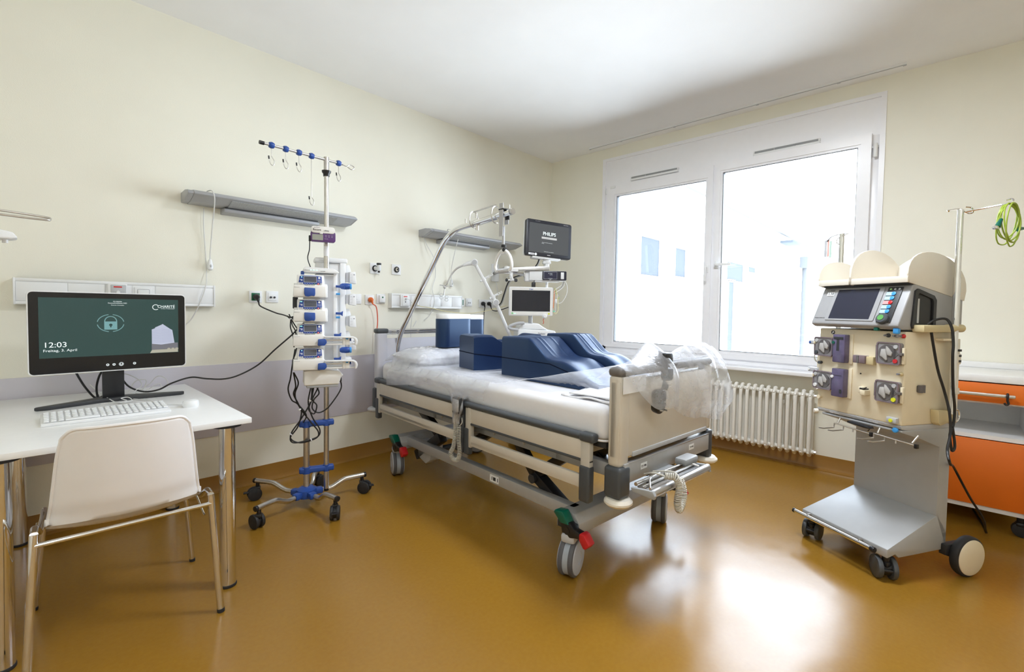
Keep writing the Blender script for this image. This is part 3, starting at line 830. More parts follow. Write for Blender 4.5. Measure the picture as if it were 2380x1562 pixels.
# ---------------------------------------------------------------- monitor on the desk
mo = thing('computer_monitor', 'wide black touch monitor with a green lock screen on the desk', 'monitor', (-3.985, -0.42, 0.735), 1.5)
W2, Z0, Z1 = 0.298, 0.155, 0.541
obj('housing', mo, M['white'], prism(rrect(-W2-0.001, W2+0.001, Z0-0.001, Z1+0.001, 0.019), 'y', -0.0042, 0.028, 0.001))
obj('front_glass', mo, mat('black_front_glass', (0.004, 0.004, 0.006), 0.12), prism(rrect(-W2+0.0035, W2-0.0035, Z0+0.0035, Z1-0.0035, 0.016), 'y', -0.0045, 0.0))
scr = obj('screen', mo, M['scr_green'], box(-0.262, 0.265, -0.0052, -0.004, 0.232, 0.513))
ys = -0.0056
def T(s, size, x, z, sx=1.0, m='scr_text', al='CENTER', bold=0.0, par=None):
    return text('screen_lettering', scr, s, M[m], size, (x, ys, z), sx=sx, depth=0.0001, align=al, bold=bold)
T('12:03', 0.034, -0.250, 0.292, 1.08, al='LEFT', bold=0.0)
T('Freitag, 3. April', 0.0165, -0.250, 0.266, 1.12, al='LEFT', bold=0.0)
T('PEL208A006', 0.0065, 0.015, 0.499, 1.0, bold=0.0)
T('Datenschutzklasse MED', 0.0075, 0.015, 0.491, 1.0, bold=0.0)
T('Klinischer Arbeitsplatz', 0.0055, 0.015, 0.481, 1.0)
T('CHARIT\u00c9', 0.0195, 0.213, 0.476, 0.95, bold=0.0001)
T('UNIVERSIT\u00c4TSMEDIZIN BERLIN', 0.0045, 0.219, 0.465, 0.95)
arc = lambda cx, cz, ra, rb, a0, a1, n=16: ([(cx+ra*math.cos(R(a0+(a1-a0)*k/n)), cz+rb*math.sin(R(a0+(a1-a0)*k/n))) for k in range(n+1)])
def arcband(cx, cz, ra, rb, wd, a0, a1, n=16):
    o = arc(cx, cz, ra, rb, a0, a1, n); i = arc(cx, cz, ra-wd, rb-wd, a0, a1, n)
    vs = [(x, ys, z) for x, z in o]+[(x, ys, z) for x, z in i]
    return [Vector(v) for v in vs], [[k, k+1, n+2+k, n+1+k] for k in range(n)]
obj('logo_ring', scr, M['scr_text'], arcband(0.168, 0.473, 0.0145, 0.0145, 0.0028, 45, 315), flat=True)
cx, cz = -0.012, 0.392
obj('lock_ring', scr, M['scr_teal'], *[arcband(cx, cz, 0.052, 0.044, 0.0032, a, a+72) for a in (9, 99, 189, 279)], flat=True)
bx = [(cx-0.0245, cz-0.032), (cx+0.0245, cz-0.032), (cx+0.0245, cz+0.008), (cx-0.0245, cz+0.008)]
obj('padlock', scr, M['scr_teal'], ([Vector((x, ys, z)) for x, z in bx], [[0, 1, 2, 3]]), arcband(cx, cz+0.008, 0.0245, 0.027, 0.0038, 0, 180),
    flat=True)
obj('keyhole', scr, M['scr_green'], cyl((cx, ys-0.0003, cz-0.009), (cx, ys, cz-0.009), 0.0065, seg=20), box(cx-0.0026, cx+0.0026, ys-0.0003, ys, cz-0.021, cz-0.01), flat=True)
def poly(name, pts, m, dy=0.0): obj(name, scr, M[m], ([Vector((x, ys-dy, z)) for x, z in pts], [list(range(len(pts)))]), flat=True)
poly('pictured_street', [(0.142, 0.234), (0.262, 0.234), (0.262, 0.252), (0.150, 0.250)], 'scr_b4')
poly('pictured_podium', [(0.149, 0.250), (0.262, 0.254), (0.262, 0.284), (0.149, 0.282)], 'scr_b3', 0.0001)
poly('pictured_tower_side', [(0.150, 0.282), (0.190, 0.276), (0.191, 0.381), (0.164, 0.367), (0.164, 0.363), (0.150, 0.357)], 'scr_b1', 0.0002)
poly('pictured_tower_front', [(0.190, 0.276), (0.247, 0.284), (0.238, 0.352), (0.229, 0.358), (0.196, 0.385), (0.191, 0.381)], 'scr_b1', 0.0002)
for k in range(9): poly('pictured_floor_line', [(0.1905, 0.29+k*0.0085), (0.240-k*0.0008, 0.291+k*0.0072), (0.240-k*0.0008, 0.2922+k*0.0072), (0.1905, 0.2912+k*0.0085)], 'scr_b2', 0.0003)
for k in range(8): poly('pictured_floor_line', [(0.151, 0.290+k*0.008), (0.1885, 0.290+k*0.009), (0.1885, 0.2911+k*0.009), (0.151, 0.2911+k*0.008)], 'scr_b2', 0.0003)
for x in (0.222, 0.24, 0.257): poly('pictured_tree', arc(x, 0.252, 0.007, 0.006, 0, 330, 10), 'scr_b4', 0.0004)
for x, r in ((-0.026, 0.006), (-0.002, 0.006), (0.026, 0.0092), (0.078, 0.0062)):
    b = obj('touch_button', mo, M['scr_text'], xf(arcband(0, 0, r, r, 0.0016, 0, 360, 24), Matrix.Translation((x, 0.0003, 0.186))), xf(arcband(0, 0, r*0.62, r*0.62, r*0.25, 110, 430, 16), Matrix.Translation((x, 0.0003, 0.186))), flat=True)
obj('stand_column', mo, M['black'], box(-0.042, 0.042, 0.03, 0.055, 0.012, 0.30, 0.003), box(-0.06, 0.06, 0.026, 0.05, 0.24, 0.42, 0.004))
obj('stand_foot', mo, M['dgrey'], prism([(-0.285, -0.052), (-0.262, -0.036), (-0.05, 0.075), (0.06, 0.08), (0.283, 0.0), (0.288, -0.010), (0.27, -0.022), (0.05, -0.004), (-0.05, -0.006), (-0.24, -0.062)], 'z', 0.0, 0.018, 0.004))

# ---------------------------------------------------------------- keyboard, mouse, cords
kb = thing('keyboard', 'white cable keyboard lying on the desk in front of the monitor', 'keyboard', (-4.045, -0.785, 0.735), -1)
obj('case', kb, M['white'], prism([(-0.095, 0.0), (0.095, 0.0), (0.095, 0.022), (-0.095, 0.012)], 'x', -0.208, 0.208, 0.003))
ks = cbox(0, 0, 0, 0.0158, 0.0225, 0.006, 0.002)
key0 = None
for r_ in range(6):
    for c_ in range(19 if r_ else 15):
        if r_ == 0 and 3 <= c_ <= 7: continue
        x = -0.192+c_*(0.384/18)
        if c_ > 14: x += 0.002
        y = -0.072+r_*0.0292
        z = 0.017+(y+0.095)/0.19*0.010
        if key0 is None:
            key0 = obj('key', kb, M['white'], ks); key0.location = (x, y, z)
        else:
            k2 = key0.copy(); COL.objects.link(k2); k2.parent = kb; k2.location = (x, y, z)
k2 = obj('key', kb, M['white'], cbox(-0.192+5*(0.384/18), -0.072, 0.018, 0.105, 0.0255, 0.008, 0.002))
obj('cord', kb, M['wcord'], cable([(0.20, 0.095, 0.012), (0.207, 0.12, 0.006), (0.19, 0.19, 0.004), (0.16, 0.30, 0.004), (0.10, 0.40, 0.004), (0.05, 0.44, 0.02), (0.02, 0.45, 0.10)], 0.0022))
ms = thing('mouse', 'white round-edged mouse on the right half of the desk', 'mouse', (-3.748, -0.805, 0.735), 20)
obj('body', ms, M['white'], lathe([(0.0, 0.0), (0.031, 0.0), (0.0335, 0.006), (0.0335, 0.02), (0.030, 0.029), (0.018, 0.0335), (0.0, 0.034)], (0, 0, 0), (0, 0, 1), 30))
obj('cord', ms, M['wcord'], cable([(0.0, 0.033, 0.008), (0.0, 0.06, 0.003), (-0.03, 0.12, 0.003), (-0.10, 0.24, 0.003), (-0.11, 0.36, 0.003), (-0.16, 0.42, 0.003)], 0.0022))
def cords(name, label, cat, m, paths, r, loc, pn='cord'):
    L = Vector(loc)
    if len(paths) == 1:
        o = obj(name, None, m, cable([Vector(q)-L for q in paths[0]], r)); o.location = loc
        return tag(o, label, cat)
    t = thing(name, label, cat, loc)
    for p in paths: obj(pn, t, m, cable([Vector(q)-L for q in p], r))
    return t
cords('white_cable_tangle', 'tangle of thin white cables behind the monitor stand on the desk', 'cable', M['wcord'],
      [[(-4.006, -0.36, 0.92), (-3.98, -0.33, 0.87), (-3.922, -0.33, 0.854), (-3.876, -0.32, 0.818), (-3.87, -0.33, 0.785), (-3.928, -0.34, 0.745), (-3.876, -0.3, 0.76), (-3.83, -0.3, 0.79), (-3.793, -0.3, 0.83), (-3.756, -0.3, 0.81), (-3.75, -0.28, 0.77), (-3.80, -0.26, 0.742)],
       [(-4.06, -0.2, 0.80), (-4.03, -0.29, 0.765), (-3.989, -0.5, 0.742), (-3.946, -0.47, 0.740), (-3.964, -0.44, 0.75), (-3.935, -0.43, 0.75), (-3.93, -0.50, 0.742), (-3.98, -0.52, 0.742)],
       [(-3.92, -0.28, 0.742), (-3.88, -0.22, 0.80), (-3.83, -0.2, 0.80), (-3.85, -0.25, 0.76), (-3.90, -0.32, 0.742), (-3.86, -0.28, 0.742), (-3.78, -0.24, 0.78), (-3.76, -0.22, 0.742), (-3.72, -0.2, 0.742)]],
      0.0022, (-3.9, -0.33, 0.739))
cords('monitor_cable', 'two black cables curving down behind the monitor to the desk', 'cable', M['cable'],
      [[(-4.13, -0.36, 0.91), (-4.11, -0.35, 0.855), (-4.085, -0.31, 0.80), (-4.05, -0.27, 0.742), (-4.03, -0.2, 0.740)],
       [(-4.015, -0.36, 0.90), (-4.035, -0.34, 0.86), (-4.045, -0.32, 0.80), (-4.035, -0.28, 0.742), (-4.0, -0.2, 0.740)]], 0.005, (-4.06, -0.3, 0.739))
cords('power_cable', 'long black cable stretched from the infusion pumps to the monitor', 'cable', M['cable'],
      [[(-3.14, -0.66, 1.135), (-3.17, -0.64, 1.10), (-3.20, -0.60, 1.05), (-3.255, -0.5, 0.963), (-3.325, -0.42, 0.867), (-3.418, -0.38, 0.809), (-3.492, -0.36, 0.791), (-3.576, -0.35, 0.800), (-3.652, -0.35, 0.815), (-3.738, -0.34, 0.79), (-3.793, -0.33, 0.76), (-3.857, -0.32, 0.755), (-3.919, -0.32, 0.79), (-3.96, -0.34, 0.86)]],
      0.0045, (-3.5, -0.4, 0.8))

# things at the left edge of the picture: part of a neighbouring equipment stand
es = thing('equipment_stand', 'bent steel rail above a white device arm at the left edge', 'equipment stand', (-4.62, -0.98, 0))
obj('post', es, M['steel'], cyl((0, 0, 0.05), (0, 0, 1.62), 0.014))
obj('base', es, M['steel'], *[tube(round_path([(0, 0, 0.06), (0.20*math.cos(R(a)), 0.20*math.sin(R(a)), 0.06), (0.24*math.cos(R(a)), 0.24*math.sin(R(a)), 0.012)], 0.03), 0.011, 10) for a in (60, 132, 204, 276, 348)])
rl = [(0.0, 0.03, 1.560), (0.20, 0.055, 1.559), (0.32, 0.05, 1.553), (0.395, 0.04, 1.546), (0.400, 0.03, 1.539), (0.392, 0.015, 1.534), (0.32, 0.01, 1.534), (0.20, 0.0, 1.537), (0.0, -0.02, 1.537)]
obj('hook_rail', es, M['steel'], tube(smooth_path(rl, 6), 0.0042, 12))
obj('device_arm', es, M['white'], prism([(0.0, 1.445), (0.30, 1.452), (0.318, 1.458), (0.305, 1.478), (0.27, 1.485), (0.0, 1.492)], 'y', 0.02, 0.10, 0.006))
obj('arm_knob', es, M['white'], cyl((0.285, 0.06, 1.44), (0.285, 0.06, 1.455), 0.008))
# ---------------------------------------------------------------- infusion stand
SX, SY, SA = -3.10, -0.60, -20
st = thing('infusion_stand', 'tall infusion pole with hook rail and twin docking racks on five casters', 'infusion stand', (SX, SY, 0), SA)
obj('pole', st, M['steel'], cyl((0.103, 0, 0.085), (0.103, 0, 1.70), 0.0155, seg=24), cyl((0.103, 0, 1.70), (0.103, 0, 2.135), 0.0135, seg=24))
obj('pole', st, M['steel'], cyl((-0.011, 0, 0.06), (-0.011, 0, 0.505), 0.018, seg=24))
obj('pole_tip', st, M['black'], cyl((0.103, 0, 0.07), (0.103, 0, 0.09), 0.0135))
obj('pole_collar', st, M['black'], lathe([(0.018, 0), (0.019, 0.015), (0.026, 0.024), (0.027, 0.034), (0.018, 0.037)], (0.103, 0, 2.022), (0, 0, 1)))
obj('pole_sticker', st, M['paper'], lathe([(0.0158, 0), (0.0158, 0.06)], (0.103, 0, 1.535), (0, 0, 1), 20))
for z in (0.503, 0.216):
    c = obj('pole_clamp', st, M['blue'], cbox(0.047, 0, z, 0.20, 0.042, 0.034, 0.008, 3))
    obj('clamp_boss', c, M['blue'], cyl((-0.011, 0, z-0.02), (-0.011, 0, z+0.02), 0.026), cyl((0.103, 0, z-0.02), (0.103, 0, z+0.02), 0.022))
obj('hub', st, M['blue'], lathe([(0.03, 0.0), (0.055, 0.008), (0.060, 0.03), (0.056, 0.055), (0.035, 0.068), (0.022, 0.072)], (-0.011, 0, 0.045), (0, 0, 1), 28),
    *[rot(cbox(0.055, 0, 0.076, 0.06, 0.046, 0.040, 0.012), a, 'Z', (-0.011, 0, 0)) for a in (222, 147, 293, 9, 74)])
casters = [(-0.262, -0.232), (-0.285, 0.215), (0.130, -0.272), (0.328, 0.050), (0.072, 0.275)]
for i, (x, y) in enumerate(casters):
    d = Vector((x+0.011, y, 0)); L = d.length; d.normalize(); n = Vector((-d.y, d.x, 0))
    o = Vector((-0.011, 0, 0))
    P = [o+d*0.05+Vector((0, 0, 0.078)), o+d*0.14+Vector((0, 0, 0.076)), o+d*(L*0.62)+Vector((0, 0, 0.108)), o+d*(L*0.72)+Vector((0, 0, 0.116)), o+d*(L+0.012)+Vector((0, 0, 0.118))]
    lg = obj('leg', st, M['steel'], tube(smooth_path(P, 6), 0.0145, 14))
    obj('leg_cap', lg, M['black'], cyl(P[-1]-d*0.004, P[-1]+d*0.012, 0.0158, bev=0.003))
    a = R(35+i*67)
    ax = Vector((math.cos(a), math.sin(a), 0)); off = Vector((-ax.y, ax.x, 0))*0.018
    c = P[-1]-d*0.014
    wc = Vector((c.x, c.y, 0.040))+off
    cs = obj('caster', st, M['black'], cyl((c.x, c.y, 0.075), (c.x, c.y, 0.108), 0.011), cyl(wc-ax*0.014, wc+ax*0.014, 0.030, bev=0.003), cbox(c.x, c.y, 0.074, 0.032, 0.032, 0.02, 0.005))
    for s in (-1, 1):
        obj('wheel', cs, M['rubber'], cyl(wc+ax*s*0.009, wc+ax*s*0.026, 0.040, bev=0.004, seg=28))
    if i in (2, 3, 1):
        e = wc+off*2.6
        obj('brake_lever', cs, M['black'], cbox(e.x, e.y, 0.055, 0.030, 0.030, 0.008, 0.003))
# hook rail at the top
hr = bpy.data.objects.new('hook_rail', None); COL.objects.link(hr); hr.parent = st; hr.location = (0.103, 0, 2.122); hr.rotation_euler = (0, 0, R(23))
obj('rail', hr, M['steel'], cyl((-0.375, 0, 0), (0.105, 0, 0), 0.0075, seg=16), tube(smooth_path([(0.10, 0, 0), (0.135, 0, -0.006), (0.155, 0, 0.008), (0.183, 0, 0.004), (0.186, 0, -0.008), (0.168, 0, -0.018), (0.14, 0, -0.008)], 6), 0.003, 8))
obj('end_cap', hr, M['black'], cyl((-0.386, 0, 0), (-0.362, 0, 0), 0.0105))
obj('rail_sleeve', hr, M['steel'], cyl((0, 0, -0.07), (0, 0, 0.016), 0.016, seg=24))
for x, L in ((-0.322, 0.045), (-0.244, 0.045), (-0.168, 0.045), (-0.093, 0.225), (0.080, 0.045)):
    h = obj('hook_knob', hr, M['blue'], lathe([(0.006, -0.017), (0.015, -0.012), (0.0185, 0), (0.015, 0.012), (0.006, 0.017)], (x, 0, 0), (1, 0, 0), 18))
    obj('hook', h, M['steel'], tube(smooth_path([(x, 0, -0.015), (x, 0, -L), (x+0.002, 0, -L-0.018), (x+0.014, 0, -L-0.038), (x+0.012, 0, -L-0.060), (x, 0, -L-0.064), (x-0.010, 0, -L-0.048), (x-0.014, 0, -L-0.022)], 5), 0.0024, 8))
    obj('hook_tip', h, M['black'], cyl((x-0.0132, 0, -L-0.034), (x-0.015, 0, -L-0.016), 0.0038))
# front docking rack
rk = obj('docking_rack', st, M['white'], box(0.035, 0.150, -0.075, 0.015, 0.80, 1.42, 0.008), box(0.138, 0.158, -0.078, 0.0, 0.80, 1.425, 0.004))
obj('rack_inner_panel', rk, M['lgrey'], box(0.088, 0.136, -0.0765, -0.074, 0.84, 1.41))
obj('top_cover', rk, M['white'], prism([(-0.03, 1.424), (0.155, 1.424), (0.168, 1.430), (0.135, 1.452), (-0.022, 1.456), (-0.03, 1.448)], 'y', -0.115, 0.03, 0.006))
for x in (0.008, 0.024, 0.041): obj('status_light', rk, M['led'], cbox(x, -0.1155, 1.438, 0.007, 0.002, 0.003))
text('lettering', rk, 'Link Agilia', M['greyink'], 0.0065, (0.075, -0.1158, 1.434)); text('lettering', rk, 'FRESENIUS KABI', M['greyink'], 0.0045, (-0.010, -0.1158, 1.437))
obj('cover_catch', rk, M['blue'], box(-0.045, -0.026, -0.10, -0.07, 1.400, 1.432, 0.006))
obj('rack_base', rk, M['warm_white'], prism([(-0.03, 0.755), (0.165, 0.755), (0.178, 0.80), (0.192, 0.808), (0.170, 0.835), (0.10, 0.85), (-0.028, 0.85)], 'y', -0.12, 0.04, 0.012, 3))
obj('base_plate', rk, M['grey'], box(-0.015, 0.160, -0.115, 0.035, 0.740, 0.757, 0.004))
obj('power_inlet', rk, M['black'], box(0.162, 0.184, -0.085, -0.05, 0.762, 0.80, 0.005))
for x, z, L, w2 in ((0.160, 1.345, 0.042, 0.014), (0.160, 1.182, 0.030, 0.014), (0.150, 1.050, 0.03, 0.008), (0.150, 0.905, 0.03, 0.008)):
    obj('release_lever', rk, M['blue'], prism([(x-0.012, z-0.004), (x+L*0.6, z-0.006), (x+L*0.9, z-0.016), (x+L, z+0.018), (x+L*0.55, z+0.009), (x-0.012, z+0.010)], 'y', -0.10, -0.085, 0.003))
for z in (1.302, 1.160): obj('release_knob', rk, M['lblue'], cyl((0.150, -0.09, z), (0.172, -0.09, z), 0.005, 0.0075))
# rear docking rack with empty cradles
r2 = obj('rear_docking_rack', st, M['white'], box(0.045, 0.222, 0.05, 0.14, 0.86, 1.50, 0.01), box(0.186, 0.222, 0.035, 0.05, 0.86, 1.505, 0.006))
obj('rear_panel', r2, M['warm_white'], box(0.047, 0.09, 0.043, 0.052, 1.42, 1.50))
obj('top_cover', r2, M['white'], box(0.038, 0.232, 0.03, 0.15, 1.500, 1.530, 0.010, 3))
obj('rear_base', r2, M['white'], box(0.19, 0.26, 0.04, 0.12, 0.855, 0.90, 0.01))
for z in (1.445, 1.305, 1.165, 1.02):
    b = obj('rack_cradle', r2, M['white'], prism([(0.222, z+0.045), (0.245, z+0.048), (0.258, z+0.005), (0.222, z-0.005)], 'y', 0.06, 0.13, 0.002),
        prism([(0.243, z-0.002), (0.278, z+0.004), (0.282, z-0.045), (0.284, z-0.072), (0.243, z-0.066)], 'y', 0.02, 0.10, 0.003))
    obj('cradle_slot', b, M['lgrey'], box(0.2215, 0.243, 0.03, 0.09, z-0.06, z-0.004))
    obj('printed_lines', b, M['greyink'], *[box(0.248+0.004*(k % 2), 0.262, 0.0195, 0.0201, z-0.014-k*0.010, z-0.0132-k*0.010) for k in range(5)], box(0.266, 0.273, 0.0195, 0.0201, z-0.018, z-0.012))
for z in (1.352, 0.955):
    obj('clamp_handle', r2, M['blue'], lathe([(0.010, 0), (0.018, 0.012), (0.020, 0.035), (0.018, 0.056), (0.015, 0.060)], (0.178, -0.03, z), (1, -0.12, 0), 20))
    obj('handle_cap', r2, M['lblue'], lathe([(0.0165, 0), (0.0185, 0.004), (0.0175, 0.010), (0.012, 0.012)], (0.178+0.058, -0.037, z), (1, -0.12, 0), 20))
for z in (0.25,):
    pass
sw = Matrix.Translation((SX, SY, 0)) @ Matrix.Rotation(R(SA), 4, 'Z')

def base_pump(label, z, kind):
    w_ = sw @ Vector((0, -0.08, z))
    t = thing(kind, label, 'infusion pump' if kind == 'infusion_pump' else 'syringe pump', w_, SA, group='infusion pumps on the docking rack')
    # local: x right, y back, z from the pump's underside
    prof = [(-0.070, 0.002), (-0.070, 0.066), (-0.068, 0.070), (-0.034, 0.130), (-0.028, 0.134), (0.0, 0.132), (0.035, 0.112), (0.060, 0.075), (0.068, 0.012), (0.05, 0.0), (-0.06, 0.0)]
    obj('housing', t, M['white'], prism([(-0.062, 0.062), (-0.040, 0.126), (-0.036, 0.132), (0.0, 0.130), (0.035, 0.110), (0.052, 0.070), (0.052, 0.05), (-0.062, 0.05)], 'x', -0.064, 0.079, 0.004))
    # slanted keypad
    kp = Matrix.Translation((0, -0.0655, 0.066)) @ Matrix.Rotation(R(-20.5), 4, 'X')
    def K(s): return xf(s, kp)
    obj('keypad_surround', t, M['warm_white'], K(prism([(-0.062, -0.004), (0.072, -0.004), (0.070, 0.066), (-0.054, 0.066)], 'y', -0.002, 0.012, 0.002)))
    obj('keypad', t, M['dblue'], K(prism([(-0.050, 0.010), (0.062, 0.010), (0.068, 0.022), (0.066, 0.060), (0.03, 0.064), (-0.03, 0.064), (-0.051, 0.060), (-0.058, 0.022)], 'y', -0.004, 0.0, 0.0015)))
    obj('screen_frame', t, M['lgrey'], K(frame_shape(rrect(-0.031, 0.039, 0.020, 0.059, 0.004), rrect(-0.029, 0.037, 0.022, 0.057, 0.003), 'y', -0.0055, -0.003)))
    obj('screen', t, M['lcd'], K(prism(rrect(-0.029, 0.037, 0.022, 0.057, 0.003), 'y', -0.0048, -0.003)))
    for x in (-0.050, -0.039, 0.062): obj('key', t, M['lgrey'], K(cyl((x, -0.004, 0.013), (x, -0.0062, 0.013), 0.0052)))
    obj('key', t, M['red'], K(cyl((0.047, -0.004, 0.012), (0.047, -0.0062, 0.012), 0.0056)))
    obj('key', t, M['white'], K(cyl((0.053, -0.004, 0.050), (0.053, -0.0062, 0.050), 0.0062)))
    for k in range(5): obj('key', t, M['blue'] if k < 4 else M['green'], K(cyl((-0.024+k*0.0125, -0.004, 0.011), (-0.024+k*0.0125, -0.006, 0.011), 0.0048)))
    obj('key_mark', t, M['whiteink'], *[K(cyl((-0.024+k*0.0125, -0.006, 0.011), (-0.024+k*0.0125, -0.0064, 0.011), 0.0014)) for k in range(5)], *[K(cyl((x, -0.0062, z2), (x, -0.0066, z2), 0.0024)) for x, z2 in ((0.053, 0.050), (0.047, 0.012))])
    obj('keypad_lettering', t, M['whiteink'], K(box(-0.052, -0.037, -0.0046, -0.0038, 0.036, 0.0385)), K(box(-0.046, -0.037, -0.0046, -0.0038, 0.030, 0.0335)), K(box(0.044, 0.060, -0.0046, -0.0038, 0.0365, 0.0375)), K(box(0.044, 0.060, -0.0046, -0.0038, 0.031, 0.032)))
    obj('status_light', t, M['led'], K(cbox(-0.041, -0.0046, 0.053, 0.005, 0.001, 0.004)), *([K(cbox(-0.048, -0.0046, 0.053, 0.004, 0.001, 0.004))] if '2' in label or 'second' in label or 'third' in label else []))
    obj('speaker_grille', t, M['ink'], *[K(cbox(-0.024+k*0.0045, -0.0024, 0.0035, 0.003, 0.001, 0.0022)) for k in range(12)])
    obj('clamp_block', t, M['blue'], box(0.080, 0.098, 0.03, 0.062, 0.085, 0.118, 0.003))
    obj('mounting_foot', t, M['lgrey'], box(-0.03, 0.06, -0.04, 0.05, -0.009, 0.0, 0.003))
    if kind == 'infusion_pump':
        obj('pump_door', t, M['warm_white'], prism([(-0.087, 0.004), (0.089, 0.002), (0.086, 0.067), (0.03, 0.064), (0.0, 0.060), (-0.03, 0.064), (-0.083, 0.070)], 'y', -0.078, -0.052, 0.004))
        obj('side_housing', t, M['white'], prism([(-0.052, 0.0), (0.055, 0.0), (0.055, 0.085), (-0.03, 0.080), (-0.052, 0.066)], 'x', -0.080, 0.100, 0.004))
        obj('door_handle', t, M['blue'], prism([(-0.029, 0.056), (0.029, 0.054), (0.030, 0.02), (0.026, 0.006), (0.012, 0.009), (-0.008, 0.004), (-0.024, 0.006), (-0.030, 0.02)], 'y', -0.086, -0.076, 0.004))
        obj('side_socket', t, M['ink'], box(0.0995, 0.1015, -0.035, -0.03, 0.03, 0.037))
    else:
        obj('syringe_bed', t, M['warm_white'], prism([(-0.088, 0.004), (0.075, 0.002), (0.085, 0.062), (-0.086, 0.066)], 'y', -0.074, 0.02, 0.005), box(0.07, 0.19, -0.066, -0.045, 0.004, 0.014, 0.003))
        obj('syringe_clamp', t, M['blue'], prism([(0.042, 0.004), (0.080, 0.004), (0.092, 0.020), (0.090, 0.036), (0.082, 0.044), (0.045, 0.042)], 'y', -0.090, -0.066, 0.004))
        obj('guide_rod', t, M['warm_white'], cyl((0.085, -0.055, 0.034), (0.20, -0.055, 0.034), 0.0065))
        obj('guide_rod', t, M['white'], cyl((0.09, -0.035, 0.018), (0.20, -0.035, 0.018), 0.005))
        obj('plunger_head', t, M['warm_white'], box(0.182, 0.197, -0.07, -0.03, 0.003, 0.056, 0.003), box(0.197, 0.222, -0.068, -0.03, 0.003, 0.056, 0.003))
        obj('plunger_key', t, M['lblue'], cyl((0.207, -0.07, 0.046), (0.207, -0.055, 0.046), 0.009), cyl((0.205, -0.074, 0.047), (0.205, -0.066, 0.047), 0.005))
        obj('plunger_button', t, M['blue'], lathe([(0.010, 0), (0.008, 0.006), (0.011, 0.010)], (0.221, -0.055, 0.036), (1, 0, 0), 16))
        obj('guard_handle', t, M['white'], prism([(0.078, 0.058), (0.245, 0.055), (0.262, 0.045), (0.268, 0.025), (0.262, 0.004), (0.250, 0.002), (0.253, 0.025), (0.248, 0.040), (0.238, 0.046), (0.082, 0.050)], 'y', -0.086, -0.05, 0.003))
        obj('lower_rail', t, M['white'], box(0.19, 0.255, -0.065, -0.04, 0.004, 0.012, 0.003))
    text('lettering', t, 'FRESENIUS KABI', M['greyink'], 0.0042, (-0.068, -0.0785, 0.056 if kind == 'infusion_pump' else 0.058))
    return t
base_pump('volumetric infusion pump with a blue door handle, topmost of the four pumps', 1.277, 'infusion_pump')
base_pump('volumetric infusion pump with a blue door handle, second from the top', 1.134, 'infusion_pump')
base_pump('syringe pump with an empty holder, third from the top on the infusion stand', 0.991, 'syringe_pump')
base_pump('syringe pump with an empty holder, lowest of the four pumps', 0.849, 'syringe_pump')

w_ = sw @ Vector((0.078, -0.035, 1.612))
fp = thing('feeding_pump', 'small purple and white feeding pump clamped to the infusion pole', 'feeding pump', w_, SA)
obj('housing', fp, M['purple'], prism(rrect(-0.068, 0.070, 0.0, 0.062, 0.012), 'y', -0.045, -0.005, 0.003))
obj('door', fp, M['warm_white'], prism(rrect(-0.067, 0.066, 0.050, 0.090, 0.016), 'y', -0.050, -0.005, 0.003))
obj('door_catch', fp, M['warm_white'], box(-0.02, -0.002, -0.053, -0.04, 0.044, 0.056, 0.003))
obj('screen', fp, M['lcd2'], prism(rrect(-0.060, 0.000, 0.008, 0.042, 0.003), 'y', -0.0465, -0.044))
obj('key', fp, M['lgrey'], *[cbox(x, -0.0458, z, 0.008, 0.001, 0.002) for x in (0.016, 0.033, 0.050) for z in (0.030, 0.038)], cbox(0.018, -0.0458, 0.018, 0.02, 0.001, 0.0015))
text('lettering', fp, 'flocare', M['ink'], 0.016, (-0.034, -0.0502, 0.069), bold=0.0002); text('lettering', fp, 'infinity', M['ink'], 0.011, (0.018, -0.0502, 0.066), rx=90, bold=0.0001)
text('lettering', fp, 'NUTRICIA', M['purple'], 0.007, (-0.035, -0.0502, 0.082))
obj('pole_clamp', fp, M['warm_white'], box(0.0, 0.05, -0.006, 0.06, 0.02, 0.06, 0.004), box(0.02, 0.04, -0.03, 0.01, 0.088, 0.094, 0.002))
obj('power_plug', fp, M['black'], box(-0.078, -0.066, -0.035, -0.015, 0.0, 0.035, 0.003))
obj('power_cable', fp, M['cable'], cable([(-0.072, -0.025, 0.0), (-0.074, -0.02, -0.05), (-0.082, 0.0, -0.09), (-0.078, 0.0, -0.12), (-0.064, 0.0, -0.158)], 0.003))

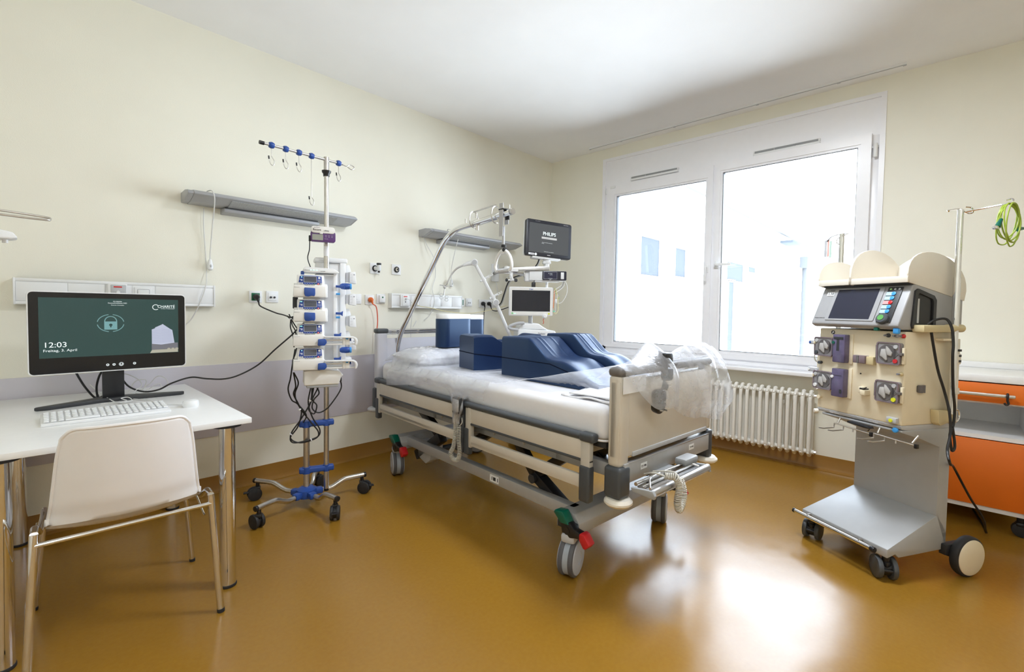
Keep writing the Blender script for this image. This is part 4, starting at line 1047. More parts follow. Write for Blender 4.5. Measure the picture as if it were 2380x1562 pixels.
def C_(label, paths, r=0.0042):
    t = thing('stand_cable', label, 'cable', sw @ Vector((-0.05, -0.05, 0.5)), SA)
    o = Vector((-0.05, -0.05, 0.5))
    for p in paths: obj('cord', t, M['cable'], cable([Vector(q)-o for q in p], r))
    return t, o
t, o = C_('loops of black power cables tied below the infusion pumps', [
    [(-0.075, -0.09, 0.972), (-0.084, -0.08, 0.914), (-0.092, -0.08, 0.861), (-0.100, -0.06, 0.795), (-0.112, -0.05, 0.73), (-0.093, -0.045, 0.665), (-0.061, -0.04, 0.637), (-0.014, -0.04, 0.567), (-0.03, -0.035, 0.52)],
    [(-0.082, -0.08, 0.833), (-0.058, -0.06, 0.768), (-0.075, -0.05, 0.704), (-0.065, -0.045, 0.65), (-0.03, -0.035, 0.582), (0.017, -0.035, 0.512), (0.054, -0.035, 0.455), (0.041, -0.035, 0.417), (-0.042, -0.04, 0.400), (-0.096, -0.04, 0.427), (-0.092, -0.04, 0.471), (-0.042, -0.035, 0.544), (0.010, -0.035, 0.642), (0.020, -0.03, 0.73)],
    [(-0.084, -0.07, 0.833), (-0.072, -0.06, 0.75), (-0.083, -0.05, 0.70), (-0.058, -0.045, 0.64), (-0.04, -0.04, 0.585), (-0.06, -0.04, 0.50), (-0.100, -0.04, 0.44), (-0.085, -0.04, 0.405), (-0.02, -0.04, 0.408), (0.05, -0.035, 0.425), (0.062, -0.035, 0.47), (0.02, -0.035, 0.55), (-0.002, -0.035, 0.64), (0.012, -0.03, 0.73)],
    [(0.172, -0.07, 0.779), (0.185, -0.05, 0.746), (0.182, -0.05, 0.712), (0.152, -0.05, 0.66), (0.103, -0.045, 0.597), (0.054, -0.04, 0.575), (0.02, -0.04, 0.604), (0.029, -0.04, 0.656), (0.058, -0.035, 0.693), (0.045, -0.03, 0.735)],
    [(0.03, -0.03, 0.74), (0.02, -0.035, 0.66), (0.045, -0.04, 0.62), (0.03, -0.04, 0.57), (0.0, -0.04, 0.60), (0.02, -0.04, 0.66), (0.055, -0.03, 0.73)]])
for a, b in (((0.008, -0.035, 0.648), (0.012, -0.035, 0.655)), ((-0.098, -0.04, 0.455), (-0.094, -0.04, 0.459)), ((0.012, -0.037, 0.409), (0.018, -0.037, 0.411)), ((-0.052, -0.04, 0.606), (-0.048, -0.04, 0.600))):
    obj('cable_tie', t, M['whiteink'], cyl(Vector(a)-o, Vector(b)-o, 0.010))
t, o = C_('bunch of black cables tied left of the pumps', [
    [(-0.095, 0.03, 1.150), (-0.088, 0.0, 1.11), (-0.072, -0.03, 1.075), (-0.066, -0.05, 1.02), (-0.07, -0.05, 0.99)],
    [(-0.095, 0.03, 1.150), (-0.098, 0.0, 1.10), (-0.088, -0.03, 1.06), (-0.082, -0.05, 1.02), (-0.08, -0.05, 0.98)],
    [(-0.095, 0.03, 1.150), (-0.080, 0.0, 1.12), (-0.060, -0.03, 1.085), (-0.050, -0.05, 1.05), (-0.052, -0.04, 1.0)],
    [(-0.115, 0.04, 1.165), (-0.100, 0.03, 1.150), (-0.085, 0.03, 1.16), (-0.070, 0.02, 1.155)], [(-0.105, 0.035, 1.175), (-0.095, 0.03, 1.155), (-0.075, 0.03, 1.145), (-0.068, 0.02, 1.165)],
    [(-0.066, -0.05, 0.975), (-0.074, -0.06, 0.94), (-0.088, -0.06, 0.90), (-0.084, -0.06, 0.86)]], 0.0036)
obj('cable_tie', t, M['whiteink'], cyl(Vector((-0.097, 0.03, 1.150))-o, Vector((-0.095, 0.028, 1.142))-o, 0.008))
obj('blue_holder', t, M['dgrey'], cbox(-0.022, 0.025, 0.745, 0.028, 0.05, 0.07, 0.004))
# ---------------------------------------------------------------- hospital bed (x across, y towards the headwall, origin at the foot end)
BL, BA = (-2.190, -2.502, 0), -4.5
bm_ = Matrix.Translation(BL) @ Matrix.Rotation(R(BA), 4, 'Z')
bed = thing('hospital_bed', 'height-adjustable hospital bed with beige side rails and grey undercarriage', 'bed', BL, BA)
HW = 0.42
LEN = 2.235
# footboard
fb = obj('footboard', bed, M['bedpanel'], box(-HW, HW, 0.004, 0.058, 0.605, 0.93, 0.006), box(-HW, -HW+0.075, 0.0, 0.065, 0.565, 0.955, 0.018, 3), box(HW-0.05, HW, 0.0, 0.065, 0.605, 0.955, 0.018, 3))
obj('top_cap', fb, M['capgrey'], box(-HW-0.002, HW+0.002, -0.002, 0.068, 0.948, 0.988, 0.016, 3))
# headboard
hb = obj('headboard', bed, M['bedpanel_l'], box(-HW+0.06, HW-0.06, LEN-0.035, LEN-0.01, 0.60, 0.985, 0.003))
obj('headboard_post', hb, M['bedpanel_l'], box(-HW-0.01, -HW+0.075, LEN-0.05, LEN+0.01, 0.60, 1.03, 0.014, 3)); obj('headboard_post', hb, M['bedpanel_l'], box(HW-0.075, HW+0.01, LEN-0.05, LEN+0.01, 0.60, 1.03, 0.014, 3))
obj('corner_cap', hb, M['slate'], box(-HW-0.014, -HW+0.085, LEN-0.055, LEN+0.015, 1.025, 1.062, 0.014, 3)); obj('corner_cap', hb, M['slate'], box(HW-0.085, HW+0.014, LEN-0.055, LEN+0.015, 1.025, 1.062, 0.014, 3))
obj('push_bar', hb, M['chrome'], cyl((-HW+0.07, LEN-0.02, 1.043), (HW-0.07, LEN-0.02, 1.043), 0.014, seg=20), cyl((-HW+0.07, LEN-0.02, 1.022), (HW-0.07, LEN-0.02, 1.022), 0.007))
obj('corner_post', hb, M['slate'], box(-HW-0.02, -HW+0.05, LEN-0.04, LEN+0.02, 0.44, 0.605, 0.012), box(HW-0.05, HW+0.02, LEN-0.04, LEN+0.02, 0.44, 0.605, 0.012))
# frame
obj('foot_crossbar', bed, M['paintmetal'], box(-HW+0.03, HW-0.005, -0.008, 0.03, 0.497, 0.582, 0.003))
obj('crossbar_lip', bed, M['alu'], box(-HW+0.06, HW-0.01, -0.0095, 0.032, 0.579, 0.585, 0.001))
obj('foot_corner', bed, M['slate'], box(-HW-0.012, -HW+0.070, -0.014, 0.072, 0.437, 0.572, 0.016, 3)); obj('foot_corner', bed, M['slate'], box(HW-0.045, HW+0.005, -0.010, 0.06, 0.44, 0.60, 0.012, 3))
for x, y, z in ((-HW+0.028, 0.02, 0.402), (HW-0.01, 0.02, 0.420), (-HW, LEN, 0.42), (HW, LEN, 0.42)):
    obj('bumper_roller', bed, M['lgrey'] if y > 1 else M['ivory'], lathe([(0.02, 0), (0.05, 0.004), (0.060, 0.014), (0.060, 0.022), (0.048, 0.034), (0.02, 0.038)], (x, y, z), (0, 0, 1), 28))
fr = obj('bed_frame', bed, M['paintmetal'], box(-HW+0.05, -HW+0.09, 0.06, LEN-0.04, 0.50, 0.56, 0.003), box(HW-0.09, HW-0.05, 0.06, LEN-0.04, 0.50, 0.56, 0.003),
         *[box(-HW+0.05, HW-0.05, y, y+0.05, 0.50, 0.545, 0.003) for y in (0.35, 0.95, 1.45, 1.95)], box(-HW+0.05, HW-0.05, LEN-0.09, LEN-0.03, 0.48, 0.57, 0.003))
obj('sleeping_deck', bed, M['dgrey'], box(-HW+0.03, HW-0.03, 0.09, 0.80, 0.625, 0.65, 0.004), box(-HW+0.03, HW-0.03, 0.83, 1.18, 0.625, 0.65, 0.004), box(-HW+0.03, HW-0.03, 1.21, LEN-0.06, 0.625, 0.65, 0.004))
obj('deck_bracket', bed, M['beigemetal'], *[prism([(y-0.03, 0.625), (y+0.03, 0.625), (y+0.012, 0.555), (y-0.008, 0.52), (y-0.016, 0.555)], 'x', -HW+0.035, -HW+0.045) for y in (0.62, 0.86, 1.38, 1.72)])
obj('deck_actuator', bed, M['dgrey'], cyl((-0.05, 0.45, 0.50), (-0.02, 1.2, 0.56), 0.024), cyl((0.10, 1.1, 0.48), (0.08, 1.9, 0.57), 0.026), box(-0.12, 0.12, 1.02, 1.16, 0.44, 0.53, 0.01), box(-0.30, -0.12, 0.42, 0.72, 0.555, 0.60, 0.01))
# split side rails
def siderail(x, y0, y1, side):
    s = side
    r = obj('side_rail', bed, M['bedpanel'], box(x-0.011, x+0.011, y0+0.004, y1-0.004, 0.572, 0.655, 0.003), box(x-0.010, x+0.010, y0+0.006, y1-0.006, 0.44, 0.498, 0.004))
    obj('top_rail', r, M['slate'], tube([(x, y0-0.012, 0.672), (x, y1+0.012, 0.672)], 0.021, 14, sy=0.85))
    obj('panel_edge', r, M['slate'], box(x-0.013, x+0.013, y0, y1, 0.560, 0.573, 0.003))
    obj('lower_rail_face', r, M['beigemetal'], box(x-0.012-0.002*s, x+0.012, y0+0.01, y1-0.01, 0.446, 0.470, 0.004))
    for e, d in ((y0, 1), (y1, -1)):
        obj('rail_post', r, M['beigemetal'], box(x-0.014, x+0.014, e+d*0.0, e+d*0.05, 0.43, 0.66, 0.004))
        obj('post_sleeve', r, M['slate'], box(x-0.022, x+0.020, e-d*0.004, e+d*0.054, 0.385, 0.545, 0.01, 3) if d > 0 and e < 1 else box(x-0.018, x+0.018, e-d*0.012, e+d*0.034, 0.385, 0.54, 0.008, 3))
        obj('corner_cap', r, M['slate'], box(x-0.024, x+0.024, e-d*0.022, e+d*0.056, 0.652, 0.692, 0.012, 3) if not (0.5 < e < 1.6) else box(x-0.02, x+0.02, e-d*0.012, e+d*0.03, 0.655, 0.685, 0.01, 3))
    return r
siderail(-HW-0.012, 0.135, 1.035, -1)
siderail(-HW-0.012, 1.105, 2.165, -1)
siderail(HW+0.012, 0.135, 1.035, 1)
siderail(HW+0.012, 1.105, 2.165, 1)
obj('middle_post', bed, M['slate'], box(-HW-0.034, -HW+0.012, 1.050, 1.090, 0.385, 0.66, 0.01, 3), box(-HW-0.028, -HW+0.02, 1.10, 1.145, 0.385, 0.52, 0.008))
# undercarriage
ch_ = obj('chassis', bed, M['paintmetal'],
    prism([(0.225, 0.195), (0.36, 0.195), (0.36, 0.245), (0.335, 0.285), (0.25, 0.285), (0.225, 0.245)], 'x', -0.395, 0.395, 0.004),
    prism([(1.87, 0.20), (1.99, 0.20), (1.99, 0.25), (1.97, 0.29), (1.89, 0.29), (1.87, 0.25)], 'x', -0.395, 0.395, 0.004),
    box(-0.345, -0.295, 0.30, 1.93, 0.225, 0.285, 0.003), box(0.295, 0.345, 0.30, 1.93, 0.225, 0.285, 0.003))
obj('beam_end', ch_, M['dgrey'], box(-0.399, -0.392, 0.232, 0.352, 0.198, 0.246), box(-0.399, -0.392, 1.88, 1.985, 0.205, 0.25))
obj('gearbox_cover', ch_, M['lgrey'], prism([(1.62, 0.27), (1.82, 0.27), (1.80, 0.15), (1.70, 0.12), (1.64, 0.16)], 'x', -0.30, -0.20, 0.01))
sk = obj('warning_sticker', ch_, M['paper'], box(-0.3462, -0.3452, 0.85, 0.925, 0.235, 0.275), flat=True); obj('sticker_print', sk, M['ink'], box(-0.3470, -0.3461, 0.875, 0.897, 0.245, 0.265), box(-0.3470, -0.3461, 0.856, 0.861, 0.245, 0.265), box(-0.3470, -0.3461, 0.905, 0.910, 0.245, 0.265), flat=True)
def arm(name, x, p0, p1, w2, m='black', t=0.022):
    (y0, z0), (y1, z1) = p0, p1
    d = Vector((0, y1-y0, z1-z0)); n = Vector((0, -d.z, d.y)).normalized()*w2
    a, b = Vector((x, y0, z0)), Vector((x, y1, z1))
    poly = [(a+n), (a-n), (b-n), (b+n)]
    return obj(name, bed, M[m], prism([(q.y, q.z) for q in poly], 'x', x-t, x+t, 0.004))
for x in (-0.27, 0.27):
    arm('lifting_arm', x, (0.34, 0.185), (0.625, 0.34), 0.026, t=0.03)
    arm('lifting_arm', x, (0.61, 0.315), (0.80, 0.52), 0.026)
    arm('lifting_arm', x, (0.63, 0.335), (0.37, 0.525), 0.026)
    arm('lifting_arm', x, (1.84, 0.150), (1.53, 0.345), 0.034, t=0.03)
    arm('lifting_arm', x, (1.53, 0.335), (1.83, 0.51), 0.030)
    obj('pivot_bolt', bed, M['dgrey'], cyl((x-0.045, 0.620, 0.325), (x+0.045, 0.620, 0.325), 0.024))
obj('gas_strut', bed, M['dgrey'], cyl((-0.2, 1.66, 0.22), (0.2, 1.66, 0.22), 0.02), cyl((-0.24, 0.6, 0.50), (-0.22, 1.18, 0.47), 0.016))
# wheels
def castor(x, y, ang, pedal=True):
    e = bpy.data.objects.new('caster', None); COL.objects.link(e); e.parent = bed
    e.location = (x, y, 0); e.rotation_euler = (0, 0, R(ang))
    rr = 0.088
    c = Vector((0, 0.010, rr))
    for s in (-1, 1):
        obj('tyre', e, M['tyre'], cyl(c+Vector((s*0.012, 0, 0)), c+Vector((s*0.036, 0, 0)), rr, seg=40, bev=0.008))
        obj('wheel_disc', e, M['hubgrey'], lathe([(0.078, 0), (0.076, 0.006), (0.070, 0.008), (0.03, 0.009), (0.028, 0.0055), (0.0, 0.0055)], c+Vector((s*0.034, 0, 0)), (s, 0, 0), 36))
    obj('wheel_core', e, M['tread'], cyl(c-Vector((0.016, 0, 0)), c+Vector((0.016, 0, 0)), rr-0.006, seg=36))
    obj('wheel_fork', e, M['lgrey'], cbox(0, 0.0, 0.185, 0.07, 0.085, 0.045, 0.015), cyl((0, 0, 0.17), (0, 0, 0.24), 0.022))
    return e
casts = [castor(-0.410, 0.262, -70), castor(0.395, 0.275, -64), castor(-0.385, 1.950, 160), castor(0.40, 1.99, 50)]
for (x, y) in ((-0.428, 0.262), (-0.422, 1.895), (0.43, 0.262), (0.43, 1.90)):
    e = bpy.data.objects.new('brake_pedal', None); COL.objects.link(e); e.parent = bed
    e.location = (x, y, 0.242)
    obj('pedal_lever', e, M['black'], prism([(0.034, 0.014), (-0.022, 0.020), (-0.052, -0.002), (-0.100, -0.006), (-0.108, -0.030), (-0.05, -0.040), (-0.005, -0.055), (0.022, -0.042)], 'x', -0.018, 0.018, 0.004), cyl((-0.02, -0.005, -0.02), (0.06, -0.005, -0.02), 0.018))
    obj('green_pedal', e, M['green'], prism([(0.072, 0.044), (0.064, 0.056), (0.018, 0.062), (0.008, 0.050), (-0.020, 0.010), (0.028, 0.006)], 'x', -0.024, 0.024, 0.005), label='green step of the brake pedal')
    obj('red_pedal', e, M['red'], prism([(-0.080, -0.010), (-0.088, 0.0), (-0.108, -0.002), (-0.138, -0.040), (-0.116, -0.066), (-0.104, -0.066), (-0.080, -0.036)], 'x', -0.022, 0.022, 0.005), label='red step of the brake pedal')
# foot end equipment
sh = obj('extension_tray', bed, M['alu'], box(-0.36, 0.08, -0.125, -0.05, 0.492, 0.500, 0.002), tube([(-0.405, -0.14, 0.502), (0.085, -0.14, 0.502)], 0.017, 14))
obj('tray_end', sh, M['grey'], prism([(-0.158, 0.485), (-0.06, 0.490), (-0.05, 0.505), (-0.10, 0.512), (-0.150, 0.518), (-0.162, 0.50)], 'x', -0.412, -0.395, 0.003)); obj('tray_end', sh, M['grey'], prism([(-0.158, 0.485), (-0.06, 0.490), (-0.05, 0.505), (-0.10, 0.512), (-0.150, 0.518)], 'x', 0.075, 0.09, 0.003))
obj('tray_wire', sh, M['steel'], tube(round_path([(-0.36, -0.11, 0.505), (-0.30, -0.07, 0.52), (-0.20, -0.06, 0.52), (0.03, -0.07, 0.52), (0.06, -0.11, 0.505)], 0.02), 0.004, 8), tube([(-0.38, -0.055, 0.512), (0.07, -0.055, 0.512)], 0.008, 10), tube([(-0.38, -0.085, 0.508), (0.07, -0.085, 0.508)], 0.006, 10))
obj('tray_wire', sh, M['dgrey'], tube(smooth_path([(-0.31, -0.04, 0.47), (-0.30, -0.06, 0.50), (-0.27, -0.05, 0.485), (-0.24, -0.03, 0.50)], 5), 0.004, 8))
obj('handset_holder', bed, M['grey'], box(-0.19, -0.02, -0.035, 0.0, 0.478, 0.505, 0.006), box(-0.02, 0.10, -0.09, -0.03, 0.51, 0.545, 0.01))
obj('coiled_cord', bed, M['gcord'], coil(smooth_path([(-0.285, -0.13, 0.545), (-0.265, -0.165, 0.545), (-0.250, -0.178, 0.51), (-0.262, -0.178, 0.445), (-0.240, -0.175, 0.405), (-0.205, -0.170, 0.425), (-0.190, -0.165, 0.47), (-0.195, -0.150, 0.52)], 6), 50, 0.013, 0.0030, 5, 9))
obj('cord_lead', bed, M['gcord'], cable([(-0.290, -0.04, 0.53), (-0.30, -0.09, 0.55), (-0.285, -0.13, 0.545)], 0.004), cable([(-0.195, -0.150, 0.52), (-0.20, -0.12, 0.54), (-0.26, -0.06, 0.54)], 0.004))
obj('cable_chain', bed, M['black'], *[cbox(0.115+0.006*math.sin(k*1.9), 0.07, 0.50-k*0.018, 0.045, 0.05, 0.015, 0.004) for k in range(10)])
for x, s in ((-0.245, 'S-196'), (0.19, 'B')):
    p = obj('label_sticker', bed, M['paper'], box(x-0.025, x+0.025, -0.0088, -0.008, 0.535, 0.562), flat=True)
    text('sticker_print', p, '\u25a1 1986' if s != 'B' else 'TYP 08', M['ink'], 0.012, (x, -0.0092, 0.548))
obj('mattress_support', bed, M['lgrey'], prism([(0.0, 0.60), (0.09, 0.615), (0.09, 0.640), (0.0, 0.62)], 'x', -HW+0.1, HW-0.05, 0.002))
# hand control under the plastic on the near side with its coiled cord
hc = thing('bed_handset', 'hand control hooked on the near side rail with a beige coiled cord', 'remote control', bm_ @ Vector((-HW-0.045, 1.075, 0.66)), BA)
obj('housing', hc, M['dgrey'], box(-0.018, 0.018, -0.035, 0.045, -0.05, 0.052, 0.01)); obj('hook', hc, M['grey'], box(-0.01, 0.05, -0.02, 0.02, 0.035, 0.05, 0.005))
obj('keypad', hc, M['lgrey'], box(-0.0195, -0.017, -0.025, 0.035, -0.03, 0.04, 0.003))
obj('coiled_cord', hc, M['gcord'], coil(smooth_path([(-0.005, 0.005, -0.06), (-0.01, 0.012, -0.15), (-0.012, 0.030, -0.24), (-0.012, 0.058, -0.285), (-0.012, 0.035, -0.315), (-0.012, -0.01, -0.310), (-0.012, -0.030, -0.27), (-0.012, -0.022, -0.19), (-0.008, -0.018, -0.115)], 6), 58, 0.011, 0.0027, 5, 9))
obj('cord_lead', hc, M['gcord'], cable([(-0.008, -0.018, -0.115), (-0.004, -0.04, -0.09), (0.01, -0.02, -0.07), (0.03, 0.0, -0.06)], 0.003), cable([(0.0, 0.0, -0.04), (-0.005, 0.005, -0.06)], 0.004))
cc = obj('coiled_tube', None, M['redcord'], coil([(-0.24, 2.05, 0.545), (-0.15, 2.04, 0.54), (-0.02, 1.99, 0.54)], 22, 0.02, 0.004, 5, 9))
cc.matrix_world = bm_; tag(cc, 'orange coiled tube seen below the head end of the mattress', 'coiled tube')

# mattress and folded sheet
mt = thing('mattress', 'thick white mattress lying on the hospital bed', 'mattress', bm_ @ Vector((0, 0, 0.65)), BA)
def mattress_top(u, v):
    return None
mc = obj('mattress_cover', mt, M['sheet'], box(-HW+0.012, HW-0.012, 0.078, LEN-0.06, 0.0, 0.160, 0.05, 5))
obj('seam', mt, M['sheet'], tube([Vector((x, y, 0.012)) for x, y in rrect(-HW+0.008, HW-0.008, 0.074, LEN-0.056, 0.05)], 0.005, 8, closed=True))
fs = thing('folded_sheet', 'folded white linen on the foot end of the mattress', 'sheet', bm_ @ Vector((0.0, 0.08, 0.811)), BA)
obj('linen', fs, M['sheet'], grid(lambda u, v: (-0.35+0.70*u, 0.01+0.30*v, 0.006+0.004*math.sin(9*u+5*v)+0.003*math.sin(23*u-11*v)), 30, 16), thick=0.006)
obj('linen_fold', fs, M['sheet'], grid(lambda u, v: (-0.33+0.66*u, 0.015+0.26*v+0.01*math.sin(7*u), 0.017+0.003*math.sin(12*u+4*v)), 30, 12), thick=0.005)

# trapeze (patient helper)
tp = thing('trapeze_pole', 'bent chrome trapeze pole rising from the head of the bed', 'trapeze pole', bm_ @ Vector((-0.25, 2.20, 0.55)), BA)
o = Vector((-0.25, 2.20, 0.55))
q = lambda y, z, x=-0.25: Vector((x, y, z))-o
path = round_path([q(2.20, 0.56), q(2.225, 0.95), q(1.51, 1.742), q(0.885, 1.782)], 0.16, 10)
obj('pole', tp, M['chrome'], tube(path, 0.0185, 20))
obj('end_cap', tp, M['steel'], cyl(q(0.880, 1.782), q(0.868, 1.783), 0.0185))
obj('stop_pin', tp, M['steel'], cyl(q(0.90, 1.79), q(0.90, 1.825), 0.004), cyl(q(1.32, 1.77), q(1.32, 1.80), 0.004))
gd = []
for y in (1.235, 1.02):
    gd.append(tube([q(y, 1.772)+Vector((0.034*math.cos(2*PI*k/20), 0, 0.012+0.050*math.sin(2*PI*k/20))) for k in range(20)], 0.0035, 8, closed=True))
gd.append(tube([q(1.235, 1.832), q(1.02, 1.842)], 0.005, 8)); gd.append(tube([q(1.235, 1.740), q(0.98, 1.755)], 0.003, 8))
gd.append(cyl(q(1.20, 1.715), q(1.20, 1.755), 0.010)); gd.append(cyl(q(1.21, 1.79), q(1.21, 1.82), 0.006)); gd.append(cyl(q(0.995, 1.735), q(0.995, 1.76), 0.007))
obj('guide_cage', tp, M['steel'], *gd)
obj('bed_socket', tp, M['slate'], cyl(q(2.20, 0.52), q(2.202, 0.66), 0.026))
th = thing('trapeze_grip', 'grey triangular grab handle hanging from the trapeze pole on a strap', 'grab handle', bm_ @ Vector((-0.25, 0.945, 1.478)), BA)
obj('strap', th, M['lgrey'], *[xf(cbox(0, 0, 0, 0.004, 0.032, 0.19), Matrix.Translation((-0.021, 0.0, 0.265))), cbox(-0.004, 0.0, 0.165, 0.004, 0.016, 0.12), cbox(0.004, 0.004, 0.165, 0.004, 0.014, 0.13),
    xf(cbox(0, 0, 0, 0.044, 0.032, 0.004), Matrix.Translation((0, 0, 0.328))), cbox(0.021, 0, 0.285, 0.004, 0.032, 0.085)], angle=20)
obj('buckle', th, M['black'], cbox(0.0, 0, 0.325, 0.05, 0.045, 0.008, 0.003), cbox(0.024, -0.004, 0.297, 0.014, 0.03, 0.06, 0.005)); obj('buckle', th, M['black'], cbox(0, 0, 0.115, 0.022, 0.024, 0.018, 0.004), cyl((-0.012, -0.012, 0.092), (0.012, -0.012, 0.092), 0.011))
hp = round_path([(0, -0.068, 0.0), (0, -0.072, 0.02), (0, -0.028, 0.098), (0, 0.028, 0.098), (0, 0.072, 0.02), (0, 0.068, 0.0)], 0.035, 6)
obj('handle', th, M['white'], tube(smooth_path([(0, 0.058, -0.030), (0, 0.070, -0.012), (0, 0.072, 0.010), (0, 0.058, 0.050), (0, 0.025, 0.082), (0, 0.0, 0.088), (0, -0.025, 0.082), (0, -0.058, 0.050), (0, -0.072, 0.010), (0, -0.070, -0.012), (0, -0.058, -0.030)], 5), 0.0095, 12), tube([(0, 0.058, -0.030), (0, -0.058, -0.030)], 0.011, 14), cbox(0, 0, 0.082, 0.018, 0.035, 0.028, 0.005))
obj('grip', th, M['lgrey'], *[lathe([(0.0115, 0), (0.0140, 0.003), (0.0115, 0.006)], (0, -0.052+k*0.0095, -0.030), (0, 1, 0), 14) for k in range(11)])

# plastic-wrapped pillow
def pil(u, v):
    a, b = u*2-1, v*2-1
    e = (1-abs(a)**3.2)*(1-abs(b)**3.2)
    x = a*0.36; y = b*0.20
    return x, y, e
vs = []; fsx = []
nu, nv = 30, 20
for side in (1, -1):
    off = len(vs)
    for i in range(nu+1):
        for j in range(nv+1):
            x, y, e = pil(i/nu, j/nv)
            rz = 0.006*math.sin(i*1.7+j*0.9)+0.004*math.sin(i*0.8-j*2.1)
            vs.append(Vector((x+rz, y+rz*0.6, 0.062+side*(0.060*max(e, 0)**0.45)+rz*e)))
    for i in range(nu):
        for j in range(nv):
            fsx.append([off+i*(nv+1)+j, off+(i+1)*(nv+1)+j, off+(i+1)*(nv+1)+j+1, off+i*(nv+1)+j+1])
pw = obj('pillow', None, M['sheet'], (vs, fsx), angle=60)
pw.matrix_world = bm_ @ Matrix.Translation((-0.02, 1.86, 0.808)); tag(pw, 'white pillow lying under the plastic at the head of the bed', 'pillow')

# ---------------------------------------------------------------- blue foam supports
def foam(name, label, prof, axis, a, b, loc, rz, group=None, seamz=None):
    t = thing(name, label, 'foam cushion', bm_ @ Vector(loc), BA+rz, group=group)
    return t
def smoothpoly(pts, n=5):
    return [(p.x, p.y) for p in (Vector((a, b, 0)) for a, b in pts)]
def curve2(pts, n=6):
    return [(p.x, p.z) for p in smooth_path([(a, 0, b) for a, b in pts], n)]
# leg wedge: profile in (y, z): high towards the head, sloping to the foot
# the top is a plateau and an S slope with a shallow trough along the leg
def sm_(a, b, t):
    t = max(0.0, min(1.0, (t-a)/(b-a)))
    return t*t*(3-2*t)
def legrest(label, w2, L, Hh, loc, rz, valley=0.0):
    t = thing('leg_cushion', label, 'foam cushion', bm_ @ Vector(loc), BA+rz, group='navy leg positioning cushions')
    keys = [(0.0, Hh), (0.18, Hh+0.004), (0.22, Hh-0.004), (0.27, Hh-0.045), (0.33, Hh-0.095), (0.38, Hh-0.108), (0.44, Hh-0.112), (0.50, Hh-0.135), (0.57, Hh-0.175), (0.62, Hh-0.20), (0.66, 0.035)]
    cur = [(p.x*L/0.66, p.z) for p in smooth_path([(a, 0, b) for a, b in keys], 4)]
    n = len(cur)
    nx = 54
    V, F = [], []
    for i, (yy, zz) in enumerate(cur):
        for j in range(nx+1):
            s = j/nx*2-1
            x = s*w2
            e = min(1.0, (1-abs(s))/0.10)
            rnd = -0.014*(1-e)**2
            dip = -valley*math.cos(s*PI/2)**2*min(1, yy/0.2)
            V.append(Vector((x, -yy, max(0.02, zz+rnd+dip+0.0028*sum(math.exp(-((s-s0-0.25*(yy-0.15))/0.05)**2) for s0 in (-0.55, -0.30, 0.35))*sm_(0.02, 0.12, yy)*(1-sm_(0.28, 0.45, yy))+0.0025*math.sin(5*s+yy*9)*min(1, yy*3)))))
    for i in range(n-1):
        for j in range(nx): F.append([i*(nx+1)+j, (i+1)*(nx+1)+j, (i+1)*(nx+1)+j+1, i*(nx+1)+j+1])
    top = len(V)
    m_ = (nx+1)
    for i, (yy, zz) in enumerate(cur):          # bottom
        V.append(Vector((-w2, -yy, 0))); V.append(Vector((w2, -yy, 0)))
    for i in range(n-1):
        F.append([i*m_, top+2*i, top+2*i+2, (i+1)*m_])
        F.append([i*m_+nx, (i+1)*m_+nx, top+2*i+3, top+2*i+1])
        F.append([top+2*i, top+2*i+1, top+2*i+3, top+2*i+2])
    F.append([j for j in range(nx+1)]+[top+1, top])
    F.append([(n-1)*m_+j for j in range(nx, -1, -1)]+[top+2*(n-1), top+2*(n-1)+1])
    obj('foam_block', t, M['navy'], (V, F), angle=38)
    zs = Hh*0.47
    obj('seam', t, M['seam'], tube([(-w2-0.001, -0.002, zs), (-w2-0.001, -L*0.55, zs*0.98), (-w2-0.001, -L*0.80, zs*0.6)], 0.0028, 6), tube([(-w2, 0.001, zs), (w2, 0.001, zs)], 0.0028, 6))
    return t
legrest('navy leg cushion with a plateau and a slope, nearest to the side rail', 0.135, 0.74, 0.245, (-0.025, 1.05, 0.813), 0, 0.004)
legrest('navy leg cushion farther from the side rail, reaching to the footboard', 0.095, 0.66, 0.262, (0.220, 0.94, 0.813), 0, 0.0)
# hollow block lying across the bed
hbk = thing('hollow_cushion', 'square navy cushion with a hollowed top lying across the bed', 'foam cushion', bm_ @ Vector((-0.165, 1.41, 0.813)), BA-14, group='navy leg positioning cushions')
V, F = [], []
nL, nW = 34, 12
for i in range(nL+1):
    x = 0.52*i/nL
    for j in range(nW+1):
        s = j/nW*2-1
        y = s*0.125
        z = 0.238
        f = max(0.0, min(1.0, (x-0.13)/0.08))*max(0.0, min(1.0, (0.50-x)/0.10))
        f = f*f*(3-2*f)
        z -= 0.075*f*math.cos(s*PI/2.4)**2+0.03*f
        z -= 0.012*(1-min(1, (1-abs(s))/0.12))**2+0.008*(1-min(1, x/0.03))**2
        V.append(Vector((x, y, z)))
for i in range(nL):
    for j in range(nW): F.append([i*(nW+1)+j, (i+1)*(nW+1)+j, (i+1)*(nW+1)+j+1, i*(nW+1)+j+1])
t0 = len(V)
for i in range(nL+1):
    x = 0.52*i/nL
    V.append(Vector((x, -0.125, 0))); V.append(Vector((x, 0.125, 0)))
for i in range(nL):
    F.append([i*(nW+1), t0+2*i, t0+2*i+2, (i+1)*(nW+1)]); F.append([i*(nW+1)+nW, (i+1)*(nW+1)+nW, t0+2*i+3, t0+2*i+1]); F.append([t0+2*i, t0+2*i+1, t0+2*i+3, t0+2*i+2])
F.append(list(range(nW+1))+[t0+1, t0]); F.append([nL*(nW+1)+j for j in range(nW, -1, -1)]+[t0+2*nL, t0+2*nL+1])
obj('foam_block', hbk, M['navy'], (V, F), angle=38)
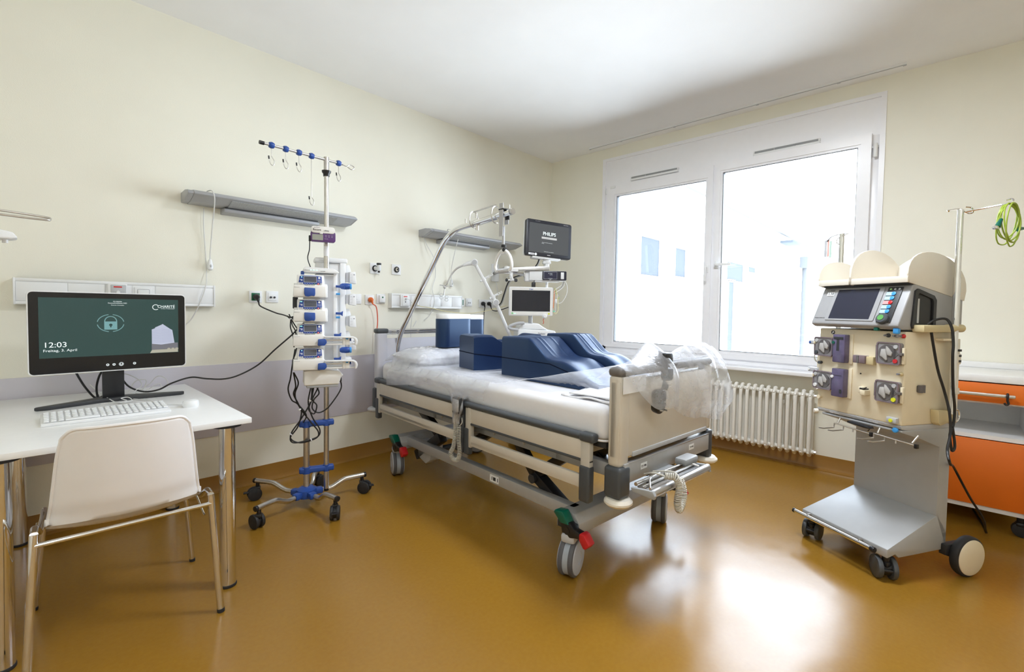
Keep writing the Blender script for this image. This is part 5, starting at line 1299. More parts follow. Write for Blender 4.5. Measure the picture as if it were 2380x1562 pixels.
obj('seam', hbk, M['seam'], tube([(-0.001, 0.126, 0.118), (-0.001, -0.126, 0.118)], 0.003, 6), tube([(0, -0.126, 0.118), (0.30, -0.126, 0.080), (0.5, -0.126, 0.09)], 0.003, 6))
# two oval pads with white foam tops
def pad(label, loc, rz, a, b, h):
    t = thing('round_cushion', label, 'foam cushion', bm_ @ Vector(loc), BA+rz, group='navy round-ended cushions with white tops')
    pr = rrect(-a, a, -b, b, b*0.96, 8)
    obj('cushion_cover', t, M['navy'], prism(pr, 'z', 0, h, 0.008, 3))
    obj('foam_top', t, M['foamwhite'], prism([(x*0.985, y*0.96) for x, y in pr], 'z', h-0.001, h+0.036, 0.010, 3))
    obj('seam', t, M['seam'], tube([(a*0.98, -b*0.3, 0.01), (a*0.99, -b*0.3, h-0.005)], 0.003, 6))
    return t
pad('larger navy cushion with a white foam top standing on the pillow', (0.0, 1.80, 0.937), 6, 0.152, 0.065, 0.210)
pad('smaller navy cushion with a white foam top standing behind the larger one', (0.245, 1.905, 0.937), 0, 0.115, 0.060, 0.203)

# ---------------------------------------------------------------- footboard things
pn = thing('paper_note', 'white paper note on the footboard under the plastic', 'note', bm_ @ Vector((-0.33, -0.006, 0.915)), BA)
obj('sheet_of_paper', pn, M['paper'], box(-0.085, 0.085, -0.003, -0.001, -0.035, 0.035), flat=True)
pp = thing('mains_plug', 'big black mains plug and cable bundle hung over the footboard', 'plug', bm_ @ Vector((-0.20, -0.03, 0.93)), BA)
obj('cable_bundle', pp, M['black'], tube(smooth_path([(0.02, 0.05, 0.09), (0.012, 0.02, 0.105), (0.015, -0.02, 0.07), (0.02, -0.03, 0.01), (-0.01, -0.035, -0.04), (-0.035, -0.04, -0.085)], 6), [0.016+0.012*math.sin(i*0.21) for i in range(31)], 12), cbox(0.035, -0.02, 0.09, 0.07, 0.05, 0.05, 0.012), cbox(0.04, -0.03, 0.02, 0.05, 0.04, 0.055, 0.01))
obj('plug_body', pp, M['black'], cyl((-0.03, -0.015, -0.105), (-0.03, -0.050, -0.112), 0.036, bev=0.008, seg=30), cbox(-0.025, -0.03, -0.07, 0.06, 0.05, 0.06, 0.015))
obj('plug_pin', pp, M['chrome'], cyl((-0.03, -0.050, -0.088), (-0.03, -0.064, -0.088), 0.004), cyl((-0.046, -0.050, -0.125), (-0.046, -0.064, -0.125), 0.004), cyl((-0.016, -0.050, -0.128), (-0.016, -0.064, -0.128), 0.004))
ob = thing('bed_socket_panel', 'two small black sockets set in the footboard', 'socket panel', bm_ @ Vector((-0.055, 0.003, 0.90)), BA)
obj('socket', ob, M['dgrey'], rot(cbox(0.010, -0.004, 0.022, 0.022, 0.008, 0.028, 0.003), 20, 'Y', (0.01, 0, 0.022))); obj('socket', ob, M['dgrey'], rot(cbox(-0.006, -0.004, -0.022, 0.030, 0.008, 0.030, 0.003), 30, 'Y', (-0.006, 0, -0.022)))

# ---------------------------------------------------------------- plastic covers
def sm(a, b, t):
    t = max(0.0, min(1.0, (t-a)/(b-a)))
    return t*t*(3-2*t)
rnd = random.Random(3)
wav = [(rnd.uniform(6, 26), rnd.uniform(6, 26), rnd.uniform(0, 6.28), rnd.uniform(0.4, 1)) for _ in range(14)]
def wr(x, y):
    s = 0
    for a, b, p, w_ in wav: s += w_*math.sin(a*x*1.3+b*y+p+1.5*math.sin(3*y+p))
    return s/7
def cover(u, v):
    # u along the bed from the head (0) to the footboard (1), v across from the near hanging edge (0) to the far side (1)
    y = 2.13-u*(2.13-0.02)
    near = -HW-0.045
    hang = 0.10+0.05*math.sin(y*3.1+1)+0.10*math.exp(-((y-1.10)/0.07)**2)
    hang *= sm(0.30, 0.75, y)
    hang = max(hang, 0.012)
    arc_l = hang/0.96
    wv = v*(arc_l+0.84+0.06)
    s = wv-arc_l
    if s < 0:                      # part hanging over the near rail
        k = min(1, -s/max(hang, 1e-3))
        x = -HW-0.042*sm(0, 0.3, k)-0.004*wr(y*2, k)
        z = 0.765-(k*hang)*0.9+0.004*wr(y*3, k*2)
        z = 0.80-k*hang-0.0
    else:
        x = -HW+0.0+s*0.97
        z = 0.822
    # the pillow and the mattress edge
    pz = 0.112*((1-min(1, abs((x+0.02)/0.40))**3.2)*(1-min(1, abs((y-1.86)/0.235))**3.2))**0.4
    z += pz
    if y > 2.0 and s > 0: z += 0.06*sm(2.0, 2.13, y)*math.sin(x*8)**2
    # stretched up to the footboard
    rise_near = max(0.0, min(1.0, (0.80-y)/0.76))
    rise_far = max(0.0, min(1.0, (0.30-y)/0.27))
    f = 1-sm(-0.19, -0.155, x)
    r_ = rise_near*f+rise_far*(1-f)
    z = z*(1-r_)+0.996*r_ if s >= 0 or y < 0.8 else z
    bump_ = 0.0055*wr(x*0.8, y*0.7)+0.0015*wr(x*2.5, y*2)
    if r_ > 0.02: bump_ *= 0.35
    x2 = x+0.004*wr(y, x*2+5)
    return (x2, y, max(z+bump_, 0.815+0.002*wr(x*2, y*3)) if s > 0.02 and x < HW-0.02 else z+bump_*0.5)
nu, nv = 150, 84
cv_, cf = grid(cover, nu, nv)
keep = []
for f in cf:
    c = sum((cv_[i] for i in f), Vector())/4
    u_ = (2.13-c.y)/(2.13-0.02)
    # the near free edge of the sheet runs back from the rail towards the footboard corner
    edge = -HW-0.2+0.20*sm(0.85, 0.30, 0) if False else None
    if c.y < 0.85 and c.y > 0.03:
        lim = -HW+0.155*sm(0.85, 0.50, 0)*0+0.075*(1-abs((c.y-0.44)/0.42)**1.6)
        if c.x < lim: continue
    if c.y > 1.98 and c.x < -HW+0.10+0.10*math.sin(c.y*5): continue
    keep.append(f)
pc = obj('plastic_sheet', None, M['film'], (cv_, keep), angle=180)
pc.matrix_world = bm_; tag(pc, 'long crumpled transparent plastic sheet spread over the mattress', 'plastic sheet')

def bag(u, v):
    # u across the footboard near (0) to far (1), v from behind the board, over the top and down the front
    x = -HW+0.0+u*(2*HW+0.045)
    puff = sm(0.42, 0.80, u)
    drop = 0.05+0.13*sm(0.0, 0.18, u)+0.15*sm(0.15, 0.9, u)+0.012*math.sin(u*14)
    top = 1.000+0.090*math.exp(-((u-0.27)/0.11)**2)+0.065*puff*(1-0.35*sm(0.9, 1.0, u))
    y_out = -0.020-0.055*puff-0.100*math.exp(-((u-0.25)/0.13)**2)-0.010*math.sin(u*14)**2
    if v < 0.35:
        t = v/0.35
        y = 0.13*(1-t)+0.09*puff*(1-t)+0.03*t
        z = 0.93*(1-t)+top*t
        if puff > 0: z = (0.90+0.04*puff)*(1-t)**1.5+top*(1-(1-t)**1.5)
    else:
        t = (v-0.35)/0.65
        y = 0.03+(y_out-0.03)*min(1.0, math.sin(min(t*2.4, PI/2)))
        y += 0.035*puff*sm(0.75, 1.0, t)
        z = top-(drop+top-1.0)*t**1.25
    n_ = 0.0045*wr(x*1.4, z*1.3+u)*(0.35+1.3*puff)
    d_ = 0.004*wr(z*1.6+2, x*1.5)*(0.3+1.2*puff)
    return (x+d_*1.2+0.012*puff*math.sin(v*17), y+n_*1.4, z+d_+n_*0.6)
bg_ = obj('plastic_bag', None, M['film2'], grid(bag, 90, 70), angle=180)
bg_.matrix_world = bm_; tag(bg_, 'puffed clear plastic pulled over the top of the footboard', 'plastic sheet')
def hpl(u, v):
    a = 2*PI*u
    z = 0.06-0.17*v
    r = 0.045*(1-0.55*v)+0.006*math.sin(a*5+v*7)
    return (r*math.cos(a)*0.6-0.012*v, r*math.sin(a)*1.15+0.008*math.sin(v*9), z)
hp_ = obj('plastic_wrap', None, M['film2'], grid(hpl, 30, 16), angle=180)
hp_.matrix_world = bm_ @ Matrix.Translation((-HW-0.045, 1.08, 0.67)); tag(hp_, 'end of plastic gathered around the bed hand control', 'plastic sheet')
# ---------------------------------------------------------------- ventilator beside the bed
VL, VA = (-1.0, -0.75, 0), -40
ve = thing('ventilator', 'white intensive care ventilator with a dark touch screen behind the bed', 'ventilator', VL, VA)
sc = obj('display_housing', ve, M['white'], prism(rrect(-0.337, 0.064, 1.168, 1.430, 0.010), 'y', -0.01, 0.035, 0.006))
obj('display_back', sc, M['lgrey'], prism(rrect(-0.30, 0.03, 1.19, 1.41, 0.02), 'y', 0.035, 0.06, 0.01))
obj('bezel', sc, M['warm_white'], frame_shape(rrect(-0.330, 0.057, 1.175, 1.424, 0.006), rrect(-0.312, 0.040, 1.208, 1.400, 0.002), 'y', -0.0135, -0.009))
obj('screen', sc, M['off_screen'], box(-0.312, 0.040, -0.012, -0.009, 1.208, 1.400))
text('lettering', sc, 'Dr\u00e4ger', M['blue'], 0.013, (-0.136, -0.0140, 1.411), bold=0.0003)
obj('power_key', sc, mat('pale_green_key', (0.30, 0.62, 0.30), 0.4), cyl((-0.308, -0.012, 1.190), (-0.308, -0.0155, 1.190), 0.009))
obj('alarm_key', sc, M['yellowc'], cyl((0.030, -0.012, 1.188), (0.030, -0.0155, 1.188), 0.008))
obj('indicator', sc, M['led'], *[cyl((x, -0.012, 1.188), (x, -0.0145, 1.188), 0.0025) for x in (-0.291, -0.279)])
obj('rotary_knob', sc, M['white'], lathe([(0.022, 0), (0.022, 0.012), (0.016, 0.016), (0.013, 0.024), (0.0, 0.024)], (-0.010, -0.012, 1.166), (0, -1, 0), 24))
obj('knob_ring', sc, M['greyink'], lathe([(0.0145, 0.016), (0.0165, 0.0165)], (-0.010, -0.012, 1.166), (0, -1, 0), 24))
obj('knob_cord', sc, M['redcord'], cable([(-0.016, -0.012, 1.145), (-0.020, -0.012, 1.128), (-0.016, -0.01, 1.11), (-0.022, -0.01, 1.095)], 0.003))
obj('display_neck', ve, M['grey'], cyl((-0.135, 0.02, 1.10), (-0.135, 0.02, 1.18), 0.020, seg=24))
bd = obj('body', ve, M['white'], prism([(-0.262, 0.50), (0.100, 0.50), (0.110, 0.96), (0.092, 1.032), (-0.245, 1.048), (-0.255, 1.03)], 'y', -0.02, 0.30, 0.014, 3),
         prism([(-0.25, 1.045), (0.03, 1.040), (-0.03, 1.075), (-0.06, 1.098), (-0.20, 1.102), (-0.235, 1.078)], 'y', 0.0, 0.26, 0.012, 3))
obj('handle', bd, M['lgrey'], tube(smooth_path([(-0.20, -0.03, 1.102), (-0.255, -0.04, 1.100), (-0.315, -0.045, 1.082), (-0.338, -0.045, 1.066), (-0.325, -0.045, 1.050), (-0.255, -0.03, 1.040)], 6), 0.014, 12))
text('lettering', bd, 'Dr\u00e4ger', M['greyink'], 0.024, (-0.035, -0.0215, 1.005), bold=0.0004)
obj('front_slot', bd, M['dgrey'], box(-0.06, 0.0, -0.0225, -0.01, 0.958, 0.966, 0.003))
obj('trolley_column', ve, M['lgrey'], box(-0.17, 0.0, 0.05, 0.24, 0.14, 0.50, 0.02))
tb = obj('trolley_base', ve, M['lgrey'], prism(rrect(-0.30, 0.16, -0.26, 0.36, 0.06), 'z', 0.105, 0.145, 0.01))
for x, y in ((-0.26, -0.22), (0.12, -0.22), (-0.26, 0.32), (0.12, 0.32)):
    w_ = obj('caster', ve, M['white'], cyl((x, y, 0.06), (x, y, 0.11), 0.02), ell((x, y, 0.075), 0.045, 0.045, 0.030)); obj('wheel', w_, M['rubber'], cyl((x-0.022, y, 0.055), (x-0.006, y, 0.055), 0.055, bev=0.004), cyl((x+0.006, y, 0.055), (x+0.022, y, 0.055), 0.055, bev=0.004))
# hose support arm of the ventilator
A0, A1, A2 = Vector((-0.30, 0.10, 0.95)), Vector((-0.455, 0.02, 1.285)), Vector((-0.655, 0.0, 1.640))
ar = obj('hose_arm', ve, M['white'], tube([A0, A1], 0.0155, 16), tube([A1, A2], 0.0155, 16), cyl(A2-Vector((0.0, 0.028, 0)), A2+Vector((0.0, 0.028, 0)), 0.030, seg=24, bev=0.004),
         cyl(A1-Vector((0, 0.026, 0)), A1+Vector((0, 0.026, 0)), 0.030, seg=24, bev=0.004), tube([A2, A2+Vector((-0.06, 0, -0.012)), A2+Vector((-0.10, 0, -0.028))], [0.024, 0.018, 0.011], 12), cyl(A0, A0+Vector((0.10, 0.0, -0.02)), 0.02))
obj('joint_cap', ar, M['lgrey'], cyl(A2-Vector((0.0, 0.032, 0)), A2-Vector((0.0, 0.028, 0)), 0.022), cyl(A1-Vector((0.0, 0.030, 0)), A1-Vector((0.0, 0.026, 0)), 0.022))
G = [A2+Vector(p) for p in ((-0.10, 0, -0.028), (-0.16, 0, -0.06), (-0.205, 0, -0.115), (-0.235, 0, -0.175), (-0.262, 0, -0.215))]
obj('gooseneck', ar, M['alu'], tube(smooth_path(G, 6), 0.0075, 12))
c = G[-1]
obj('hose_clip', ar, M['alu'], cyl(c, c+Vector((-0.008, 0, -0.085)), 0.005), cyl(c+Vector((-0.045, 0, 0.008)), c+Vector((0.03, 0, -0.006)), 0.004), ell(c+Vector((-0.002, 0, -0.012)), 0.013, 0.013, 0.013))
obj('hose_cradle', ar, M['clear'], *[frame_shape([(c.x+x+0.017*math.cos(2*PI*k/16), c.z+z+0.015*math.sin(2*PI*k/16)) for k in range(16)], [(c.x+x+0.012*math.cos(2*PI*k/16), c.z+z+0.010*math.sin(2*PI*k/16)) for k in range(16)], 'y', c.y-0.015, c.y+0.015) for x, z in ((-0.03, -0.080), (-0.03, -0.106), (0.016, -0.098), (0.016, -0.124))])
for t_ in (0.42, 0.86):
    p = A2.lerp(A1, t_)
    d = (A1-A2).normalized()
    obj('hose_clamp', ar, M['white'], cyl(p-d*0.014, p+d*0.014, 0.022, seg=20), cyl(p, p+Vector((0.045, -0.01, 0.030)), 0.009), cyl(p, p+Vector((-0.03, -0.01, -0.018)), 0.010),
        *[frame_shape([(p.x+xx+0.013*math.cos(R(200+250*k/10)), p.z+zz+0.013*math.sin(R(200+250*k/10))) for k in range(11)], [(p.x+xx+0.008*math.cos(R(200+250*k/10)), p.z+zz+0.008*math.sin(R(200+250*k/10))) for k in range(11)], 'y', p.y-0.018, p.y+0.002) for xx, zz in ((0.048, 0.030), (0.070, 0.044))])

# ---------------------------------------------------------------- patient monitor on its wall arm
pm = thing('patient_monitor', 'large dark framed patient monitor on a grey wall arm above the ventilator', 'patient monitor', VL, VA)
inv = (Matrix.Translation(VL) @ Matrix.Rotation(R(VA), 4, 'Z')).inverted()
wallp = inv @ Vector((-0.93, -0.0, 1.60))
J = Vector((-0.36, 0.0, 1.585))
obj('wall_arm', pm, M['alu'], tube([(wallp.x, wallp.y, 1.60), (J.x, J.y, 1.60)], 0.022, 4), prism([(J.x-0.01, 1.572), (J.x-0.01, 1.600), (0.03, 1.625), (0.03, 1.588)], 'y', -0.02, 0.02, 0.004))
obj('wall_plate', pm, M['white'], xf(box(-0.05, 0.05, -0.025, 0.0, -0.09, 0.09, 0.006), inv @ Matrix.Translation((-0.93, 0.0, 1.60))))
obj('arm_joint', pm, M['white'], cyl((J.x, 0, 1.545), (J.x, 0, 1.612), 0.026, bev=0.004), cyl((J.x+0.04, 0, 1.50), (J.x+0.04, 0, 1.575), 0.016), box(J.x-0.05, J.x+0.10, -0.03, 0.03, 1.565, 1.585, 0.004))
obj('clamp_lever', pm, M['white'], tube([(J.x+0.03, -0.01, 1.545), (J.x+0.055, -0.02, 1.490)], 0.009, 10))
obj('clamp_knob', pm, M['black'], lathe([(0.009, 0), (0.015, 0.006), (0.015, 0.018), (0.009, 0.024)], (J.x+0.008, -0.02, 1.488), (-1, 0, 0), 16)); obj('clamp_knob', pm, M['black'], lathe([(0.009, 0), (0.015, 0.006), (0.015, 0.022), (0.009, 0.03)], (J.x+0.065, -0.02, 1.488), (1, 0, 0), 16))
obj('knob_shaft', pm, M['white'], cyl((J.x-0.005, -0.02, 1.488), (J.x+0.07, -0.02, 1.488), 0.006))
obj('swivel', pm, M['white'], cyl((0.008, 0.03, 1.59), (0.008, 0.03, 1.655), 0.026, bev=0.004), cyl((0.008, 0.03, 1.655), (0.008, 0.03, 1.700), 0.034, bev=0.006), box(-0.03, 0.045, 0.0, 0.05, 1.645, 1.672, 0.006))
disp = bpy.data.objects.new('display', None); COL.objects.link(disp); disp.parent = pm
disp.matrix_local = Matrix.Translation((0.018, 0.0, 1.866)) @ Matrix.Rotation(R(17), 4, 'Z') @ Matrix.Rotation(R(3.0), 4, 'Y') @ Matrix.Rotation(R(-4), 4, 'X')
obj('frame', disp, mat('anthracite_frame', (0.022, 0.023, 0.032), 0.35), prism(rrect(-0.232, 0.232, -0.165, 0.165, 0.020), 'y', -0.012, 0.03, 0.006))
obj('rear_shell', disp, M['white'], prism(rrect(-0.228, 0.228, -0.161, 0.161, 0.02), 'y', 0.028, 0.060, 0.012), box(-0.16, 0.13, -0.005, 0.05, -0.182, -0.163, 0.006), box(-0.16, -0.05, 0.0, 0.05, -0.186, -0.165, 0.006))
scg = obj('screen', disp, M['scr_grey'], box(-0.203, 0.203, -0.0135, -0.0115, -0.132, 0.133))
text('screen_lettering', scg, 'PHILIPS', M['scr_text'], 0.044, (0.0, -0.0140, 0.045), depth=0.0002, bold=0.0007, sx=0.95)
obj('progress_bar', scg, mat('progress_bar', (0.3, 0.3, 0.3), 0.4, emit=(0.45, 0.45, 0.44), estr=0.35), box(-0.078, 0.078, -0.0142, -0.0135, -0.002, 0.016), flat=True)
text('screen_lettering', scg, 'Loading 0%', M['greyink'], 0.009, (-0.02, -0.0146, 0.0065), depth=0.0001)
text('screen_lettering', scg, 'Please wait while the system starts', M['scr_text'], 0.0075, (-0.02, -0.0140, -0.036), depth=0.0001); text('screen_lettering', scg, 'Starting', M['scr_text'], 0.0075, (-0.065, -0.0140, -0.044), depth=0.0001)
text('screen_lettering', scg, 'IntelliVue patient monitoring software', M['scr_text'], 0.0065, (0.0, -0.0140, -0.118), depth=0.0001)
text('lettering', disp, 'PHILIPS', M['whiteink'], 0.010, (0.0, -0.0128, -0.149), depth=0.0002, bold=0.0003); text('lettering', disp, 'IntelliVue MX800', M['whiteink'], 0.007, (0.17, -0.0128, 0.150), depth=0.0002); text('lettering', disp, 'Bett 1  alarm  pause', M['whiteink'], 0.006, (-0.12, -0.0128, 0.152), depth=0.0002)
obj('sticker', disp, M['paper'], box(-0.205, -0.150, -0.0135, -0.0118, -0.158, -0.142), cyl((-0.133, -0.0118, -0.150), (-0.133, -0.0138, -0.150), 0.012)); text('sticker_print', disp, 'CHARIT\u00c9', M['ink'], 0.008, (-0.172, -0.0138, -0.150), depth=0.0001, bold=0.0003)
mo2 = thing('monitor_module', 'small white measuring module with a dark touch display below the patient monitor', 'monitor module', VL, VA)
obj('housing', mo2, M['white'], box(-0.155, 0.19, 0.0, 0.12, 1.492, 1.582, 0.008), box(-0.19, -0.11, 0.02, 0.10, 1.485, 1.592, 0.006), box(-0.10, 0.13, 0.01, 0.10, 1.480, 1.492, 0.003))
fc = obj('front_frame', mo2, mat('module_front', (0.02, 0.02, 0.035), 0.3), prism(rrect(-0.034, 0.190, 1.496, 1.580, 0.010), 'y', -0.010, 0.004, 0.003))
obj('display', fc, M['scr_navy'], box(-0.022, 0.100, -0.0115, -0.0095, 1.508, 1.572))
obj('display_border', fc, M['lgrey'], frame_shape([(-0.023, 1.507), (0.101, 1.507), (0.101, 1.573), (-0.023, 1.573)], [(-0.0215, 1.5085), (0.0995, 1.5085), (0.0995, 1.5715), (-0.0215, 1.5715)], 'y', -0.0118, -0.0100))
text('lettering', fc, 'X3  Philips', M['scr_text'], 0.009, (0.038, -0.0119, 1.557), depth=0.0001); text('lettering', fc, 'IntelliVue', M['scr_text'], 0.007, (0.045, -0.0119, 1.545), depth=0.0001); text('lettering', fc, 'PHILIPS', M['scr_text'], 0.006, (0.038, -0.0119, 1.501), depth=0.0001); text('lettering', fc, 'starting monitoring', M['scr_text'], 0.005, (0.038, -0.0119, 1.513), depth=0.0001)
obj('handle_window', fc, M['white'], prism(rrect(0.136, 0.166, 1.508, 1.570, 0.004), 'y', -0.0115, -0.006, 0.001))
obj('stem', mo2, M['white'], cyl((0.02, 0.06, 1.43), (0.02, 0.06, 1.485), 0.012), cyl((-0.10, 0.05, 1.44), (-0.10, 0.05, 1.49), 0.009)); obj('black_clip', mo2, M['black'], box(-0.125, -0.09, 0.03, 0.06, 1.425, 1.478, 0.006))
obj('bracket_arm', mo2, M['alu'], tube([(-0.34, 0.0, 1.565), (-0.19, 0.05, 1.545)], 0.014, 4), box(-0.20, -0.188, 0.02, 0.08, 1.525, 1.575, 0.003))
cb = thing('sensor_cables', 'loops of white and coloured sensor cables hanging beside the ventilator screen', 'cable', VL, VA)
for m_, pts in ((M['wcord'], [(0.165, 0.03, 1.49), (0.15, 0.02, 1.455), (0.10, 0.0, 1.42), (0.075, 0.0, 1.395)]), (M['wcord'], [(0.180, 0.03, 1.49), (0.175, 0.02, 1.45), (0.13, 0.0, 1.41), (0.075, 0.0, 1.375)]),
                (M['wcord'], [(0.188, 0.03, 1.49), (0.206, 0.02, 1.44), (0.195, 0.0, 1.37), (0.155, 0.0, 1.30), (0.11, 0.0, 1.285), (0.085, 0.0, 1.30)]), (M['greyink'], [(0.175, 0.03, 1.49), (0.155, 0.02, 1.44), (0.115, 0.0, 1.40)]),
                (M['ycord'], [(0.09, -0.01, 1.42), (0.105, -0.01, 1.36), (0.115, -0.01, 1.29), (0.115, -0.01, 1.22), (0.095, -0.01, 1.19), (0.078, -0.01, 1.205)]), (M['oplug'], [(0.083, 0.0, 1.41), (0.078, 0.0, 1.33), (0.074, 0.0, 1.24)]),
                (M['gyc'], [(0.085, 0.0, 1.425), (0.095, 0.0, 1.38), (0.125, 0.0, 1.34), (0.115, 0.0, 1.325)]), (M['wcord'], [(0.10, -0.01, 1.31), (0.092, -0.01, 1.26), (0.094, -0.01, 1.20)]), (M['oplug'], [(0.10, 0.0, 1.36), (0.112, 0.0, 1.33), (0.118, 0.0, 1.345)])):
    obj('lead', cb, m_, cable(pts, 0.0028))
obj('lead_connector', cb, M['clear'], box(0.086, 0.104, -0.02, 0.0, 1.285, 1.325, 0.004)); obj('lead_connector', cb, mat('mint_connector', (0.2, 0.65, 0.45), 0.4), box(0.070, 0.088, -0.01, 0.006, 1.205, 1.218, 0.003)); obj('lead_connector', cb, M['lgrey'], box(0.10, 0.118, -0.01, 0.005, 1.33, 1.365, 0.004))
t = thing('monitor_arm_cable', 'black and grey cable drooping from the patient monitor along its arm to the wall', 'cable', (-1.0, -0.4, 1.5))
o = Vector((-1.0, -0.4, 1.5))
P0 = [(-1.06, -0.72, 1.70), (-1.07, -0.70, 1.64), (-1.08, -0.66, 1.60), (-1.10, -0.60, 1.565), (-1.12, -0.55, 1.545), (-1.10, -0.45, 1.53), (-1.06, -0.35, 1.505), (-1.03, -0.28, 1.455), (-0.985, -0.2, 1.375), (-0.975, -0.15, 1.29), (-0.985, -0.10, 1.25)]
obj('black_lead', t, M['cable'], cable([Vector(p)-o for p in P0], 0.0055)); obj('grey_lead', t, M['lgrey'], cable([Vector(p)-o+Vector((0.006, -0.006, -0.007)) for p in P0], 0.005)); obj('white_lead', t, M['wcord'], cable([Vector(p)-o for p in [(-1.08, -0.55, 1.585), (-1.12, -0.5, 1.57), (-1.14, -0.42, 1.54), (-1.12, -0.35, 1.50), (-1.05, -0.3, 1.48)]], 0.003))
t = thing('signal_cable', 'thin white cord hanging beside the wall arm down to the sockets', 'cord', (-0.93, -0.03, 1.45))
obj('cord', t, M['wcord'], cable([(0.0, 0.0, 0.06), (0.02, 0.0, -0.04), (0.02, 0.0, -0.10), (-0.01, 0.0, -0.14), (-0.05, 0.0, -0.155)], 0.004))

# ---------------------------------------------------------------- dialysis machine
DL, DA = (-1.507, -3.106, 0), -121.8
dm = thing('dialysis_machine', 'tall cream and grey dialysis machine on a wheeled base by the window', 'dialysis machine', DL, DA)
X0, X1 = -0.222, 0.205
side = [(0.29, 0.290), (-0.005, 0.158), (-0.005, 0.122), (0.045, 0.132), (0.07, 0.118), (0.355, 0.115), (0.355, 0.700), (0.05, 0.700), (0.05, 0.690), (0.17, 0.655), (0.29, 0.618)]
col = obj('column', dm, M['col'], prism([(0.29, 0.2850), (0.36, 0.12), (0.36, 0.70), (0.05, 0.70), (0.05, 0.690), (0.17, 0.655), (0.29, 0.610)], 'x', X0+0.027, X1, 0.003))
_bp = prism([(0.30, 0.288), (-0.005, 0.158), (-0.005, 0.118), (0.045, 0.130), (0.065, 0.112), (0.36, 0.120), (0.36, 0.20)], 'x', X0-0.02, X1, 0.003)
obj('base_platform', dm, M['col'], ([Vector((v.x+(0.047*min(1, max(0, v.y/0.29)) if v.x < 0 else 0), v.y, v.z)) for v in _bp[0]], _bp[1]))
by = obj('body', dm, M['cream'], box(X0, X1, 0.045, 0.36, 0.722, 1.150, 0.006, 2))
obj('lower_band', by, M['lgrey'], prism([(0.045, 0.722), (0.36, 0.722), (0.36, 0.700), (0.10, 0.698), (0.050, 0.705)], 'x', X0+0.003, X1-0.002, 0.002))
text('lettering', by, 'heater / control', M['whiteink'], 0.008, (-0.12, 0.044, 0.712)); text('lettering', by, 'multi filtration', M['whiteink'], 0.008, (0.08, 0.044, 0.712))
obj('left_flap', dm, M['cream'], box(X0-0.060, X0+0.01, 0.10, 0.16, 0.80, 1.085, 0.004))
for z in (1.055, 0.905):
    b = obj('bag_holder', dm, M['lgrey'], box(X0-0.088, X0-0.020, 0.07, 0.10, z, z+0.024, 0.003)); obj('holder_button', b, M['blue'] if z > 1 else M['white'], cyl((X0-0.080, 0.072, z+0.012), (X0-0.080, 0.066, z+0.012), 0.006))
    rg = [(X0-0.028+0.022*math.cos(2*PI*k/20), 0.07, z-0.065+0.028*math.sin(2*PI*k/20)) for k in range(20)]
    obj('spring_ring', dm, M['chrome'], tube(rg, 0.0028, 8, closed=True), tube([(x*1.0-0.004, y+0.008, zz) for x, y, zz in rg], 0.0016, 6, closed=True))
# head with the operating screen
hd = obj('head', dm, M['hosp'], prism([(0.020, 1.158), (-0.004, 1.172), (-0.002, 1.185), (0.078, 1.362), (0.092, 1.368), (0.395, 1.300), (0.395, 1.158)], 'x', X0-0.012, X1, 0.008, 3))
sl = math.degrees(math.atan2(0.080, 0.177))
HM = Matrix.Translation((0, -0.003, 1.185)) @ Matrix.Rotation(R(-sl), 4, 'X')   # v up the slope
def K2(s): return xf(s, HM)
obj('screen_frame', hd, M['hosp'], K2(frame_shape(rrect(-0.160, 0.090, 0.010, 0.187, 0.006), rrect(-0.140, 0.068, 0.018, 0.180, 0.003), 'y', -0.0030, 0.002)))
obj('screen', hd, mat('blue_black_screen', (0.020, 0.022, 0.040), 0.22), K2(box(-0.140, 0.068, -0.0035, 0.0, 0.018, 0.180)))
kp2 = obj('keypad', hd, M['dgrey'], K2(box(0.106, 0.170, -0.0036, 0.0, 0.004, 0.184, 0.001)))
for k, x in enumerate((0.120, 0.139, 0.158)): obj('indicator_light', kp2, mat('pale_green_light', (0.35, 0.65, 0.25), 0.4) if k == 0 else M['lgrey'], K2(cyl((x, -0.0036, 0.173), (x, -0.0060, 0.173), 0.0045)))
for k in range(5):
    v = 0.150-k*0.0225
    mm = M['red'] if k == 2 else M['lblue']
    obj('key_label', kp2, mat('pale_red_label' if k == 2 else 'pale_blue_label', (0.80, 0.35, 0.35) if k == 2 else (0.45, 0.68, 0.90), 0.4), K2(box(0.107, 0.134, -0.0046, -0.0030, v-0.0088, v+0.0088)))
    obj('key', kp2, mm, K2(cyl((0.140, -0.0036, v), (0.140, -0.0070, v), 0.0095, bev=0.001)), K2(box(0.133, 0.142, -0.0050, -0.0034, v-0.0088, v+0.0088)))
obj('start_knob', kp2, M['slate'], K2(lathe([(0.026, 0), (0.026, 0.014), (0.022, 0.018), (0.0, 0.018)], (0.137, -0.0036, 0.020), (0, -1, 0), 28)))
obj('start_button', kp2, mat('leaf_green', (0.10, 0.34, 0.08), 0.4), K2(cyl((0.135, -0.0210, 0.021), (0.135, -0.0235, 0.021), 0.0135)))
obj('number_sticker', hd, M['paper'], K2(box(-0.200, -0.157, -0.0016, 0.0002, 0.148, 0.170)), flat=True)
text('lettering', hd, 'L38', M['ink'], 0.021, (0, 0, 0), mtx=HM @ Matrix.Translation((-0.178, -0.0020, 0.159)) @ Matrix.Rotation(PI/2, 4, 'X'), depth=0.0002)
text('lettering', hd, 'Fresenius', M['ink'], 0.009, (0, 0, 0), mtx=HM @ Matrix.Translation((-0.172, -0.0006, 0.178)) @ Matrix.Rotation(PI/2, 4, 'X'), depth=0.0002)
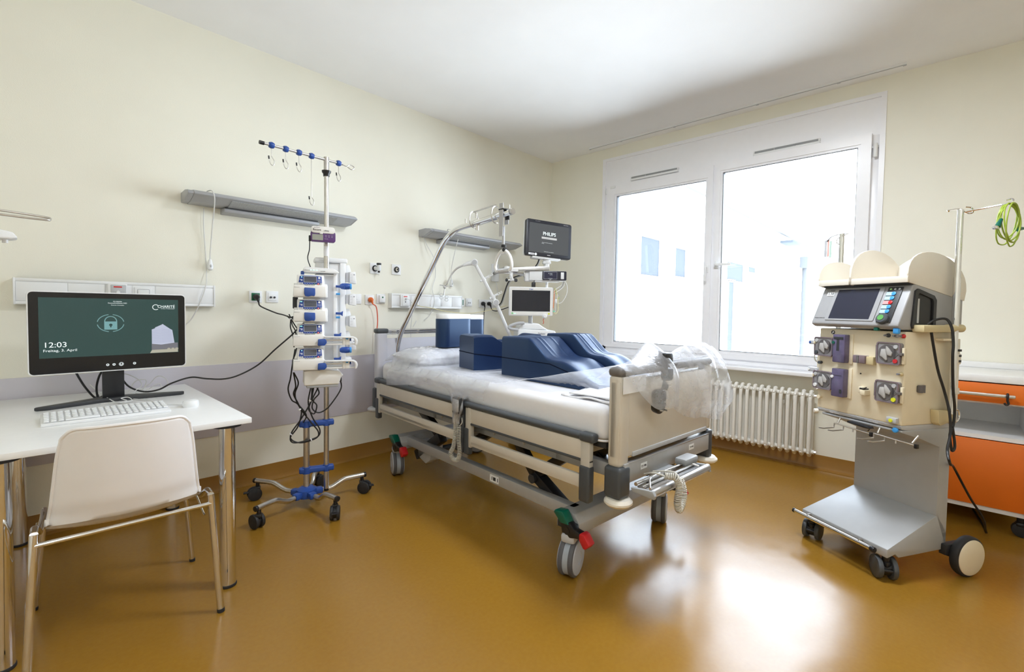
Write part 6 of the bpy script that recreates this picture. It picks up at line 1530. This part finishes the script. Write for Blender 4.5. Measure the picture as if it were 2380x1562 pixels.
text('lettering', hd, 'Fresenius Medical Care', M['ink'], 0.0065, (0, 0, 0), mtx=HM @ Matrix.Translation((-0.190, -0.0006, 0.022)) @ Matrix.Rotation(PI/2, 4, 'X'), depth=0.0002)
hg = [(0.085, 1.335), (0.10, 1.345), (0.20, 1.315), (0.215, 1.295), (0.215, 1.165), (0.075, 1.165), (0.070, 1.18)]
hi = [(0.100, 1.318), (0.108, 1.325), (0.190, 1.300), (0.197, 1.285), (0.197, 1.182), (0.095, 1.182), (0.092, 1.19)]
obj('side_grip', hd, M['dgrey'], frame_shape(hg, hi, 'x', X1-0.004, X1+0.008)); obj('grip_recess', hd, M['black'], prism(hi, 'x', X1-0.001, X1+0.001)); obj('grip_bar', hd, M['lgrey'], box(X1+0.0, X1+0.003, 0.104, 0.116, 1.19, 1.30))
# cradles on top
def wallp_(x0, x1, h=0.150):
    base = [(0.052, 1.372), (0.40, 1.295)]
    arc_ = [(0.226+0.185*math.cos(PI*k/16), 1.375+(h-0.012)*math.sin(PI*k/16)**0.85-0.035*(math.cos(PI*k/16)+0.0)) for k in range(17)]
    return prism([base[0], base[1]]+arc_, 'x', x0, x1, 0.002)
tr = obj('bag_cradle', dm, M['ivory'], prism([(0.055, 1.376), (0.045, 1.392), (0.055, 1.398), (0.40, 1.325), (0.40, 1.303)], 'x', X0-0.018, X1-0.002, 0.002))
obj('cradle_wall', tr, M['ivory'], wallp_(X0-0.020, X0-0.012, 0.14)); obj('cradle_wall', tr, M['ivory'], wallp_(-0.070, -0.058, 0.185)); obj('cradle_wall', tr, M['ivory'], wallp_(X1-0.006, X1+0.002, 0.145))
obj('cradle_lip', tr, M['ivory'], box(X0-0.018, -0.07, 0.042, 0.050, 1.372, 1.402, 0.003), box(-0.058, X1, 0.042, 0.050, 1.372, 1.402, 0.003))
obj('cradle_back', tr, M['ivory'], grid(lambda u, v: (-0.058+0.262*u, 0.33+0.03*v, 1.315+0.21*v-0.05*v*(2*u-1)**2), 14, 6), thick=0.005)
obj('cradle_gap', dm, M['dgrey'], prism([(0.062, 1.366), (0.062, 1.373), (0.39, 1.305), (0.39, 1.298)], 'x', X0, X1-0.004))
# front fittings
F = 0.045
def pump(x0, x1, z0, z1, rc, mark, side_):
    p = obj('roller_pump', dm, M['smoke'], prism(rrect(x0, x1, z0, z1, 0.010), 'y', F-0.022, F, 0.003))
    cx_, cz_ = (x0+x1)/2-(0.004 if side_ > 0 else -0.008), (z0+z1)/2
    r = (z1-z0)*0.40
    obj('pump_well', p, M['rotor_d'], cyl((cx_, F-0.0215, cz_), (cx_, F-0.0235, cz_), r, seg=32), prism([(cx_+r*0.7, cz_-r*0.7), (cx_+r*1.25, cz_), (cx_+r*0.7, cz_+r*0.7)], 'y', F-0.0235, F-0.0215))
    obj('pump_rotor', p, M['rotor'], prism([(cx_-r*0.72, cz_-r*0.35), (cx_-r*0.45, cz_-r*0.5), (cx_-r*0.05, cz_-r*0.85), (cx_+r*0.1, cz_-r*0.75), (cx_+r*0.05, cz_-r*0.3), (cx_-r*0.05, cz_+r*0.2), (cx_-r*0.15, cz_+r*0.5), (cx_-r*0.6, cz_+r*0.45)], 'y', F-0.029, F-0.023, 0.002),
        prism([(cx_+r*0.08, cz_-r*0.2), (cx_+r*0.55, cz_-r*0.3), (cx_+r*0.62, cz_+r*0.1), (cx_+r*0.4, cz_+r*0.4), (cx_+r*0.1, cz_+r*0.75), (cx_-r*0.08, cz_+r*0.85), (cx_-r*0.08, cz_+r*0.3)], 'y', F-0.029, F-0.023, 0.002))
    obj('lid_rim', p, M['mauve'], frame_shape(rrect(x0-0.001, x1+0.001, z0-0.001, z1+0.001, 0.011), rrect(x0+0.004, x1-0.004, z0+0.004, z1-0.004, 0.008), 'y', F-0.025, F-0.018))
    s = side_
    xx = x1-0.018 if s > 0 else x0+0.014
    obj('lid_button', p, M['lgrey'], cyl((xx, F-0.0215, z1-0.018), (xx, F-0.0265, z1-0.018), 0.009)); obj('lid_button', p, mark, cyl((xx, F-0.0215, z0+0.017), (xx, F-0.0270, z0+0.017), 0.0095))
    obj('lid_hinge', p, M['slate'], box(x0-0.008, x0+0.001, F-0.020, F, z0+0.02, z1-0.015, 0.002) if s > 0 else box(x1-0.001, x1+0.010, F-0.024, F, z0+0.01, z1-0.012, 0.002))
    obj('pump_latch', p, M['cream'], box(x1+0.002, x1+0.014, F-0.016, F, z0+0.005, z1-0.02, 0.003) if s > 0 else box(x0, x0+0.006, F-0.03, F-0.02, z0+0.06, z0+0.075, 0.001))
    if s > 0: obj('latch_clip', p, M['rotor_d'], box(x1-0.002, x1+0.012, F-0.028, F-0.014, (z0+z1)/2-0.006, (z0+z1)/2+0.006, 0.001))
pump(0.098, 0.200, 0.998, 1.098, 0, M['red'], 1)
pump(0.098, 0.200, 0.822, 0.920, 0, M['yellowc'], 1)
pump(-0.232, -0.128, 1.004, 1.102, 0, M['slate'], -1)
pump(-0.232, -0.128, 0.828, 0.922, 0, M['white'], -1)
for z0, z1, mk in ((0.980, 1.122, M['green']), (0.805, 0.948, M['white'])):
    h = obj('tube_holder', dm, M['cream'], box(-0.118, -0.032, F-0.006, F, z0-0.004, z1+0.004, 0.002))
    obj('holder_lid', h, M['violet'], box(-0.112, -0.048, F-0.040, F-0.006, z0, z1, 0.004))
    obj('lid_groove', h, M['dgrey'], box(-0.090, -0.076, F-0.0412, F-0.039, z0+0.06, z1-0.012) if z0 > 0.9 else box(-0.105, -0.056, F-0.0408, F-0.0395, z1-0.035, z1-0.033), cbox(-0.080, F-0.041, z1-0.018, 0.05, 0.003, 0.012, 0.001) if z0 > 0.9 else cbox(-0.06, F-0.0405, z0+0.03, 0.012, 0.002, 0.02))
    obj('holder_mark', h, mk, cyl((-0.107, F-0.040, z1-0.042), (-0.107, F-0.044, z1-0.042), 0.0075))
h = obj('pressure_holder', dm, M['mauve'], box(-0.012, 0.048, F-0.030, F, 0.988, 1.026, 0.003)); obj('holder_slot', h, M['rotor_d'], cbox(0.014, F-0.031, 1.007, 0.010, 0.004, 0.036)); obj('holder_base', h, M['cream2'], box(0.048, 0.082, F-0.022, F, 0.985, 1.024, 0.003))
h = obj('air_detector', dm, M['cream'], box(0.016, 0.034, F-0.022, F, 0.842, 0.872, 0.002), box(0.034, 0.058, F-0.034, F, 0.836, 0.862, 0.002)); obj('detector_lever', h, M['dgrey'], tube([(0.032, F-0.03, 0.868), (0.052, F-0.034, 0.867), (0.066, F-0.034, 0.876)], 0.0028, 6), box(0.03, 0.055, F-0.032, F-0.004, 0.862, 0.868, 0.001))
for x, m_ in ((0.132, M['slate']), (0.170, M['lgrey']), (0.197, M['red'])): c_ = obj('pressure_port', dm, m_, lathe([(0.010, 0), (0.009, 0.006), (0.005, 0.010), (0.004, 0.018)], (x, F, 1.130), (0, -1, 0), 16)); obj('port_tip', c_, M['greyink'], cyl((x, F-0.015, 1.130), (x, F-0.026, 1.130), 0.0045))
c_ = obj('pressure_port', dm, M['cream2'], lathe([(0.010, 0), (0.009, 0.006), (0.005, 0.010), (0.004, 0.016)], (0.195, F, 0.958), (0, -1, 0), 16)); obj('port_tip', c_, M['greyink'], cyl((0.195, F-0.014, 0.958), (0.195, F-0.026, 0.958), 0.0045))
obj('stop_button', dm, M['slate'], cyl((-0.206, F, 0.966), (-0.206, F-0.018, 0.966), 0.008)); obj('stop_button', dm, M['cream'], cyl((-0.206, F, 0.782), (-0.206, F-0.014, 0.782), 0.010))
obj('small_screw', dm, M['black'], cyl((0.010, F, 0.935), (0.010, F-0.003, 0.935), 0.003))
s_ = obj('applied_part_symbol', dm, M['ink'], cyl((-0.145, F+0.001, 1.130), (-0.145, F-0.0008, 1.130), 0.0105, seg=24)); obj('symbol_mark', s_, M['whiteink'], rot(cbox(-0.146, F-0.001, 1.130, 0.004, 0.001, 0.014), 20, 'Y', (-0.146, 0, 1.13)), cbox(-0.141, F-0.001, 1.131, 0.004, 0.001, 0.006))
h = obj('bubble_sensor', dm, M['lgrey'], box(0.150, 0.194, F-0.020, F, 0.730, 0.756, 0.003)); obj('sensor_mark', h, M['yellowc'], cyl((0.172, F-0.020, 0.742), (0.172, F-0.024, 0.742), 0.008))
obj('blue_stopper', dm, M['lblue'], cyl((0.185, F-0.002, 0.700), (0.185, F-0.014, 0.700), 0.012, bev=0.003)); obj('left_stopper', dm, M['ivory'], cyl((-0.212, F-0.002, 0.702), (-0.222, F-0.020, 0.702), 0.012, bev=0.003))
obj('edge_clip', dm, M['green'], box(0.092, 0.112, F-0.042, F-0.025, 1.150, 1.166, 0.003)); obj('edge_clip', dm, M['lblue'], box(0.178, 0.202, F-0.042, F-0.025, 1.140, 1.166, 0.004))
obj('tube_clip', dm, M['rotor_d'], box(X1, X1+0.012, 0.125, 0.165, 0.875, 0.905, 0.003), cyl((X1+0.008, 0.138, 0.873), (X1+0.008, 0.138, 0.907), 0.010), cyl((X1+0.008, 0.156, 0.873), (X1+0.008, 0.156, 0.907), 0.008))
obj('side_pocket', dm, M['cream2'], prism([(0.215, 0.795), (0.330, 0.785), (0.325, 0.745), (0.235, 0.722), (0.222, 0.735)], 'x', X1, X1+0.035, 0.004))
obj('cord_shelf', dm, M['cream2'], box(X1, X1+0.050, 0.080, 0.255, 1.150, 1.182, 0.005), cyl((X1+0.028, 0.255, 1.168), (X1+0.028, 0.345, 1.168), 0.018)); obj('cord_shelf', dm, M['cream'], box(X1, X1+0.035, 0.225, 0.315, 1.110, 1.122, 0.003))
obj('rear_fittings', dm, M['ivory'], box(X1-0.01, X1+0.012, 0.34, 0.375, 0.72, 1.12, 0.006), box(X1+0.0, X1+0.02, 0.345, 0.37, 1.0, 1.05, 0.004), box(X1, X1+0.02, 0.345, 0.37, 0.86, 0.89, 0.004)); obj('rear_ports', dm, M['dgrey'], *[box(X1+0.012, X1+0.022, 0.352, 0.366, z, z+0.010) for z in (1.01, 1.035, 1.06)])
obj('tube_loop', dm, M['chrome'], tube([(X1+0.03, 0.335+0.022*math.cos(2*PI*k/20), 0.765+0.028*math.sin(2*PI*k/20)) for k in range(20)], 0.0035, 8, closed=True))
# tube rails below the front
for xa, xb in ((-0.105, 0.080), (0.095, 0.280)):
    xb_ = min(xb, 0.275)
    rl = obj('hanger_rail', dm, M['steel'], cyl((xa, 0.03, 0.662), (xb_, 0.03, 0.655), 0.0035, seg=8), cyl((xa+0.01, 0.04, 0.665), (xa+0.01, 0.06, 0.70), 0.004), cyl((xb_-0.02, 0.04, 0.660), (xb_-0.02, 0.075, 0.69), 0.004))
    for k in range(3):
        x = xa+0.0+k*0.050
        obj('hanger_hook', rl, M['steel'], tube([(x, 0.03, 0.662), (x, 0.028, 0.640), (x-0.008, -0.03, 0.636), (x-0.012, -0.055, 0.640)] if k < 2 else [(x, 0.03, 0.660), (x, 0.028, 0.642)], 0.0032, 8))
    obj('rail_stop', rl, M['black'], cbox(xb_+0.004, 0.03, 0.653, 0.012, 0.016, 0.020, 0.002))
obj('pull_handle', dm, M['black'], prism([(-0.030, 0.694), (0.075, 0.688), (0.085, 0.680), (0.055, 0.678), (-0.030, 0.684)], 'y', 0.018, 0.05, 0.003))
# infusion poles of the machine
pr = obj('infusion_pole', dm, M['chrome'], cyl((X1+0.030, 0.300, 0.775), (X1+0.030, 0.300, 1.40), 0.0135, seg=20), cyl((X1+0.030, 0.300, 1.38), (X1+0.030, 0.300, 1.705), 0.0115, seg=20))
px, py = X1+0.030, 0.300
obj('pole_hook', pr, M['chrome'], tube(smooth_path([(px-0.028, py-0.03, 1.702), (px-0.035, py-0.02, 1.708), (px, py, 1.708), (px+0.010, py+0.02, 1.690), (px+0.028, py+0.03, 1.690), (px+0.032, py+0.015, 1.708), (px+0.018, py+0.0, 1.714)], 5), 0.0032, 8),
    tube(smooth_path([(px+0.01, py+0.01, 1.694), (px+0.06, py+0.03, 1.700), (px+0.12, py+0.045, 1.705), (px+0.150, py+0.04, 1.706), (px+0.158, py+0.045, 1.715), (px+0.150, py+0.05, 1.724), (px+0.135, py+0.045, 1.722)], 5), 0.0034, 8))
pl = obj('infusion_pole', dm, M['chrome'], cyl((-0.335, 0.305, 0.80), (-0.335, 0.305, 1.685), 0.0125, seg=20))
obj('pole_bracket', pl, M['cream'], box(-0.352, -0.22, 0.29, 0.325, 0.86, 0.89, 0.004), box(-0.352, -0.22, 0.29, 0.325, 1.10, 1.13, 0.004))
obj('pole_hook', pl, M['chrome'], tube(smooth_path([(-0.335, 0.305, 1.680), (-0.365, 0.31, 1.684), (-0.415, 0.32, 1.678), (-0.445, 0.325, 1.655)], 5), 0.003, 8), tube(smooth_path([(-0.335, 0.305, 1.680), (-0.31, 0.31, 1.684), (-0.297, 0.30, 1.678), (-0.315, 0.295, 1.672), (-0.335, 0.30, 1.67), (-0.36, 0.30, 1.655), (-0.36, 0.30, 1.635), (-0.345, 0.30, 1.625)], 5), 0.0028, 8))
# wheels
def twin(x, y, r, ang, nm='caster'):
    a = R(ang); ax = Vector((math.cos(a), math.sin(a), 0)); off = Vector((-ax.y, ax.x, 0))
    c_ = Vector((x, y, r))+off*0.015
    q = obj(nm, dm, M['black'], cyl((x, y, r+0.02), (x, y, 0.135), 0.016), cbox(x, y, r+0.025, 0.04, 0.04, 0.03, 0.01), cyl(c_-ax*0.02, c_+ax*0.02, r*0.7), cyl(c_-ax*0.03-off*r*0.75-Vector((0, 0, 0.0)), c_+ax*0.03-off*r*0.75, 0.008))
    for s in (-1, 1): obj('wheel', q, M['slate'], cyl(c_+ax*s*0.018, c_+ax*s*0.040, r, bev=0.006, seg=32))
twin(-0.215, 0.035, 0.050, 25); twin(0.175, 0.030, 0.052, 60)
for x, s in ((X1+0.02, 1), (X0-0.04, -1)):
    yc, r = 0.44, 0.095
    q = obj('rear_wheel', dm, M['rubber'], cyl((x, yc, r), (x+s*0.036, yc, r), r, seg=44, bev=0.010), cyl((x-s*0.05, yc-0.02, r), (x, yc, r), 0.03), box(min(x-s*0.03, x), max(x-s*0.03, x), 0.33, yc, 0.10, 0.15, 0.004))
    obj('wheel_disc', q, M['cream'], lathe([(0.084, 0), (0.083, 0.006), (0.075, 0.010), (0.0, 0.012)], (x+s*0.033, yc, r), (s, 0, 0), 40))
bar = obj('front_bar', dm, M['chrome'], cyl((-0.268, -0.030, 0.140), (0.150, -0.030, 0.140), 0.0105, seg=20)); obj('bar_end', bar, M['black'], cyl((0.148, -0.030, 0.140), (0.168, -0.030, 0.140), 0.0128, bev=0.002)); obj('bar_end', bar, M['black'], cyl((-0.274, -0.030, 0.140), (-0.264, -0.030, 0.140), 0.0118)); obj('bar_screw', bar, M['steel'], cyl((-0.19, -0.03, 0.150), (-0.19, 0.0, 0.150), 0.004), cyl((0.09, -0.03, 0.150), (0.09, 0.0, 0.150), 0.004))
# cables and coil of the machine
dmx = Matrix.Translation(DL) @ Matrix.Rotation(R(DA), 4, 'Z')
pc1 = thing('machine_power_cord', 'long black cord looping down the right side of the dialysis machine to the floor', 'cable', dmx @ Vector((0.28, 0.24, 0.62)), DA)
o = Vector((0.28, 0.24, 0.62))
for pts in ([(0.235, 0.13, 1.186), (0.25, 0.15, 1.205), (0.268, 0.19, 1.21), (0.285, 0.20, 1.17), (0.29, 0.205, 1.10), (0.29, 0.205, 1.042), (0.285, 0.225, 0.907), (0.28, 0.25, 0.81), (0.28, 0.247, 0.742), (0.28, 0.229, 0.694), (0.28, 0.240, 0.636), (0.28, 0.25, 0.619), (0.28, 0.262, 0.644), (0.28, 0.240, 0.733)],
            [(0.245, 0.140, 1.150), (0.245, 0.154, 1.097), (0.25, 0.183, 0.981), (0.26, 0.214, 0.885), (0.28, 0.22, 0.792), (0.29, 0.215, 0.701), (0.30, 0.185, 0.633), (0.31, 0.19, 0.574), ]+[tuple(dmx.inverted() @ Vector(q_)) for q_ in ((-1.10, -3.487, 0.467), (-1.0, -3.53, 0.353), (-0.9, -3.567, 0.256), (-0.8, -3.615, 0.148), (-0.70, -3.63, 0.06), (-0.60, -3.64, 0.012), (-0.45, -3.63, 0.008), (-0.2, -3.60, 0.008))]):
    obj('cord', pc1, M['cable'], cable([Vector(p)-o for p in pts], 0.0055))
gc = thing('earth_cable', 'coiled yellow-green cable hanging on the hook of the chrome pole', 'cable', dmx @ Vector((px+0.150, py+0.045, 1.60)), DA)
rnd2 = random.Random(5)
for k in range(6):
    a_, b_ = 0.052+rnd2.uniform(-0.006, 0.010), 0.080+rnd2.uniform(-0.008, 0.012)
    ph = rnd2.uniform(-0.12, 0.12)
    pts = []
    for i in range(22):
        a = 2*PI*i/22
        pts.append((0.012*math.sin(a+k)+k*0.004-0.01, a_*math.cos(a)+0.012*math.sin(a)*ph*4, 0.105-b_+b_*math.sin(a)+rnd2.uniform(-0.002, 0.002)))
    obj('cable_turn', gc, M['gyc'], tube(smooth_path(pts, 3, closed=True), 0.0028, 7, closed=True))
obj('cable_plug', gc, M['green'], cyl((0.0, -0.052, 0.035), (0.0, -0.075, 0.0), 0.006, 0.011)); obj('cable_plug', gc, M['green'], cyl((0.0, 0.05, 0.0), (0.0, 0.085, 0.004), 0.010, 0.006))
obj('plug_tip', gc, M['chrome'], cyl((0.0, -0.066, 0.0), (0.0, -0.092, -0.002), 0.009, bev=0.002))
fl = thing('hanging_tags', 'striped tag strips hanging from the far pole hook of the dialysis machine', 'tag', dmx @ Vector((-0.440, 0.325, 1.66)), DA)
obj('strip', fl, M['lgrey'], cbox(-0.012, 0, -0.045, 0.016, 0.002, 0.10)); obj('strip', fl, mat('salmon_strip', (0.75, 0.38, 0.32), 0.6), cbox(0.003, 0.002, -0.045, 0.010, 0.002, 0.10)); obj('strip', fl, mat('mint_strip', (0.50, 0.66, 0.58), 0.6), cbox(0.016, 0.004, -0.052, 0.014, 0.002, 0.10)); obj('tag_ring', fl, M['steel'], tube([(0.006*math.cos(2*PI*k/12), 0.003, 0.003+0.006*math.sin(2*PI*k/12)) for k in range(12)], 0.001, 6, closed=True))

# ---------------------------------------------------------------- orange cabinet
XF = -0.55
ca = thing('cabinet', 'orange and white medical cabinet on casters against the window wall', 'cabinet', (-0.28, -3.50, 0))
u0, u1 = -0.31, 0.32        # along y
f0 = XF+0.28
obj('carcass', ca, M['desk'], box(f0+0.02, 0.27, u0, u0+0.02, 0.115, 0.852), box(f0+0.02, 0.27, u1-0.02, u1, 0.115, 0.852), box(0.25, 0.27, u0, u1, 0.115, 0.852), box(f0+0.01, 0.27, u0, u1, 0.115, 0.140), box(f0+0.01, 0.27, u0, u1, 0.525, 0.548), box(f0+0.02, 0.27, u0, u1, 0.728, 0.742))
obj('worktop', ca, M['desk'], box(f0-0.005, 0.275, u0-0.01, u1+0.01, 0.852, 0.893, 0.003))
obj('back_rim', ca, M['desk'], box(0.235, 0.275, u0-0.01, u1+0.01, 0.893, 0.93, 0.003))
dr = obj('drawer', ca, M['orange'], box(f0, f0+0.02, u0+0.004, u1-0.004, 0.738, 0.846, 0.002))
obj('drawer_handle', dr, M['alu'], box(f0-0.035, f0-0.022, -0.225, 0.30, 0.775, 0.793, 0.003), box(f0-0.024, f0, -0.20, -0.19, 0.779, 0.789), box(f0-0.024, f0, 0.27, 0.28, 0.779, 0.789))
obj('door', ca, M['orange'], box(f0, f0+0.02, u0+0.024, u1-0.004, 0.142, 0.520, 0.002))
obj('side_post', ca, M['desk'], box(f0-0.002, f0+0.03, u0-0.01, u0+0.022, 0.06, 0.53, 0.002))
for x in (f0+0.05, 0.22):
    for y in (u0+0.03, u1-0.04):
        q = obj('caster', ca, M['black'], cyl((x, y, 0.06), (x, y, 0.118), 0.02), cbox(x, y, 0.07, 0.05, 0.05, 0.025, 0.01)); obj('wheel', q, M['rubber'], cyl((x-0.02, y, 0.04), (x+0.02, y, 0.04), 0.04, bev=0.004))
hk = thing('black_hook', 'small black plastic hook hanging on the drawer handle of the orange cabinet', 'hook', (XF-0.028, -3.695, 0.784))
obj('hook_body', hk, M['black'], tube(smooth_path([(0.012, 0, 0.006), (0.0, 0, 0.014), (-0.012, 0, 0.006), (-0.011, 0, -0.02), (-0.010, -0.004, -0.038), (-0.010, 0.004, -0.046), (-0.010, 0.012, -0.036)], 5), 0.0055, 8))
# ---------------------------------------------------------------- unseen ceiling fill lamps, added to brighten the room
def fill_lamp(label, x, y, sx, sy, power):
    t = thing('fill_lamp', label, 'ceiling lamp', (x, y, H))
    obj('housing', t, M['white'], frame_shape([(-sx/2-0.03, -sy/2-0.03), (sx/2+0.03, -sy/2-0.03), (sx/2+0.03, sy/2+0.03), (-sx/2-0.03, sy/2+0.03)], [(-sx/2, -sy/2), (sx/2, -sy/2), (sx/2, sy/2), (-sx/2, sy/2)], 'z', -0.05, 0))
    obj('diffuser', t, mat('fill_diffuser', (0.9, 0.9, 0.9), 0.5, emit=(0.86, 0.92, 1.0), estr=2.0), box(-sx/2, sx/2, -sy/2, sy/2, -0.040, -0.034))
    d = bpy.data.lights.new('fill_light', 'AREA'); d.shape = 'RECTANGLE'; d.size = sx; d.size_y = sy; d.energy = power; d.color = (0.86, 0.92, 1.0)
    lo = bpy.data.objects.new('fill_light', d); COL.objects.link(lo); lo.parent = t; lo.location = (0, 0, -0.055)
fill_lamp('flat white ceiling lamp near the window, above the camera view', -2.1, -2.65, 0.5, 0.5, 24)  # added out of frame to lift the window wall
fill_lamp('flat white ceiling lamp behind the camera', -4.6, -4.3, 0.62, 1.24, 8)  # added out of frame to lift the desk and chair
